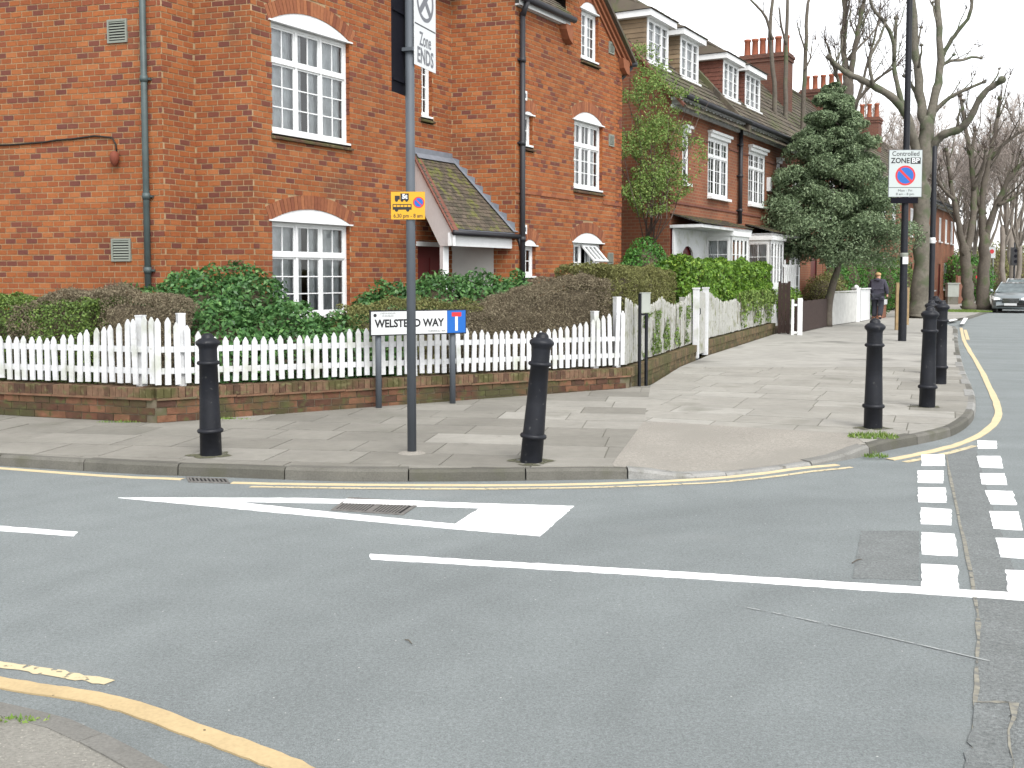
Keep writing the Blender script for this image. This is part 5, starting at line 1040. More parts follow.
# ------------------------------------------------------------------ hedges and shrubs
def hedge(name, label, fr, a, c, dc, width, top, n, m, leaf=(0.03, 0.02), base=0.25, lump=0.07, spread=0.9, seed=0, bias=0.0, cat='hedge', twigs=0):
    t_ = thing(name, label, cat, fr.pt((a + c) / 2, dc, base - 0.05)); hw = width / 2; L = c - a
    zt = np.vectorize(top); hm = float(zt(np.linspace(a, c, 9)).mean()) - base
    A = np.array([L * width * 1.3, L * hm, L * hm * 0.5, width * hm, width * hm]); k = RNG.choice(5, n, p=A / A.sum())
    s = RNG.uniform(a, c, n); dd = RNG.uniform(-hw, hw, n); q = RNG.random(n); s = np.where(k == 3, a, np.where(k == 4, c, s)); dd = np.where(k == 1, hw, np.where(k == 2, -hw, dd))
    T = zt(s); z = np.where(k == 0, T, base + (T - base) * q)
    edge = np.clip((z - (T - 0.12)) / 0.12, 0, 1); dd = dd * (1 - 0.18 * edge ** 2)          # rounded shoulders
    e, nn, p0 = np.array(fr.e), np.array(fr.n), np.array(fr.p)
    nr = np.where((k == 0)[:, None], np.array((0, 0, 1.0)), np.where((k == 1)[:, None], nn, np.where((k == 2)[:, None], -nn, np.where((k == 3)[:, None], -e, e))))
    p = p0 + s[:, None] * e + (dd + dc)[:, None] * nn; p[:, 2] = z
    p = p + nr * (lump * vnoise(p, 4.5, seed) + lump * 0.7 * vnoise(p, 11, seed + 3) - RNG.random(n) ** 2 * 0.10)[:, None]
    leaves('foliage', p, nr + np.array((0, 0, 0.25)), leaf[0], leaf[1], m, t_, spread, bias)
    b = MB(); g = max(2, int(L / 0.25))  # solid brown core inside the leaves, added to block the view through
    for i in range(g):
        s0, s1 = a + .18 + (L - .36) * i / g, a + .18 + (L - .36) * (i + 1) / g; h0, h1 = top(s0) - 0.16, top(s1) - 0.16; w_ = hw * 0.68; P = fr.pt
        b.add([P(s0, dc + w_, base), P(s1, dc + w_, base), P(s1, dc + w_, h1 - .06), P(s0, dc + w_, h0 - .06), P(s0, dc - w_, base), P(s1, dc - w_, base), P(s1, dc - w_, h1 - .06), P(s0, dc - w_, h0 - .06), P(s0, dc, h0), P(s1, dc, h1)], [(0, 1, 2, 3), (5, 4, 7, 6), (3, 2, 9, 8), (8, 9, 6, 7), (1, 5, 6, 9, 2), (4, 0, 3, 8, 7)])
    if twigs:
        for i in range(twigs):
            j = RNG.integers(0, n); q0 = Vector(p[j]); v = Vector(nr[j]) + Vector(RNG.normal(0, 0.5, 3)); b.tube([q0 - v * 0.06, q0 + v * random.uniform(0.03, 0.09)], [0.004, 0.002], 3, caps=False)
    b.build('stems_or_core', 'stem', t_)['kind'] = 'stuff'; return t_
hedge('hedge', 'clipped green hedge behind the left end of the picket fence', S1, 2.0, 4.2, -0.75, 0.9, lambda s: 1.43 + 0.03 * math.sin(s * 3), 34000, 'privet', (0.035, 0.022), seed=1)
hedge('hedge', 'brownish bare clipped hedge at the picket fence corner', Fr((-5.9, 13.15), (-3.6, 13.0)), 0.0, 2.1, 0.0, 0.9, prof([(0, 1.36), (0.5, 1.50), (1.1, 1.55), (1.7, 1.48), (2.1, 1.3)]), 50000, 'brown_hedge', (0.03, 0.012), seed=2, spread=1.4, twigs=500)
hedge('hedge', 'low olive hedge behind the street name sign', S2, 2.7, 4.8, -0.95, 0.7, prof([(2.7, 1.25), (3.4, 1.38), (4.3, 1.36), (4.8, 1.2)]), 15000, 'olive_hedge', (0.035, 0.02), seed=3)
hedge('hedge', 'sloping brown twiggy hedge behind the picket fence right of the sign', S2, 4.0, 6.7, -0.85, 1.1, prof([(4.0, 1.08), (4.6, 1.22), (5.1, 1.42), (5.7, 1.58), (6.2, 1.66), (6.7, 1.68)]), 85000, 'brown_hedge', (0.03, 0.011), seed=4, spread=1.5, twigs=900)
hedge('hedge', 'long olive box-shaped hedge above the scalloped white fence', S3, 0.45, 5.35, -0.8, 1.0, lambda s: 1.84 + 0.03 * math.sin(s * 2.3), 70000, 'olive_hedge', (0.035, 0.022), seed=5)
hedge('hedge', 'bright green leafy hedge above the ivy-covered fence', S4, -0.3, 10.6, -0.68, 0.75, lambda s: 2.03 + 0.05 * math.sin(s * 1.9), 40000, 'bright_leaf', (0.085, 0.06), lump=0.1, seed=6)
# ivy hanging over that fence
iv = thing('ivy', 'green ivy trailing down the white fence past the gate', 'ivy', S4.pt(6, 0.05, 1.0)); n = 3000
s = RNG.uniform(4.3, 9.7, n); h = RNG.random(n); p = np.array(S4.p) + s[:, None] * np.array(S4.e) + RNG.uniform(-0.12, 0.06, n)[:, None] * np.array(S4.n); p[:, 2] = 1.35 - h * (0.35 + 0.55 * (0.5 + 0.5 * np.sin(s * 3.1 + np.sin(s * 7)))) ; keep = (vnoise(p, 6, 3) > -0.25 - 0.2 * (p[:, 2] - 1))
leaves('foliage', p[keep], np.tile(np.array(S4.n), (keep.sum(), 1)), 0.08, 0.065, 'creeper', iv, 0.5, 0.1, 1.0)
b = MB()
for k in range(14): s0 = 3.6 + k * 0.43; b.tube([S4.pt(s0, -0.05, 1.3), S4.pt(s0 + 0.05, 0.0, 0.95), S4.pt(s0 - 0.04, 0.0, 0.6)], 0.006, 4)
b.build('stems_or_core', 'stem', iv)['kind'] = 'stuff'
# sparse ivy on the scalloped fence
iv = thing('ivy', 'sparse ivy creeping over the scalloped mossy fence', 'ivy', S3.pt(4, -0.05, 0.8)); n = 2600
s = RNG.uniform(1.2, 5.6, n); p = np.array(S3.p) + s[:, None] * np.array(S3.e) + RNG.uniform(-0.075, -0.045, n)[:, None] * np.array(S3.n); p[:, 2] = RNG.uniform(0.45, 1.15, n); keep = vnoise(p, 3.2, 5) > 0.12
leaves('foliage', p[keep], np.tile(np.array(S3.n), (keep.sum(), 1)), 0.05, 0.04, 'creeper', iv, 0.35, -0.15, 1.0)
b = MB()
for k in range(8): s0 = 1.5 + k * 0.5; b.tube([S3.pt(s0, -0.07, 0.4), S3.pt(s0 + 0.1, -0.07, 0.7), S3.pt(s0 + 0.02, -0.07, 1.0)], 0.005, 4)
b.build('stems_or_core', 'stem', iv)['kind'] = 'stuff'
def bush(name, label, E, n, m, leaf, seed=1, lump=0.14, spread=0.8, depth=0.3, core=0.72, bias=0.0, cat='shrub', group=None):
    t_ = thing(name, label, cat, (E[0][0], E[0][1], 0.2), group); p, nr = ellipsoids(E, n, seed, lump, depth)
    leaves('foliage', p, nr + np.array((0, 0, 0.35)), leaf[0], leaf[1], m, t_, spread, bias); blob_core(E, core, 'stems_or_core', 'stem', t_)['kind'] = 'stuff'; return t_  # core blobs are an added brown filling that blocks the view, not stalks
bush('laurel_bush', 'large dark green laurel bush below the left ground floor window', [(-3.95, 13.95, 0.9, 0.85, 0.75, 0.9), (-4.75, 13.9, 0.8, 0.65, 0.6, 0.85), (-3.45, 14.1, 1.0, 0.6, 0.6, 0.82), (-2.95, 13.7, 0.7, 0.75, 0.6, 0.70), (-2.35, 13.95, 0.6, 0.7, 0.5, 0.58), (-1.85, 14.35, 0.6, 0.5, 0.45, 0.6), (-3.7, 13.2, 0.65, 0.7, 0.45, 0.7), (-2.7, 13.35, 0.6, 0.7, 0.35, 0.55)], 27000, 'laurel', (0.08, 0.042), 3)
bush('laurel_bush', 'long dark green laurel hedge in front of the porch', [(-1.75, 15.9, 0.85, 0.6, 0.55, 0.8), (-1.1, 16.1, 0.95, 0.65, 0.55, 0.82), (-0.4, 16.4, 0.95, 0.65, 0.55, 0.82), (0.05, 16.8, 0.9, 0.5, 0.5, 0.8), (-2.15, 15.8, 0.7, 0.4, 0.4, 0.72)], 17000, 'laurel', (0.08, 0.042), 4)
bush('round_shrub', 'rounded glossy green shrub against the brick wall at the house end', [(2.78, 22.6, 1.65, 0.52, 0.52, 0.88), (2.55, 22.5, 1.5, 0.4, 0.4, 0.8), (3.02, 22.8, 1.5, 0.38, 0.4, 0.85)], 7000, 'shrub', (0.06, 0.04), 5, 0.05)
bush('garden_shrub', 'small yellow-green shrub behind the dark brown fence', [(8.3, 32.9, 0.95, 0.36, 0.36, 0.5), (8.75, 33.9, 0.9, 0.36, 0.36, 0.5)], 2200, 'bright_leaf', (0.08, 0.05), 6)
bush('garden_shrub', 'clipped olive shrub behind the pale grey board fence', [(11.0, 38.3, 0.9, 0.7, 0.7, 0.95), (11.5, 39.2, 0.9, 0.7, 0.7, 0.95)], 6000, 'olive_hedge', (0.07, 0.045), 7)
bush('tall_hedge', 'tall dark green hedge behind the walking person', [(13.2, 43.2, 1.4, 1.0, 0.9, 1.4), (14.4, 44.6, 1.5, 1.0, 1.0, 1.45), (15.6, 46.2, 1.4, 1.0, 1.0, 1.35), (12.3, 41.8, 1.2, 0.8, 0.8, 1.25)], 14000, 'shrub', (0.09, 0.06), 8, cat='hedge')
# climbing plant on the terrace end
cr = thing('climbing_plant', 'straggly green climber covering the end of the second house', 'climber', (3.35, 25.9, 0.2)); n = 60000
p = np.stack([RNG.uniform(2.1, 5.0, n), RNG.normal(25.9, 0.35, n), RNG.uniform(2.6, 7.4, n)], 1); p[:, 1] += (p[:, 0] - 3.3) * 0.75
q_ = ((p[:, 0] - 3.35 - 0.10 * (p[:, 2] - 4.8)) / 1.25) ** 2 + ((p[:, 2] - 5.05 + 0.35 * (p[:, 0] - 3.3)) / 1.95) ** 2
keep = (q_ < 1 + 0.5 * vnoise(p, 1.7, 2)) & (vnoise(p, 2.4, 8) + 0.6 * vnoise(p, 6.5, 4) > -0.04 + 0.22 * q_ - 0.16 * (4.6 - p[:, 2]).clip(-1, 1.2))
leaves('foliage', p[keep], np.tile(np.array((0.4, -0.7, 0.4)), (keep.sum(), 1)), 0.06, 0.04, 'creeper', cr, 1.1)
b = MB()
for k in range(18):
    q = [Vector((3.3 + random.gauss(0, .08), 26.6, 0.2)), Vector((3.3 + random.gauss(0, .12), 26.5, 2.4))]; x0, z0 = 3.35 + random.gauss(0, .25), 3.1; dx = random.gauss(0.0, 0.14)
    for j in range(8): q.append(Vector((x0, 25.85 + (x0 - 3.3) * 0.7 + random.gauss(0, .15), z0))); x0 += dx + random.gauss(0, 0.07); z0 += random.uniform(0.25, 0.6)
    b.tube(q, [0.016 - 0.0013 * i for i in range(len(q))], 4, caps=False)
b.build('stems_or_core', 'twig', cr)['kind'] = 'stuff'
# weeds and grass on the kerb by the dropped crossing
def grass(label, cx, cy, rx, ry, n, h, z=0.1):
    t_ = thing('grass_tuft', label, 'grass', (cx, cy, z), 'grass growing at the kerb'); a = RNG.uniform(0, 2 * math.pi, n); r = np.sqrt(RNG.random(n)); x = cx + rx * r * np.cos(a); y = cy + ry * r * np.sin(a)
    hh = h * RNG.uniform(0.4, 1.2, n) * (1 - 0.6 * r); dx, dy = RNG.normal(0, 0.5, n) * hh, RNG.normal(0, 0.5, n) * hh; w_ = 0.005 + 0.006 * RNG.random(n); th = RNG.uniform(0, math.pi, n)
    V = np.stack([np.stack([x - w_ * np.cos(th), y - w_ * np.sin(th), np.full(n, z)], 1), np.stack([x + w_ * np.cos(th), y + w_ * np.sin(th), np.full(n, z)], 1), np.stack([x + dx, y + dy, z + hh], 1)], 1).reshape(-1, 3)
    fast_mesh('blades', V, 3, np.clip(RNG.normal(0.6, 0.25, n), 0, 1), 'grass', t_); return t_
grass('green grass tuft between the crossing kerb and the third bollard', 3.62, 10.75, 0.26, 0.17, 300, 0.085); grass('small green weed at the kerb edge beside the crossing', 3.40, 10.02, 0.12, 0.08, 90, 0.07, 0.02)
grass('thin mossy grass along the near kerb at lower left', -1.82, 3.82, 0.18, 0.03, 70, 0.022, 0.098); grass('patch of green grass at the foot of the twin street trees', 21.0, 50.5, 1.3, 1.6, 5000, 0.12)
for i, (x, y) in enumerate(((-3.2, 12.1), (-4.3, 11.85))): grass(('weeds at the wall foot right of its corner', 'weeds at the wall foot left of its corner')[i], x, y, 0.3, 0.04, 110, 0.04)
# ------------------------------------------------------------------ bollards
bp = [(0.098, -0.03), (0.096, 0.20), (0.113, 0.207), (0.119, 0.222), (0.113, 0.237), (0.096, 0.245), (0.088, 0.5), (0.082, 0.812), (0.099, 0.82), (0.105, 0.832), (0.099, 0.846), (0.082, 0.853), (0.081, 0.955), (0.086, 0.975), (0.108, 1.0), (0.110, 1.018), (0.102, 1.03), (0.075, 1.05), (0.058, 1.055), (0.056, 1.068), (0.052, 1.078), (0.034, 1.095), (0.008, 1.10)]
def cuts(z0, z1): return [p for p in bp if z0 - 1e-6 <= p[1] <= z1 + 1e-6]
bm_parts = []
for nm, a, c in (('base', -0.03, 0.245), ('shaft', 0.245, 0.853), ('cap', 0.853, 1.10)):
    me = MB().lathe(cuts(a, c), 28).mesh(nm); me.materials.append(M['black_paint']); me.polygons.foreach_set('use_smooth', [True] * len(me.polygons)); bm_parts.append((nm, me))
for x, y, h, ty, l in ((-2.71, 9.646, 1.10, -0.012, 'black iron bollard standing in front of the picket fence, leftmost of all'), (0.165, 9.278, 1.13, 0.088, 'leaning black iron bollard right of the grey sign post'), (3.832, 11.389, 1.165, 0.0, 'black iron bollard behind the grass tuft at the crossing'),
                    (5.117, 13.244, 1.24, 0.01, 'black iron bollard, front one of the row at the rounded kerb'), (6.42, 16.15, 1.25, 0.01, 'black iron bollard half hidden, second in the row at the rounded kerb'), (6.95, 17.9, 1.22, 0.0, 'black iron bollard with only its top showing, third in the kerb row'), (8.55, 21.8, 1.22, 0.0, 'black iron bollard top, farthest of the row along the kerb')):
    t = thing('bollard', l, 'bollard', (x, y, 0.1), 'black bollards along the pavement'); k = h / 1.1; t.scale = (0.98, 0.98, k); t.rotation_euler = (0, ty, random.random() * 0.0)
    q_ = [(x + (0.19 + 0.05 * math.sin(3 * a + x)) * math.cos(a), y + (0.17 + 0.05 * math.cos(2 * a + y)) * math.sin(a)) for a in np.linspace(0, 2 * math.pi, 21)[:-1]]
    if y < 15: sheet(q_, 'moss_shade_patch', 'moss_shade_ring', 0.1042, pavement)  # mossy dirt ring, also painting a contact shadow round the foot
    for nm, me in bm_parts:
        o = bpy.data.objects.new(nm, me); COL.objects.link(o); o.parent = t
# ------------------------------------------------------------------ grey post with parking plates
X, Y_ = -0.911, 9.757
sp = thing('sign_post', 'tall grey post carrying the yellow plate and the zone ends sign', 'sign post', (X, Y_, 0.1))
b = MB(); b.tube([(X, Y_, 0.05), (X, Y_, 4.6)], 0.041, 20); b.build('pole', 'grey_post', sp, True); MB().lathe([(0.043, 0), (0.043, 0.03), (0.01, 0.05)], 16, (X, Y_, 4.6)).build('cap', 'grey_post', sp, True); MB().lathe([(0.13, 0), (0.1, 0.012), (0.045, 0.02)], 18, (X, Y_, 0.098)).build('footing', 'ramp', sp, True)
ZF = Fr((X, Y_), (X + 0.326, Y_ + 0.945))
zs = thing('zone_sign', 'white zone ends sign plate at the top of the grey post', 'sign', ZF.pt(0.2, 0.06, 3.6))
b = MB(); b.fbox(ZF, -0.03, 0.45, 0.055, 0.06, 3.585, 4.5); b.build('plate', 'sign_white', zs); b = MB(); b.fbox(ZF, -0.02, 0.44, 0.0605, 0.0615, 3.945, 3.957); b.build('divider', 'sign_black', zs)
text('Zone', 0.17, ZF, 0.21, 3.83, 0.062, 'sign_grey', zs, width=0.26, bold=0.002); text('ENDS', 0.19, ZF, 0.21, 3.68, 0.062, 'sign_grey', zs, width=0.36, bold=0.004)
disc(ZF, 0.21, 4.19, 0.19, 0.0615, 'sign_grey', 'roundel', zs, 0.155); b = MB(); b.fprism(ZF, [(0.06, 4.30), (0.10, 4.34), (0.36, 4.08), (0.32, 4.04)], 0.061, 0.062); b.fprism(ZF, [(0.32, 4.34), (0.36, 4.30), (0.10, 4.04), (0.06, 4.08)], 0.0605, 0.0618); b.build('bar', 'sign_grey', zs)
for z in (3.7, 4.3): b = MB(); b.fbox(ZF, -0.06, 0.06, -0.05, 0.055, z, z + 0.03); b.build('clip', 'grey_post', zs)
bs = thing('zone_sign', 'dark back of a second plate left of the grey post top', 'sign', ZF.pt(-0.2, -0.06, 3.4))
b = MB(); b.fbox(ZF, -0.25, 0.18, -0.062, -0.056, 3.32, 4.5); b.build('plate', 'sign_back', bs)
for z in (3.42, 4.02): b = MB(); b.fbox(ZF, -0.24, 0.05, -0.056, -0.04, z, z + 0.025); b.build('clip', 'sign_back', bs)
YF = Fr((X, Y_), (X + 1, Y_ - 0.02)); yp = thing('parking_plate', 'yellow parking restriction plate halfway up the grey post', 'sign', YF.pt(0, 0.05, 2.3))
b = MB(); b.fbox(YF, -0.17, 0.135, 0.044, 0.049, 2.215, 2.46); b.build('plate', 'sign_yellow', yp)
for s0, s1, z0, z1 in ((-0.17, 0.135, 2.215, 2.2185), (-0.17, 0.135, 2.4565, 2.46)): b = MB(); b.fbox(YF, s0, s1, 0.049, 0.0495, z0, z1); b.build('border', 'sign_yellow', yp)
b = MB(); b.fbox(YF, -0.085, -0.01, 0.049, 0.0500, 2.385, 2.445); b.fbox(YF, -0.135, -0.09, 0.049, 0.0500, 2.39, 2.425); 
for s in (-0.12, -0.07, -0.03): b.fprism(YF, [(s + 0.014 * math.cos(t), 2.384 + 0.014 * math.sin(t)) for t in np.linspace(0, 2 * math.pi, 11)[:-1]], 0.049, 0.0502)
b.build('lorry_symbol', 'sign_black', yp); b = MB(); b.fbox(YF, -0.155, 0.015, 0.049, 0.0500, 2.30, 2.35)
for s in (-0.12, -0.02): b.fprism(YF, [(s + 0.015 * math.cos(t), 2.297 + 0.015 * math.sin(t)) for t in np.linspace(0, 2 * math.pi, 11)[:-1]], 0.049, 0.0502)
b.build('coach_symbol', 'sign_black', yp); b = MB()
for k in range(5): b.fbox(YF, -0.148 + k * 0.032, -0.122 + k * 0.032, 0.0500, 0.0508, 2.325, 2.342)
b.build('coach_windows', 'sign_yellow', yp)
text('5t', 0.055, YF, -0.047, 2.416, 0.0507, 'sign_white', yp, bold=0.003); text('6.30 pm - 8 am', 0.05, YF, -0.017, 2.245, 0.0500, 'sign_black', yp, width=0.26, bold=0.0006)
disc(YF, 0.078, 2.365, 0.050, 0.0498, 'sign_red', 'roundel', yp); disc(YF, 0.078, 2.365, 0.039, 0.0504, 'sign_blue', 'roundel_centre', yp); b = MB(); b.fprism(YF, [(0.046, 2.390), (0.053, 2.397), (0.110, 2.340), (0.103, 2.333)], 0.0505, 0.051); b.build('bar', 'sign_red', yp)
# ------------------------------------------------------------------ street name sign
NF = Fr((-1.69, 13.05), (-0.59, 13.65)); ns = thing('street_name_sign', 'white street name sign with blue dead-end panel in front of the picket fence', 'sign', NF.pt(0.6, 0, 0.1))
b = MB(); b.fbox(NF, -0.03, 1.265, -0.02, 0.0, 0.985, 1.295); b.build('backing_board', 'sign_black', ns)
b = MB(); b.fbox(NF, -0.015, 0.995, 0.0, 0.006, 1.0, 1.28); b.build('name_plate', 'sign_white', ns); b = MB(); b.fbox(NF, 0.998, 1.252, 0.0, 0.006, 1.0, 1.28); b.build('blue_panel', 'sign_blue', ns)
b = MB(); b.fbox(NF, 1.107, 1.144, 0.006, 0.0075, 1.025, 1.205); b.build('white_bar', 'sign_white', ns); b = MB(); b.fbox(NF, 1.06, 1.192, 0.006, 0.0078, 1.205, 1.258); b.build('red_bar', 'sign_red', ns)
text('WELSTEAD WAY', 0.132, NF, 0.49, 1.13, 0.0068, 'sign_black', ns, width=0.93, bold=0.005); text('CHISWICK  W4', 0.04, NF, 0.85, 1.027, 0.0068, 'sign_black', ns, width=0.24); text('LONDON BOROUGH\nOF HOUNSLOW', 0.032, NF, 0.20, 1.24, 0.0068, 'sign_black', ns, width=0.2)
b = MB(); b.fprism(NF, [(0.035 + 0.022 * math.cos(t), 1.235 + 0.022 * math.sin(t)) for t in np.linspace(0, 2 * math.pi, 13)[:-1]], 0.006, 0.0068); b.build('emblem', 'sign_black', ns)
for s in (0.10, 1.10): b = MB(); b.tube([NF.pt(s, -0.06, 0.05), NF.pt(s, -0.06, 1.27)], 0.038, 14); b.build('leg', 'grey_post', ns, True)
# ------------------------------------------------------------------ small black two-legged marker by the fence
MF = Fr((1.86, 15.72), (2.02, 15.84)); mk = thing('marker_post', 'small pale plate on two black legs beside the scalloped fence', 'marker post', MF.pt(0.1, 0, 0.1))
b = MB(); b.fbox(MF, 0, 0.035, -0.035, 0, 0.05, 1.46); b.build('leg', 'black_paint', mk); b = MB(); b.fbox(MF, 0.135, 0.17, -0.035, 0, 0.05, 1.17); b.build('leg', 'black_paint', mk)
b = MB(); b.fbox(MF, 0.035, 0.135, -0.03, -0.005, 1.14, 1.17); b.build('crossbar', 'black_paint', mk); b = MB(); b.fbox(MF, 0.03, 0.20, 0.0, 0.012, 1.18, 1.46); b.fbox(MF, 0.02, 0.21, -0.03, 0.016, 1.46, 1.475); b.build('plate', 'cabinet', mk)
# ------------------------------------------------------------------ lamp column with the controlled zone sign
X, Y_ = 9.77, 27.0; lp = thing('lamp_post', 'tall black lamp column carrying the controlled zone sign', 'lamp post', (X, Y_, 0.1))
b = MB(); b.lathe([(0.10, -0.05), (0.10, 1.2), (0.092, 1.35), (0.078, 4.0), (0.068, 9.6), (0.06, 10.2)], 18, (X, Y_, 0.1)); b.build('column', 'black_paint', lp, True)
b = MB(); b.tube([(X, Y_, 10.2), (X - 0.1, Y_ - 0.2, 10.55), (X + 0.4, Y_ - 0.5, 10.7)], 0.04, 8); b.build('bracket_arm', 'black_paint', lp, True); b = MB(); b.box3(X + 0.3, X + 0.9, Y_ - 0.75, Y_ - 0.4, 10.62, 10.78); b.build('lantern', 'grey_vent', lp)
b = MB(); b.lathe([(0.098, 0), (0.1, 0.05), (0.098, 0.1)], 16, (X, Y_, 2.2)); b.build('band', 'grey_vent', lp, True); LF = Fr((X - 0.05, Y_), (X + 0.95, Y_)); b = MB(); b.fbox(LF, -0.02, 0.12, 0.098, 0.108, 2.02, 2.2); b.build('number_plate', 'sign_white', lp)
LF = Fr((X - 0.46, Y_ - 0.13), (X + 0.34, Y_ - 0.15)); cz = thing('zone_sign', 'white controlled zone sign with no waiting roundel on the black lamp column', 'sign', LF.pt(0.4, 0, 4.2))
b = MB(); b.fbox(LF, 0.0, 0.8, -0.012, 0.0, 3.68, 4.82); b.build('plate', 'sign_pale', cz); b = MB(); b.fbox(LF, -0.012, 0.812, -0.02, -0.013, 3.668, 4.832); b.build('border', 'sign_grey', cz)
text('Controlled', 0.16, LF, 0.4, 4.73, 0.003, 'sign_black', cz, width=0.66, bold=0.001); text('ZONE', 0.18, LF, 0.27, 4.56, 0.003, 'sign_black', cz, width=0.46, bold=0.004)
b = MB(); b.fbox(LF, 0.52, 0.765, 0.0, 0.002, 4.485, 4.64); b.build('black_box', 'sign_black', cz); text('BP', 0.16, LF, 0.642, 4.563, 0.004, 'sign_white', cz, width=0.19, bold=0.004)
disc(LF, 0.4, 4.20, 0.245, 0.002, 'sign_red', 'roundel', cz); disc(LF, 0.4, 4.20, 0.20, 0.004, 'sign_blue', 'roundel_centre', cz); q = 0.155; b = MB(); b.fprism(LF, [(0.4 - q - 0.02, 4.2 + q - 0.02), (0.4 - q + 0.02, 4.2 + q + 0.02), (0.4 + q + 0.02, 4.2 - q + 0.02), (0.4 + q - 0.02, 4.2 - q - 0.02)][::-1], 0.004, 0.006); b.build('bar', 'sign_red', cz)
b = MB(); b.fbox(LF, 0.0, 0.8, 0.0, 0.002, 3.90, 3.912); b.build('divider', 'sign_black', cz); text('Mon - Fri', 0.08, LF, 0.4, 3.83, 0.003, 'sign_black', cz, width=0.34); text('8 am - 8 pm', 0.08, LF, 0.4, 3.745, 0.003, 'sign_black', cz, width=0.44)
b = MB(); b.fbox(LF, 0.07, 0.73, -0.05, -0.02, 3.52, 3.66); b.build('lower_bracket', 'sign_back', cz)
X, Y_ = 11.87, 30.6; p2 = thing('lamp_post', 'shorter black post between the lamp column and the kerb bollards', 'lamp post', (X, Y_, 0.1)); b = MB(); b.lathe([(0.075, -0.05), (0.075, 3.95), (0.062, 4.0), (0.062, 5.25), (0.02, 5.28)], 14, (X, Y_, 0.1)); b.build('column', 'black_paint', p2, True); b = MB(); b.lathe([(0.078, 0), (0.079, 0.08), (0.078, 0.16)], 14, (X, Y_, 2.65)); b.build('sticker', 'sign_white', p2, True)
# ------------------------------------------------------------------ far street furniture
cb = thing('utility_cabinet', 'pale grey utility cabinet on the far pavement behind the bollards', 'cabinet', (25.7, 63.2, 0.1)); MB().box3(25.4, 26.05, 63.0, 63.4, 0.55, 1.3).build('body', 'cabinet', cb); MB().box3(25.35, 26.1, 62.95, 63.45, 1.3, 1.36).build('lid', 'cabinet', cb); MB().box3(25.42, 26.03, 63.02, 63.38, 0.05, 0.55).build('plinth', 'pavement', cb)
boards('board_fence', 'red-brown board fence left of the twin street trees', 'fence', (26.2, 63.6), (28.3, 67.2), 24, 1.65, 'rust_fence')
rb_ = thing('red_sign', 'small red board above the red-brown fence', 'sign', (28.2, 65.2, 0.1)); MB().box3(27.95, 28.4, 65.18, 65.22, 1.62, 1.78).build('board', 'red_plastic', rb_); MB().box3(28.15, 28.2, 65.2, 65.25, 0.05, 1.62).build('stake', 'pale_wood', rb_)
fs = thing('road_sign', 'small white and red sign on a grey pole behind the parked cars', 'sign', (33.1, 74.5, 0.1)); MB().tube([(33.1, 74.5, 0.05), (33.1, 74.5, 3.8)], 0.05, 10).build('pole', 'grey_vent', fs, True); MB().box3(32.75, 33.2, 74.4, 74.43, 3.0, 3.75).build('plate', 'sign_white', fs); disc(Fr((32.75, 74.39), (33.2, 74.39)), 0.2, 3.45, 0.15, 0.0, 'sign_red', 'roundel', fs)
ts = thing('traffic_signal', 'black traffic signal on its pole above the parked cars', 'traffic signal', (39.2, 84.5, 0.1)); MB().tube([(39.2, 84.5, 0.05), (39.2, 84.5, 4.4)], 0.07, 10).build('pole', 'black_pipe', ts, True); MB().box3(38.85, 39.45, 84.2, 84.45, 2.6, 4.0).build('backing_board', 'sign_black', ts)
for k in range(3): disc(Fr((38.9, 84.19), (39.4, 84.19)), 0.25, 2.9 + 0.42 * k, 0.13, 0.0, 'sign_back', 'lens', ts)
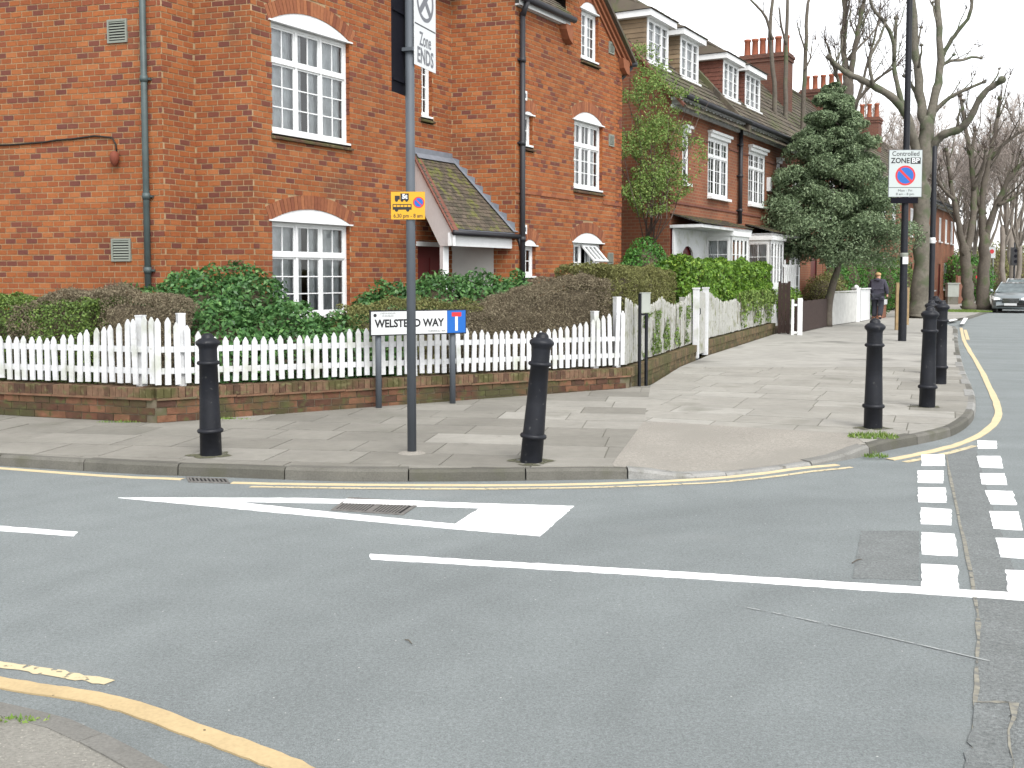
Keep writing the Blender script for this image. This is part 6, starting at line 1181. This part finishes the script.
TREES = {
 'plane': [([(15.91,42.2,0.06),(15.93,42.2,0.8),(15.97,42.2,2.75),(15.96,42.2,4.68),(16.0,42.2,6.22),(16.05,42.2,7.57)],0.4,0.27),([(15.86,42.2,5.84),(15.48,42.0,6.97),(15.0,41.8,8.04),(14.39,41.6,8.58),(13.67,41.4,8.92),(13.03,41.2,9.18),(12.4,41.0,9.4),(11.96,40.8,9.69),(11.75,40.6,9.84)],0.2,0.075),([(16.01,42.2,7.38),(15.92,42.4,8.17),(15.8,42.6,9.74),(15.68,42.8,11.32),(15.59,43.0,13.67)],0.22,0.12),([(15.04,41.8,8.0),(14.77,41.85,8.92),(14.62,41.9,9.76),(14.65,41.95,10.75),(14.69,42.0,11.59)],0.12,0.06),([(14.58,41.8,9.97),(14.44,41.55,10.66),(14.0,41.3,11.28),(13.49,41.05,11.73),(13.21,40.8,12.51)],0.09,0.05),([(16.13,42.2,7.57),(16.37,42.3,8.73),(16.58,42.4,9.74),(16.54,42.5,11.33),(16.42,42.6,13.18)],0.2,0.11),([(16.61,42.5,10.1),(16.89,42.27,10.74),(17.13,42.05,11.15),(17.44,41.83,11.7),(17.47,41.6,12.72)],0.1,0.06),([(16.19,42.2,6.53),(16.39,41.95,6.96),(16.55,41.7,7.16),(16.91,41.45,7.27),(17.14,41.2,7.47),(17.36,40.95,8.02),(17.61,40.7,8.57),(17.9,40.45,8.82),(18.0,40.2,8.93)],0.19,0.1),([(16.27,42.2,7.99),(16.6,42.0,8.41),(16.98,41.8,8.68),(17.42,41.6,8.88),(17.86,41.4,9.07)],0.1,0.05),([(16.61,42.5,9.87),(17.07,42.67,10.1),(17.61,42.85,10.17),(18.07,43.03,10.32),(18.5,43.2,10.32)],0.07,0.045),([(15.97,42.2,7.76),(15.83,42.6,8.59),(15.73,43.0,9.2),(15.55,43.4,9.66)],0.1,0.05),([(13.6,41.2,8.88),(13.44,41.13,9.83),(13.78,41.07,10.63),(13.97,41.0,11.28)],0.07,0.04)],
 'twin_a': [([(21.95,52.0,0.16),(21.94,52.0,0.84),(21.86,52.0,1.8),(21.74,52.0,2.99)],0.3,0.24),([(21.74,52.0,2.75),(21.42,51.88,3.85),(21.1,51.75,5.12),(20.78,51.62,6.53),(20.51,51.5,7.69)],0.19,0.08),([(21.84,52.0,2.9),(22.09,52.12,4.19),(22.2,52.24,5.63),(22.12,52.36,7.08),(21.84,52.48,8.76),(21.56,52.6,10.44)],0.2,0.08),([(21.03,51.7,5.36),(20.4,51.35,5.8),(19.87,51.0,6.33)],0.1,0.06),([(22.13,52.2,5.87),(22.37,51.8,6.69),(22.36,51.4,7.68)],0.12,0.06)],
 'twin_b': [([(23.11,53.0,0.13),(23.09,53.0,1.06),(23.1,53.0,2.43),(23.11,53.0,3.75)],0.33,0.25),([(23.07,53.0,3.51),(22.94,53.0,4.96),(23.04,53.0,6.42),(23.34,53.0,7.87),(23.55,53.0,9.31),(23.66,53.0,10.36)],0.21,0.08),([(23.17,53.0,3.6),(23.37,52.75,4.71),(23.71,52.5,5.89),(24.14,52.25,6.83),(24.73,52.0,7.37)],0.2,0.08),([(23.04,53.0,4.72),(22.7,53.2,5.95),(22.55,53.4,7.43),(22.75,53.6,8.91)],0.17,0.07),([(23.26,53.0,7.38),(23.75,52.73,8.07),(24.24,52.47,8.52),(24.69,52.2,8.82)],0.12,0.05),([(23.49,52.5,5.17),(23.94,52.25,5.4),(24.49,52.0,5.85)],0.1,0.05)],
 'left': [([(14.53,47.0,0.7),(14.52,47.0,3.3),(14.52,47.0,5.88),(14.47,47.0,8.45),(14.44,47.0,9.94)],0.28,0.24),([(14.45,47.0,9.3),(14.37,47.1,10.59),(14.25,47.2,11.88),(14.34,47.3,13.18),(14.26,47.4,14.47)],0.17,0.08),([(14.49,47.0,9.72),(14.59,46.85,10.96),(14.73,46.7,12.19),(14.91,46.55,13.41),(15.01,46.4,14.2)],0.14,0.07),([(14.41,47.0,9.3),(13.94,46.77,10.11),(13.6,46.53,10.9),(13.26,46.3,11.61)],0.09,0.04),([(14.54,47.0,8.87),(14.99,46.83,9.48),(15.44,46.65,10.0),(15.8,46.47,10.3),(16.28,46.3,10.61)],0.09,0.04),([(14.92,47.5,8.95),(15.47,47.83,10.73),(15.9,48.17,12.09),(16.25,48.5,13.38)],0.08,0.04),([(14.46,47.0,10.99),(15.03,47.33,11.66),(15.56,47.67,12.15),(16.09,48.0,12.83)],0.06,0.03)],
 'thin_a': [([(9.48,39.2,0.15),(9.48,39.2,5.19),(9.46,39.28,7.34),(9.38,39.35,9.13),(9.27,39.42,10.74),(9.45,39.5,12.17)],0.13,0.05),([(9.3,39.2,10.16),(9.03,39.03,10.89),(8.63,38.87,11.3),(8.27,38.7,11.58)],0.06,0.03)],
 'thin_b': [([(10.21,40.5,0.15),(10.21,40.5,4.93),(10.19,40.58,7.16),(10.17,40.65,9.37),(10.2,40.72,11.22),(10.24,40.8,12.69)],0.13,0.05),([(10.12,40.5,10.26),(9.88,40.3,10.97),(9.75,40.1,11.5)],0.05,0.03)],
 'thin_c': [([(11.07,41.5,0.15),(11.07,41.5,5.01),(11.08,41.58,7.67),(11.15,41.65,9.75),(11.21,41.72,11.64),(11.29,41.8,12.4)],0.13,0.05),([(11.1,41.5,10.28),(10.84,41.3,10.83),(10.67,41.1,11.23)],0.04,0.02),([(11.07,41.5,9.53),(11.29,41.5,9.91),(11.36,41.5,10.47)],0.04,0.02)],
}
# ------------------------------------------------------------------ trees
def spray(b, p, dirv, n, length, r, spread=0.7, seg=3):
    for k in range(n):
        d = (Vector(dirv).normalized() + Vector((random.gauss(0, spread), random.gauss(0, spread), random.gauss(0.15, spread)))).normalized(); q = [Vector(p)]; L = length * random.uniform(0.5, 1.2)
        for j in range(seg): d = (d + Vector((random.gauss(0, 0.16), random.gauss(0, 0.16), 0.10 + random.gauss(0, 0.1)))).normalized(); q.append(q[-1] + d * L / seg)
        b.tube(q, [r * (1 - 0.75 * i / seg) for i in range(seg + 1)], 3, caps=False)
def bare_tree(name, label, limbs, bark='bark', twigs=6, tl=0.9, knob=True, group=None, sub=3, subl=1.4, tr=0.014, tm='twig'):
    p0 = limbs[0][0][0]; t_ = thing(name, label, 'tree', (p0[0], p0[1], 0.1), group); tb, lb, tw = MB(), MB(), MB()
    for i, (pts, r0, r1) in enumerate(limbs):
        q = smooth_line(pts, 4); n = len(q); q = [Vector(v) + Vector((random.gauss(0, 1), random.gauss(0, 1), 0)) * 0.10 * (r0 if 0 < k < n - 1 else 0) for k, v in enumerate(q)]
        rad = [r0 + (r1 - r0) * (k / (n - 1)) ** 0.8 for k in range(n)]
        rad = [r * (1 + (0.07 if i else 0.02) * math.sin(k * 1.7 + i)) for k, r in enumerate(rad)]
        if i == 0 and r0 > 0.2: rad[0] *= 1.3; rad[1] *= 1.12
        if i == 0 and len(limbs) > 2:
            d_ = (q[-1] - q[-2]).normalized(); r_ = rad[-1]; q += [q[-1] + d_ * r_ * 0.7, q[-1] + d_ * r_ * 1.3]; rad += [r_ * 0.8, r_ * 0.3]
        (tb if i == 0 else lb).tube(q, rad, 12 if i == 0 else 8)
        if i > 0:
            e = q[-1]; d = q[-1] - q[-3]
            if knob: lb.lathe([(0.01, -r1 * 1.5), (r1 * 1.3, -r1), (r1 * 1.7, 0), (r1 * 1.2, r1), (0.02, r1 * 1.4)], 7, e)
            spray(tw, e, d, twigs, tl, tr)
        for k in range(sub if i else 0):
            j = random.randrange(n // 3, n - 1); d = (q[j + 1] - q[j]).normalized() + Vector((random.gauss(0, 0.7), random.gauss(0, 0.7), random.uniform(0, 0.7))); s_ = [q[j]]; L = subl * random.uniform(0.5, 1.2); dv = d.normalized()
            for m_ in range(4): dv = (dv + Vector((random.gauss(0, 0.2), random.gauss(0, 0.2), 0.15))).normalized(); s_.append(s_[-1] + dv * L / 4)
            rr = max(0.018, rad[j] * 0.38); lb.tube(s_, [rr * (1 - 0.13 * m_) for m_ in range(5)], 5)
            if knob: lb.lathe([(0.01, -rr), (rr * 1.4, -rr * 0.4), (rr * 1.4, rr * 0.4), (0.01, rr)], 5, s_[-1])
            spray(tw, s_[-1], dv, max(2, twigs - 2), tl * 0.8, tr * 0.8); spray(tw, s_[2], dv, 2, tl * 0.5, tr * 0.7)
    tk = tb.build('trunk', bark, t_, True); lb.build('limbs', bark, t_, True); tw.build('crown', tm, t_); return t_
bare_tree('plane_tree', 'large bare street tree with lopped limbs behind the black lamp column', TREES['plane'], 'bark', 9, 0.7, True, None, 3, 1.1, 0.013)
bare_tree('plane_tree', 'bare pollarded tree left of the pair beside the parked cars', TREES['twin_a'], 'bark_dark', 13, 0.9, True, 'twin trees beside the parked cars', 6, 1.8, 0.013)
bare_tree('plane_tree', 'bare pollarded tree right of the pair beside the parked cars', TREES['twin_b'], 'bark_dark', 13, 0.9, True, 'twin trees beside the parked cars', 7, 2.0, 0.013)
bare_tree('bare_tree', 'tall bare many-limbed tree rising behind the evergreen tree', TREES['left'], 'bark_dark', 9, 1.4, False, None, 9, 2.0, 0.016)
for k, l in (('thin_a', 'thin bare trunk in front of the tall chimney, left of two'), ('thin_b', 'thin bare trunk in front of the tall chimney, right of two'), ('thin_c', 'thin bare trunk just right of the tall chimney')):
    bare_tree('thin_tree', l, TREES[k], 'bark_dark', 3, 0.5, False, 'thin bare trunks by the chimney', 2, 0.7, 0.012)
def generic_tree(name, label, x, y, h, r, n, bark, group, fl=0.45):
    L = [([(x, y, 0.1), (x + random.gauss(0, .1), y, h * 0.15), (x + random.gauss(0, .2), y, h * fl)], r, r * 0.8)]
    for k in range(n):
        a = random.uniform(0, 2 * math.pi); sp_ = random.uniform(0.06, 0.3) * h; z0 = h * random.uniform(fl * 0.7, fl); q = [(x, y, z0)]
        for j in range(1, 5): f = j / 4; q.append((x + math.cos(a) * sp_ * f + random.gauss(0, .15), y + math.sin(a) * sp_ * f + random.gauss(0, .15), z0 + (h - z0) * f ** 0.9 * random.uniform(0.85, 1.05)))
        L.append((q, r * 0.42, r * 0.1))
    return bare_tree(name, label, L, bark, 11, 1.7, False, group, 10, 2.4, 0.018, 'far_twig')
G_ = 'distant bare trees along the street'
for x, y, h, r, n, l in ((27.0, 72, 11, 0.3, 7, 'distant bare tree between the black post and the twin trees'), (35.0, 80, 10, 0.3, 8, 'distant bare tree just right of the twin trees'), (42.5, 92, 12, 0.35, 9, 'distant bare tree at the right edge behind the parked cars'), (30.0, 86, 13, 0.3, 8, 'distant bare tree seen above the red-brown fence'), (24.0, 78, 13, 0.3, 8, 'distant bare tree behind the large lopped street tree'), (46, 110, 12, 0.3, 9, 'farthest bare tree above the parked cars'), (38.5, 97, 13, 0.3, 9, 'bare tree filling the sky between the twin trees and the right edge'), (28.2, 62.0, 10, 0.17, 9, 'bare street tree right behind the parked cars'), (33.2, 71.0, 10, 0.18, 9, 'bare street tree at the right edge beyond the parked cars'), (29.6, 71.5, 9, 0.15, 8, 'twiggy bare tree just behind the red-brown fence'), (34.6, 81.0, 10, 0.17, 8, 'twiggy bare tree showing between the twin street trees'), (25.2, 66.5, 9, 0.2, 10, 'twiggy bare tree beside the pale utility cabinet'), (33.5, 97, 14, 0.3, 9, 'far bare tree rising behind the twin street trees'), (27.8, 90, 14, 0.3, 9, 'far bare tree rising between lopped tree and twin trees')):
    generic_tree('bare_tree', l, x, y, h, r, n, 'far_bark', G_)
# far garden greenery closing the street
bush('far_shrub', 'green shrub above the red-brown fence', [(29.2, 70, 1.6, 1.6, 1.5, 1.6), (31, 73, 1.5, 1.5, 1.5, 1.5)], 7000, 'shrub', (0.14, 0.1), 11)
bush('far_shrub', 'far dark shrubs at the street end above the parked cars', [(37, 92, 2, 3, 2, 2.2), (43, 99, 2, 3, 2, 2.4), (49, 108, 2.4, 4, 3, 2.8), (33, 88, 1.8, 2.4, 2, 2.0)], 9000, 'olive_hedge', (0.25, 0.16), 12)
bush('far_shrub', 'yellow-green shrub behind the black post', [(18.6, 52.2, 1.3, 0.9, 0.9, 1.3), (19.6, 55.2, 1.4, 0.8, 0.9, 1.5)], 5000, 'privet', (0.10, 0.07), 13)
# evergreen tree
ev = thing('evergreen_tree', 'broad grey-green evergreen tree over the dark brown fence', 'tree', (10.05, 35.0, 0.15))
b = MB(); b.tube(smooth_line([(10.2, 34.9, 0.1), (10.22, 34.9, 0.8), (10.35, 34.85, 1.5), (10.5, 34.8, 2.2), (10.55, 34.8, 4.0), (10.5, 34.8, 6.2)], 4), [0.16 - 0.0055 * i for i in range(21)], 10)
EV = []
for k in range(52):
    f = k / 51; z = 2.45 + 5.35 * f; R = (3.45 * (1 - f) ** 0.92 + 0.08) * (0.75 if f < 0.06 else 1); a = k * 2.4; rr = R * random.uniform(0.5, 0.82); c = (10.16 + 1.05 * rr * math.cos(a), 34.6 + rr * math.sin(a) * 0.75, z + random.uniform(-0.15, 0.15)); s_ = max(0.22, 1.0 * (1 - 0.72 * f)) * random.uniform(0.8, 1.15)
    EV.append((*c, s_, s_, s_ * 0.62)); b.tube([(10.5, 34.8, z - 0.3), ((10.5 + c[0]) / 2, (34.8 + c[1]) / 2, z - 0.1), c], [0.05, 0.035, 0.012], 5)
    if k % 2: EV.append((10.3 + R * 0.35 * math.cos(a + 2), 34.8 + R * 0.35 * math.sin(a + 2), z, 0.6 * s_, 0.6 * s_, 0.5 * s_))
b.build('trunk', 'bark_dark', ev, True)
E_ = np.array(EV); n = 190000; idx = RNG.integers(0, len(E_), n); d = unit(RNG.normal(0, 1, (n, 3))); r = RNG.random((n, 1)) ** 0.45 * 1.05; p = E_[idx, :3] + d * E_[idx, 3:] * r; p[:, 2] -= 0.12 * (r[:, 0] ** 2)
keep = (vnoise(p, 3.2, 4) + 0.6 * vnoise(p, 8, 6) > -0.34) & (p[:, 2] > 2.0)
leaves('crown', p[keep], d[keep] + np.array((0, 0, 0.5)), 0.095, 0.045, 'holly', ev, 0.9)
# ------------------------------------------------------------------ parked cars
def car(label, front, ang, paint, L=4.3, Wd=1.78, Ht=1.45):
    """front: middle of the front bumper on the ground; ang: heading of the car's rear as seen from the front"""
    t_ = thing('parked_car', label, 'car', (front[0], front[1], 0.0), 'cars parked along the kerb'); ca, sa = math.cos(ang), math.sin(ang)
    T = lambda x, y, z: (front[0] + ca * x - sa * y, front[1] + sa * x + ca * y, z)
    # stations along the length: x, half width at sill / belt, bottom, belt(bonnet) height
    st = [(0.0, .62, .66, .34, .60), (0.08, .74, .78, .24, .72), (0.3, .82, .84, .20, .82), (0.7, .86, .87, .20, .90), (1.15, .87, .88, .20, .97), (1.5, .88, .89, .20, 1.0), (2.4, .88, .89, .20, 1.02), (3.3, .88, .88, .20, 1.03), (3.9, .84, .84, .24, 1.0), (4.2, .76, .76, .30, .92), (4.3, .66, .66, .38, .85)]
    b = MB(); rings = []
    for x, ws, wb, zb, zt in st:
        prof_ = [(-ws, zb), (-ws - .02, zb + .15), (-wb, (zb + zt) / 2 + .08), (-wb + .03, zt - .05), (-wb + .14, zt), (0, zt + .035), (wb - .14, zt), (wb - .03, zt - .05), (wb, (zb + zt) / 2 + .08), (ws + .02, zb + .15), (ws, zb)]
        rings.append([T(x * L / 4.3, y * Wd / 1.78, z) for y, z in prof_])
    k = len(rings[0])
    for r in rings: b.v.extend(r)
    for i in range(len(rings) - 1):
        for j in range(k): b.f.append((i * k + j, i * k + (j + 1) % k, (i + 1) * k + (j + 1) % k, (i + 1) * k + j)); b.t.append(.5)
    b.f.append(tuple(range(k))); b.t.append(.5); b.f.append(tuple(reversed(range((len(rings) - 1) * k, len(rings) * k)))); b.t.append(.5); b.build('body', paint, t_, True)
    # greenhouse
    gh = [(1.1, .72, .98, .0), (1.85, .58, Ht - .04, 1), (2.4, .60, Ht, 1), (3.2, .60, Ht - .03, 1), (4.05, .66, 1.0, 0)]; v = lambda x, y, z: T(x * L / 4.3, y * Wd / 1.78, z)
    b = MB(); b.quad(v(1.80, -.60, Ht - .05), v(1.80, .60, Ht - .05), v(2.4, .62, Ht), v(2.4, -.62, Ht)); b.quad(v(2.4, -.62, Ht), v(2.4, .62, Ht), v(3.25, .60, Ht - .03), v(3.25, -.60, Ht - .03))
    for y in (-1, 1):
        for xa, ya, za, xb, yb, zb in ((1.08, .78, .98, 1.80, .62, Ht - .06), (4.1, .72, .98, 3.25, .62, Ht - .05), (2.5, .84, 1.0, 2.45, .63, Ht - .02)): b.tube([v(xa, ya * y, za), v(xb, yb * y, zb)], 0.035, 6)
        b.tube([v(1.80, .62 * y, Ht - .05), v(2.4, .64 * y, Ht - .01), v(3.25, .62 * y, Ht - .04)], 0.035, 6)
    b.build('roof', paint, t_, True)
    MB().quad(v(1.10, -.74, .99), v(1.10, .74, .99), v(1.80, .59, Ht - .06), v(1.80, -.59, Ht - .06)).build('windscreen', 'car_glass', t_)
    MB().quad(v(4.08, .70, .99), v(4.08, -.70, .99), v(3.26, -.59, Ht - .05), v(3.26, .59, Ht - .05)).build('rear_window', 'car_glass', t_)
    for y in (-1, 1): b = MB(); b.add([v(1.12, .80 * y, 1.0), v(2.45, .845 * y, 1.01), v(4.05, .76 * y, 1.01), v(3.25, .62 * y, Ht - .06), v(2.4, .635 * y, Ht - .03), v(1.80, .61 * y, Ht - .07)], [(0, 1, 2, 3, 4, 5)]); b.build('side_window', 'car_glass', t_)
    for y in (-1, 1):
        b = MB(); b.add([v(.03, .42 * y, .62), v(.05, .70 * y, .60), v(.30, .83 * y, .68), v(.36, .80 * y, .80), v(.16, .66 * y, .755), v(.07, .42 * y, .70)], [(0, 1, 2, 3, 4, 5)])
        for i in range(len(b.v)): b.v[i] = tuple(Vector(b.v[i]) + Vector((-ca * 0.045 - sa * 0.03 * y, -sa * 0.045 + ca * 0.03 * y, 0.012)))
        b.build('headlight', 'lamp_glass', t_)
        m_ = MB(); c = v(1.22, .98 * y, 1.04); m_.lathe([(.02, -.07), (.09, -.05), (.10, .03), (.05, .08), (.01, .085)], 8, c); m_.tube([v(1.22, .86 * y, .99), v(1.22, .95 * y, 1.0)], .02, 5); m_.build('mirror', paint, t_, True)
    b = MB()
    for z in (.50, .545, .59, .635, .68): b.tube([v(.0, -.34, z), v(-.03, 0, z), v(.0, .34, z)], .012, 5)
    b.build('grille', 'chrome', t_); MB().quad(v(-.012, -.36, .48), v(-.012, .36, .48), v(.015, .36, .70), v(.015, -.36, .70)).build('grille_backing', 'dark_gap', t_)
    MB().quad(v(-.06, -.27, .36), v(-.06, .27, .36), v(-.06, .27, .47), v(-.06, -.27, .47)).build('number_plate', 'sign_white', t_); b = MB(); b.tube([v(.02, -.60, .33), v(-.05, 0, .33), v(.02, .60, .33)], .035, 6); b.build('bumper_trim', 'tyre', t_)
    for x in (.80, 3.45):
        for y in (-1, 1):
            c0, c1 = Vector(v(x, .70 * y, .31)), Vector(v(x, .885 * y, .31)); o = MB().tube([c0, c1], .31, 20).build('wheel', 'tyre', t_, True); MB().tube([c0.lerp(c1, .9), c0.lerp(c1, 1.03)], .20, 14).build('rim', 'chrome', o)
    b = MB(); b.tube([v(2.2, 0.3, Ht), v(2.2, .3, Ht + .25)], .006, 4); b.build('aerial', 'black_pipe', t_)
    return t_
bd = math.atan2(0.866, 0.5)
car('dark grey parked car, nearest one at the right edge', (23.4, 50.7), bd, 'car_grey'); car('silver parked car just behind the dark grey one', (26.3, 56.3), bd, 'car_silver', 4.4, 1.8, 1.62); car('farthest parked car, dark, behind the silver one', (31.2, 65.4), bd, 'car_grey')
# ------------------------------------------------------------------ walking person, seen from behind
pr = thing('person', 'person in a dark hooded jacket walking away along the pavement', 'person', (13.62, 40.24, 0.1)); pr.rotation_euler = (0, 0, -0.5); pr.scale = (1.16, 1.1, 1.03)
def skin(name, verts, edges, rads, m, root=0, sub=2):
    me = bpy.data.meshes.new(name); me.from_pydata(verts, edges, []); me.materials.append(M[m]); o = bpy.data.objects.new(name, me); COL.objects.link(o); o.parent = pr
    o.modifiers.new('skin', 'SKIN'); sv = me.skin_vertices[0].data if me.skin_vertices else None
    if sv is None:
        bm = bmesh.new(); bm.from_mesh(me); bm.verts.layers.skin.verify(); bm.to_mesh(me); bm.free(); sv = me.skin_vertices[0].data
    for i, r in enumerate(rads): sv[i].radius = r if isinstance(r, tuple) else (r, r); sv[i].use_root = (i == root)
    o.modifiers['skin'].use_smooth_shade = True; s_ = o.modifiers.new('sub', 'SUBSURF'); s_.levels = sub; s_.render_levels = sub; return o
# y is forward (away from the camera), x to the right
J = dict(pel=(0, 0, .93), bel=(0, .01, 1.08), che=(0, .0, 1.28), nek=(0, .0, 1.45), hd0=(0, .02, 1.55), hd1=(0, .03, 1.66),
         ls=(-.19, 0, 1.40), le=(-.27, .04, 1.15), lw=(-.27, .16, .95), rs=(.19, 0, 1.40), re=(.27, -.05, 1.14), rw=(.28, .03, .92),
         lh=(-.10, 0, .88), lk=(-.11, .10, .50), la=(-.10, .02, .10), lt=(-.10, .16, .05), rh=(.10, 0, .88), rk=(.10, .02, .48), ra=(.10, -.18, .14), rt=(.10, -.06, .04))
def chain(name, names, rads, edges, m, root=0): return skin(name, [J[n] for n in names], edges, rads, m, root)
nm = ['pel', 'bel', 'che', 'nek', 'hd0', 'hd1', 'ls', 'le', 'lw', 'rs', 're', 'rw', 'lh', 'lk', 'la', 'lt', 'rh', 'rk', 'ra', 'rt']
ed = [(0, 1), (1, 2), (2, 3), (3, 4), (4, 5), (2, 6), (6, 7), (7, 8), (2, 9), (9, 10), (10, 11), (0, 12), (12, 13), (13, 14), (14, 15), (0, 16), (16, 17), (17, 18), (18, 19)]
J['lf'] = (-.27, .21, .87); J['rf'] = (.28, .05, .83)
chain('body', nm + ['lf', 'rf'], [(.14, .10), (.13, .09), (.15, .10), .055, .085, .075, .06, .042, .032, .06, .042, .032, .085, .055, .038, .034, .085, .055, .038, .034, .04, .04], ed + [(8, 20), (11, 21)], 'skin')
J['hem'] = (0, 0, .80)
chain('jacket', ['pel', 'bel', 'che', 'nek', 'ls', 'le', 'lw', 'rs', 're', 'rw', 'hem'], [(.21, .155), (.20, .15), (.215, .15), (.10, .10), .09, .068, .055, .09, .068, .055, (.215, .165)], [(0, 1), (1, 2), (2, 3), (2, 4), (4, 5), (5, 6), (2, 7), (7, 8), (8, 9), (0, 10)], 'jacket')
chain('trousers', ['pel', 'lh', 'lk', 'la', 'rh', 'rk', 'ra'], [(.17, .135), .12, .10, .085, .12, .10, .085], [(0, 1), (1, 2), (2, 3), (0, 4), (4, 5), (5, 6)], 'trousers')
for a, c in (('la', 'lt'), ('ra', 'rt')): chain('shoe', [a, c], [.055, .05], [(0, 1)], 'trousers')
skin('hood', [(0, -.10, 1.40), (0, -.12, 1.46), (0, -.06, 1.50)], [(0, 1), (1, 2)], [(.10, .05), (.11, .06), (.09, .05)], 'jacket')
skin('hair', [(0, -.005, 1.57), (0, .0, 1.66), (0, .02, 1.715)], [(0, 1), (1, 2)], [(.092, .092), (.108, .108), (.07, .08)], 'hair')
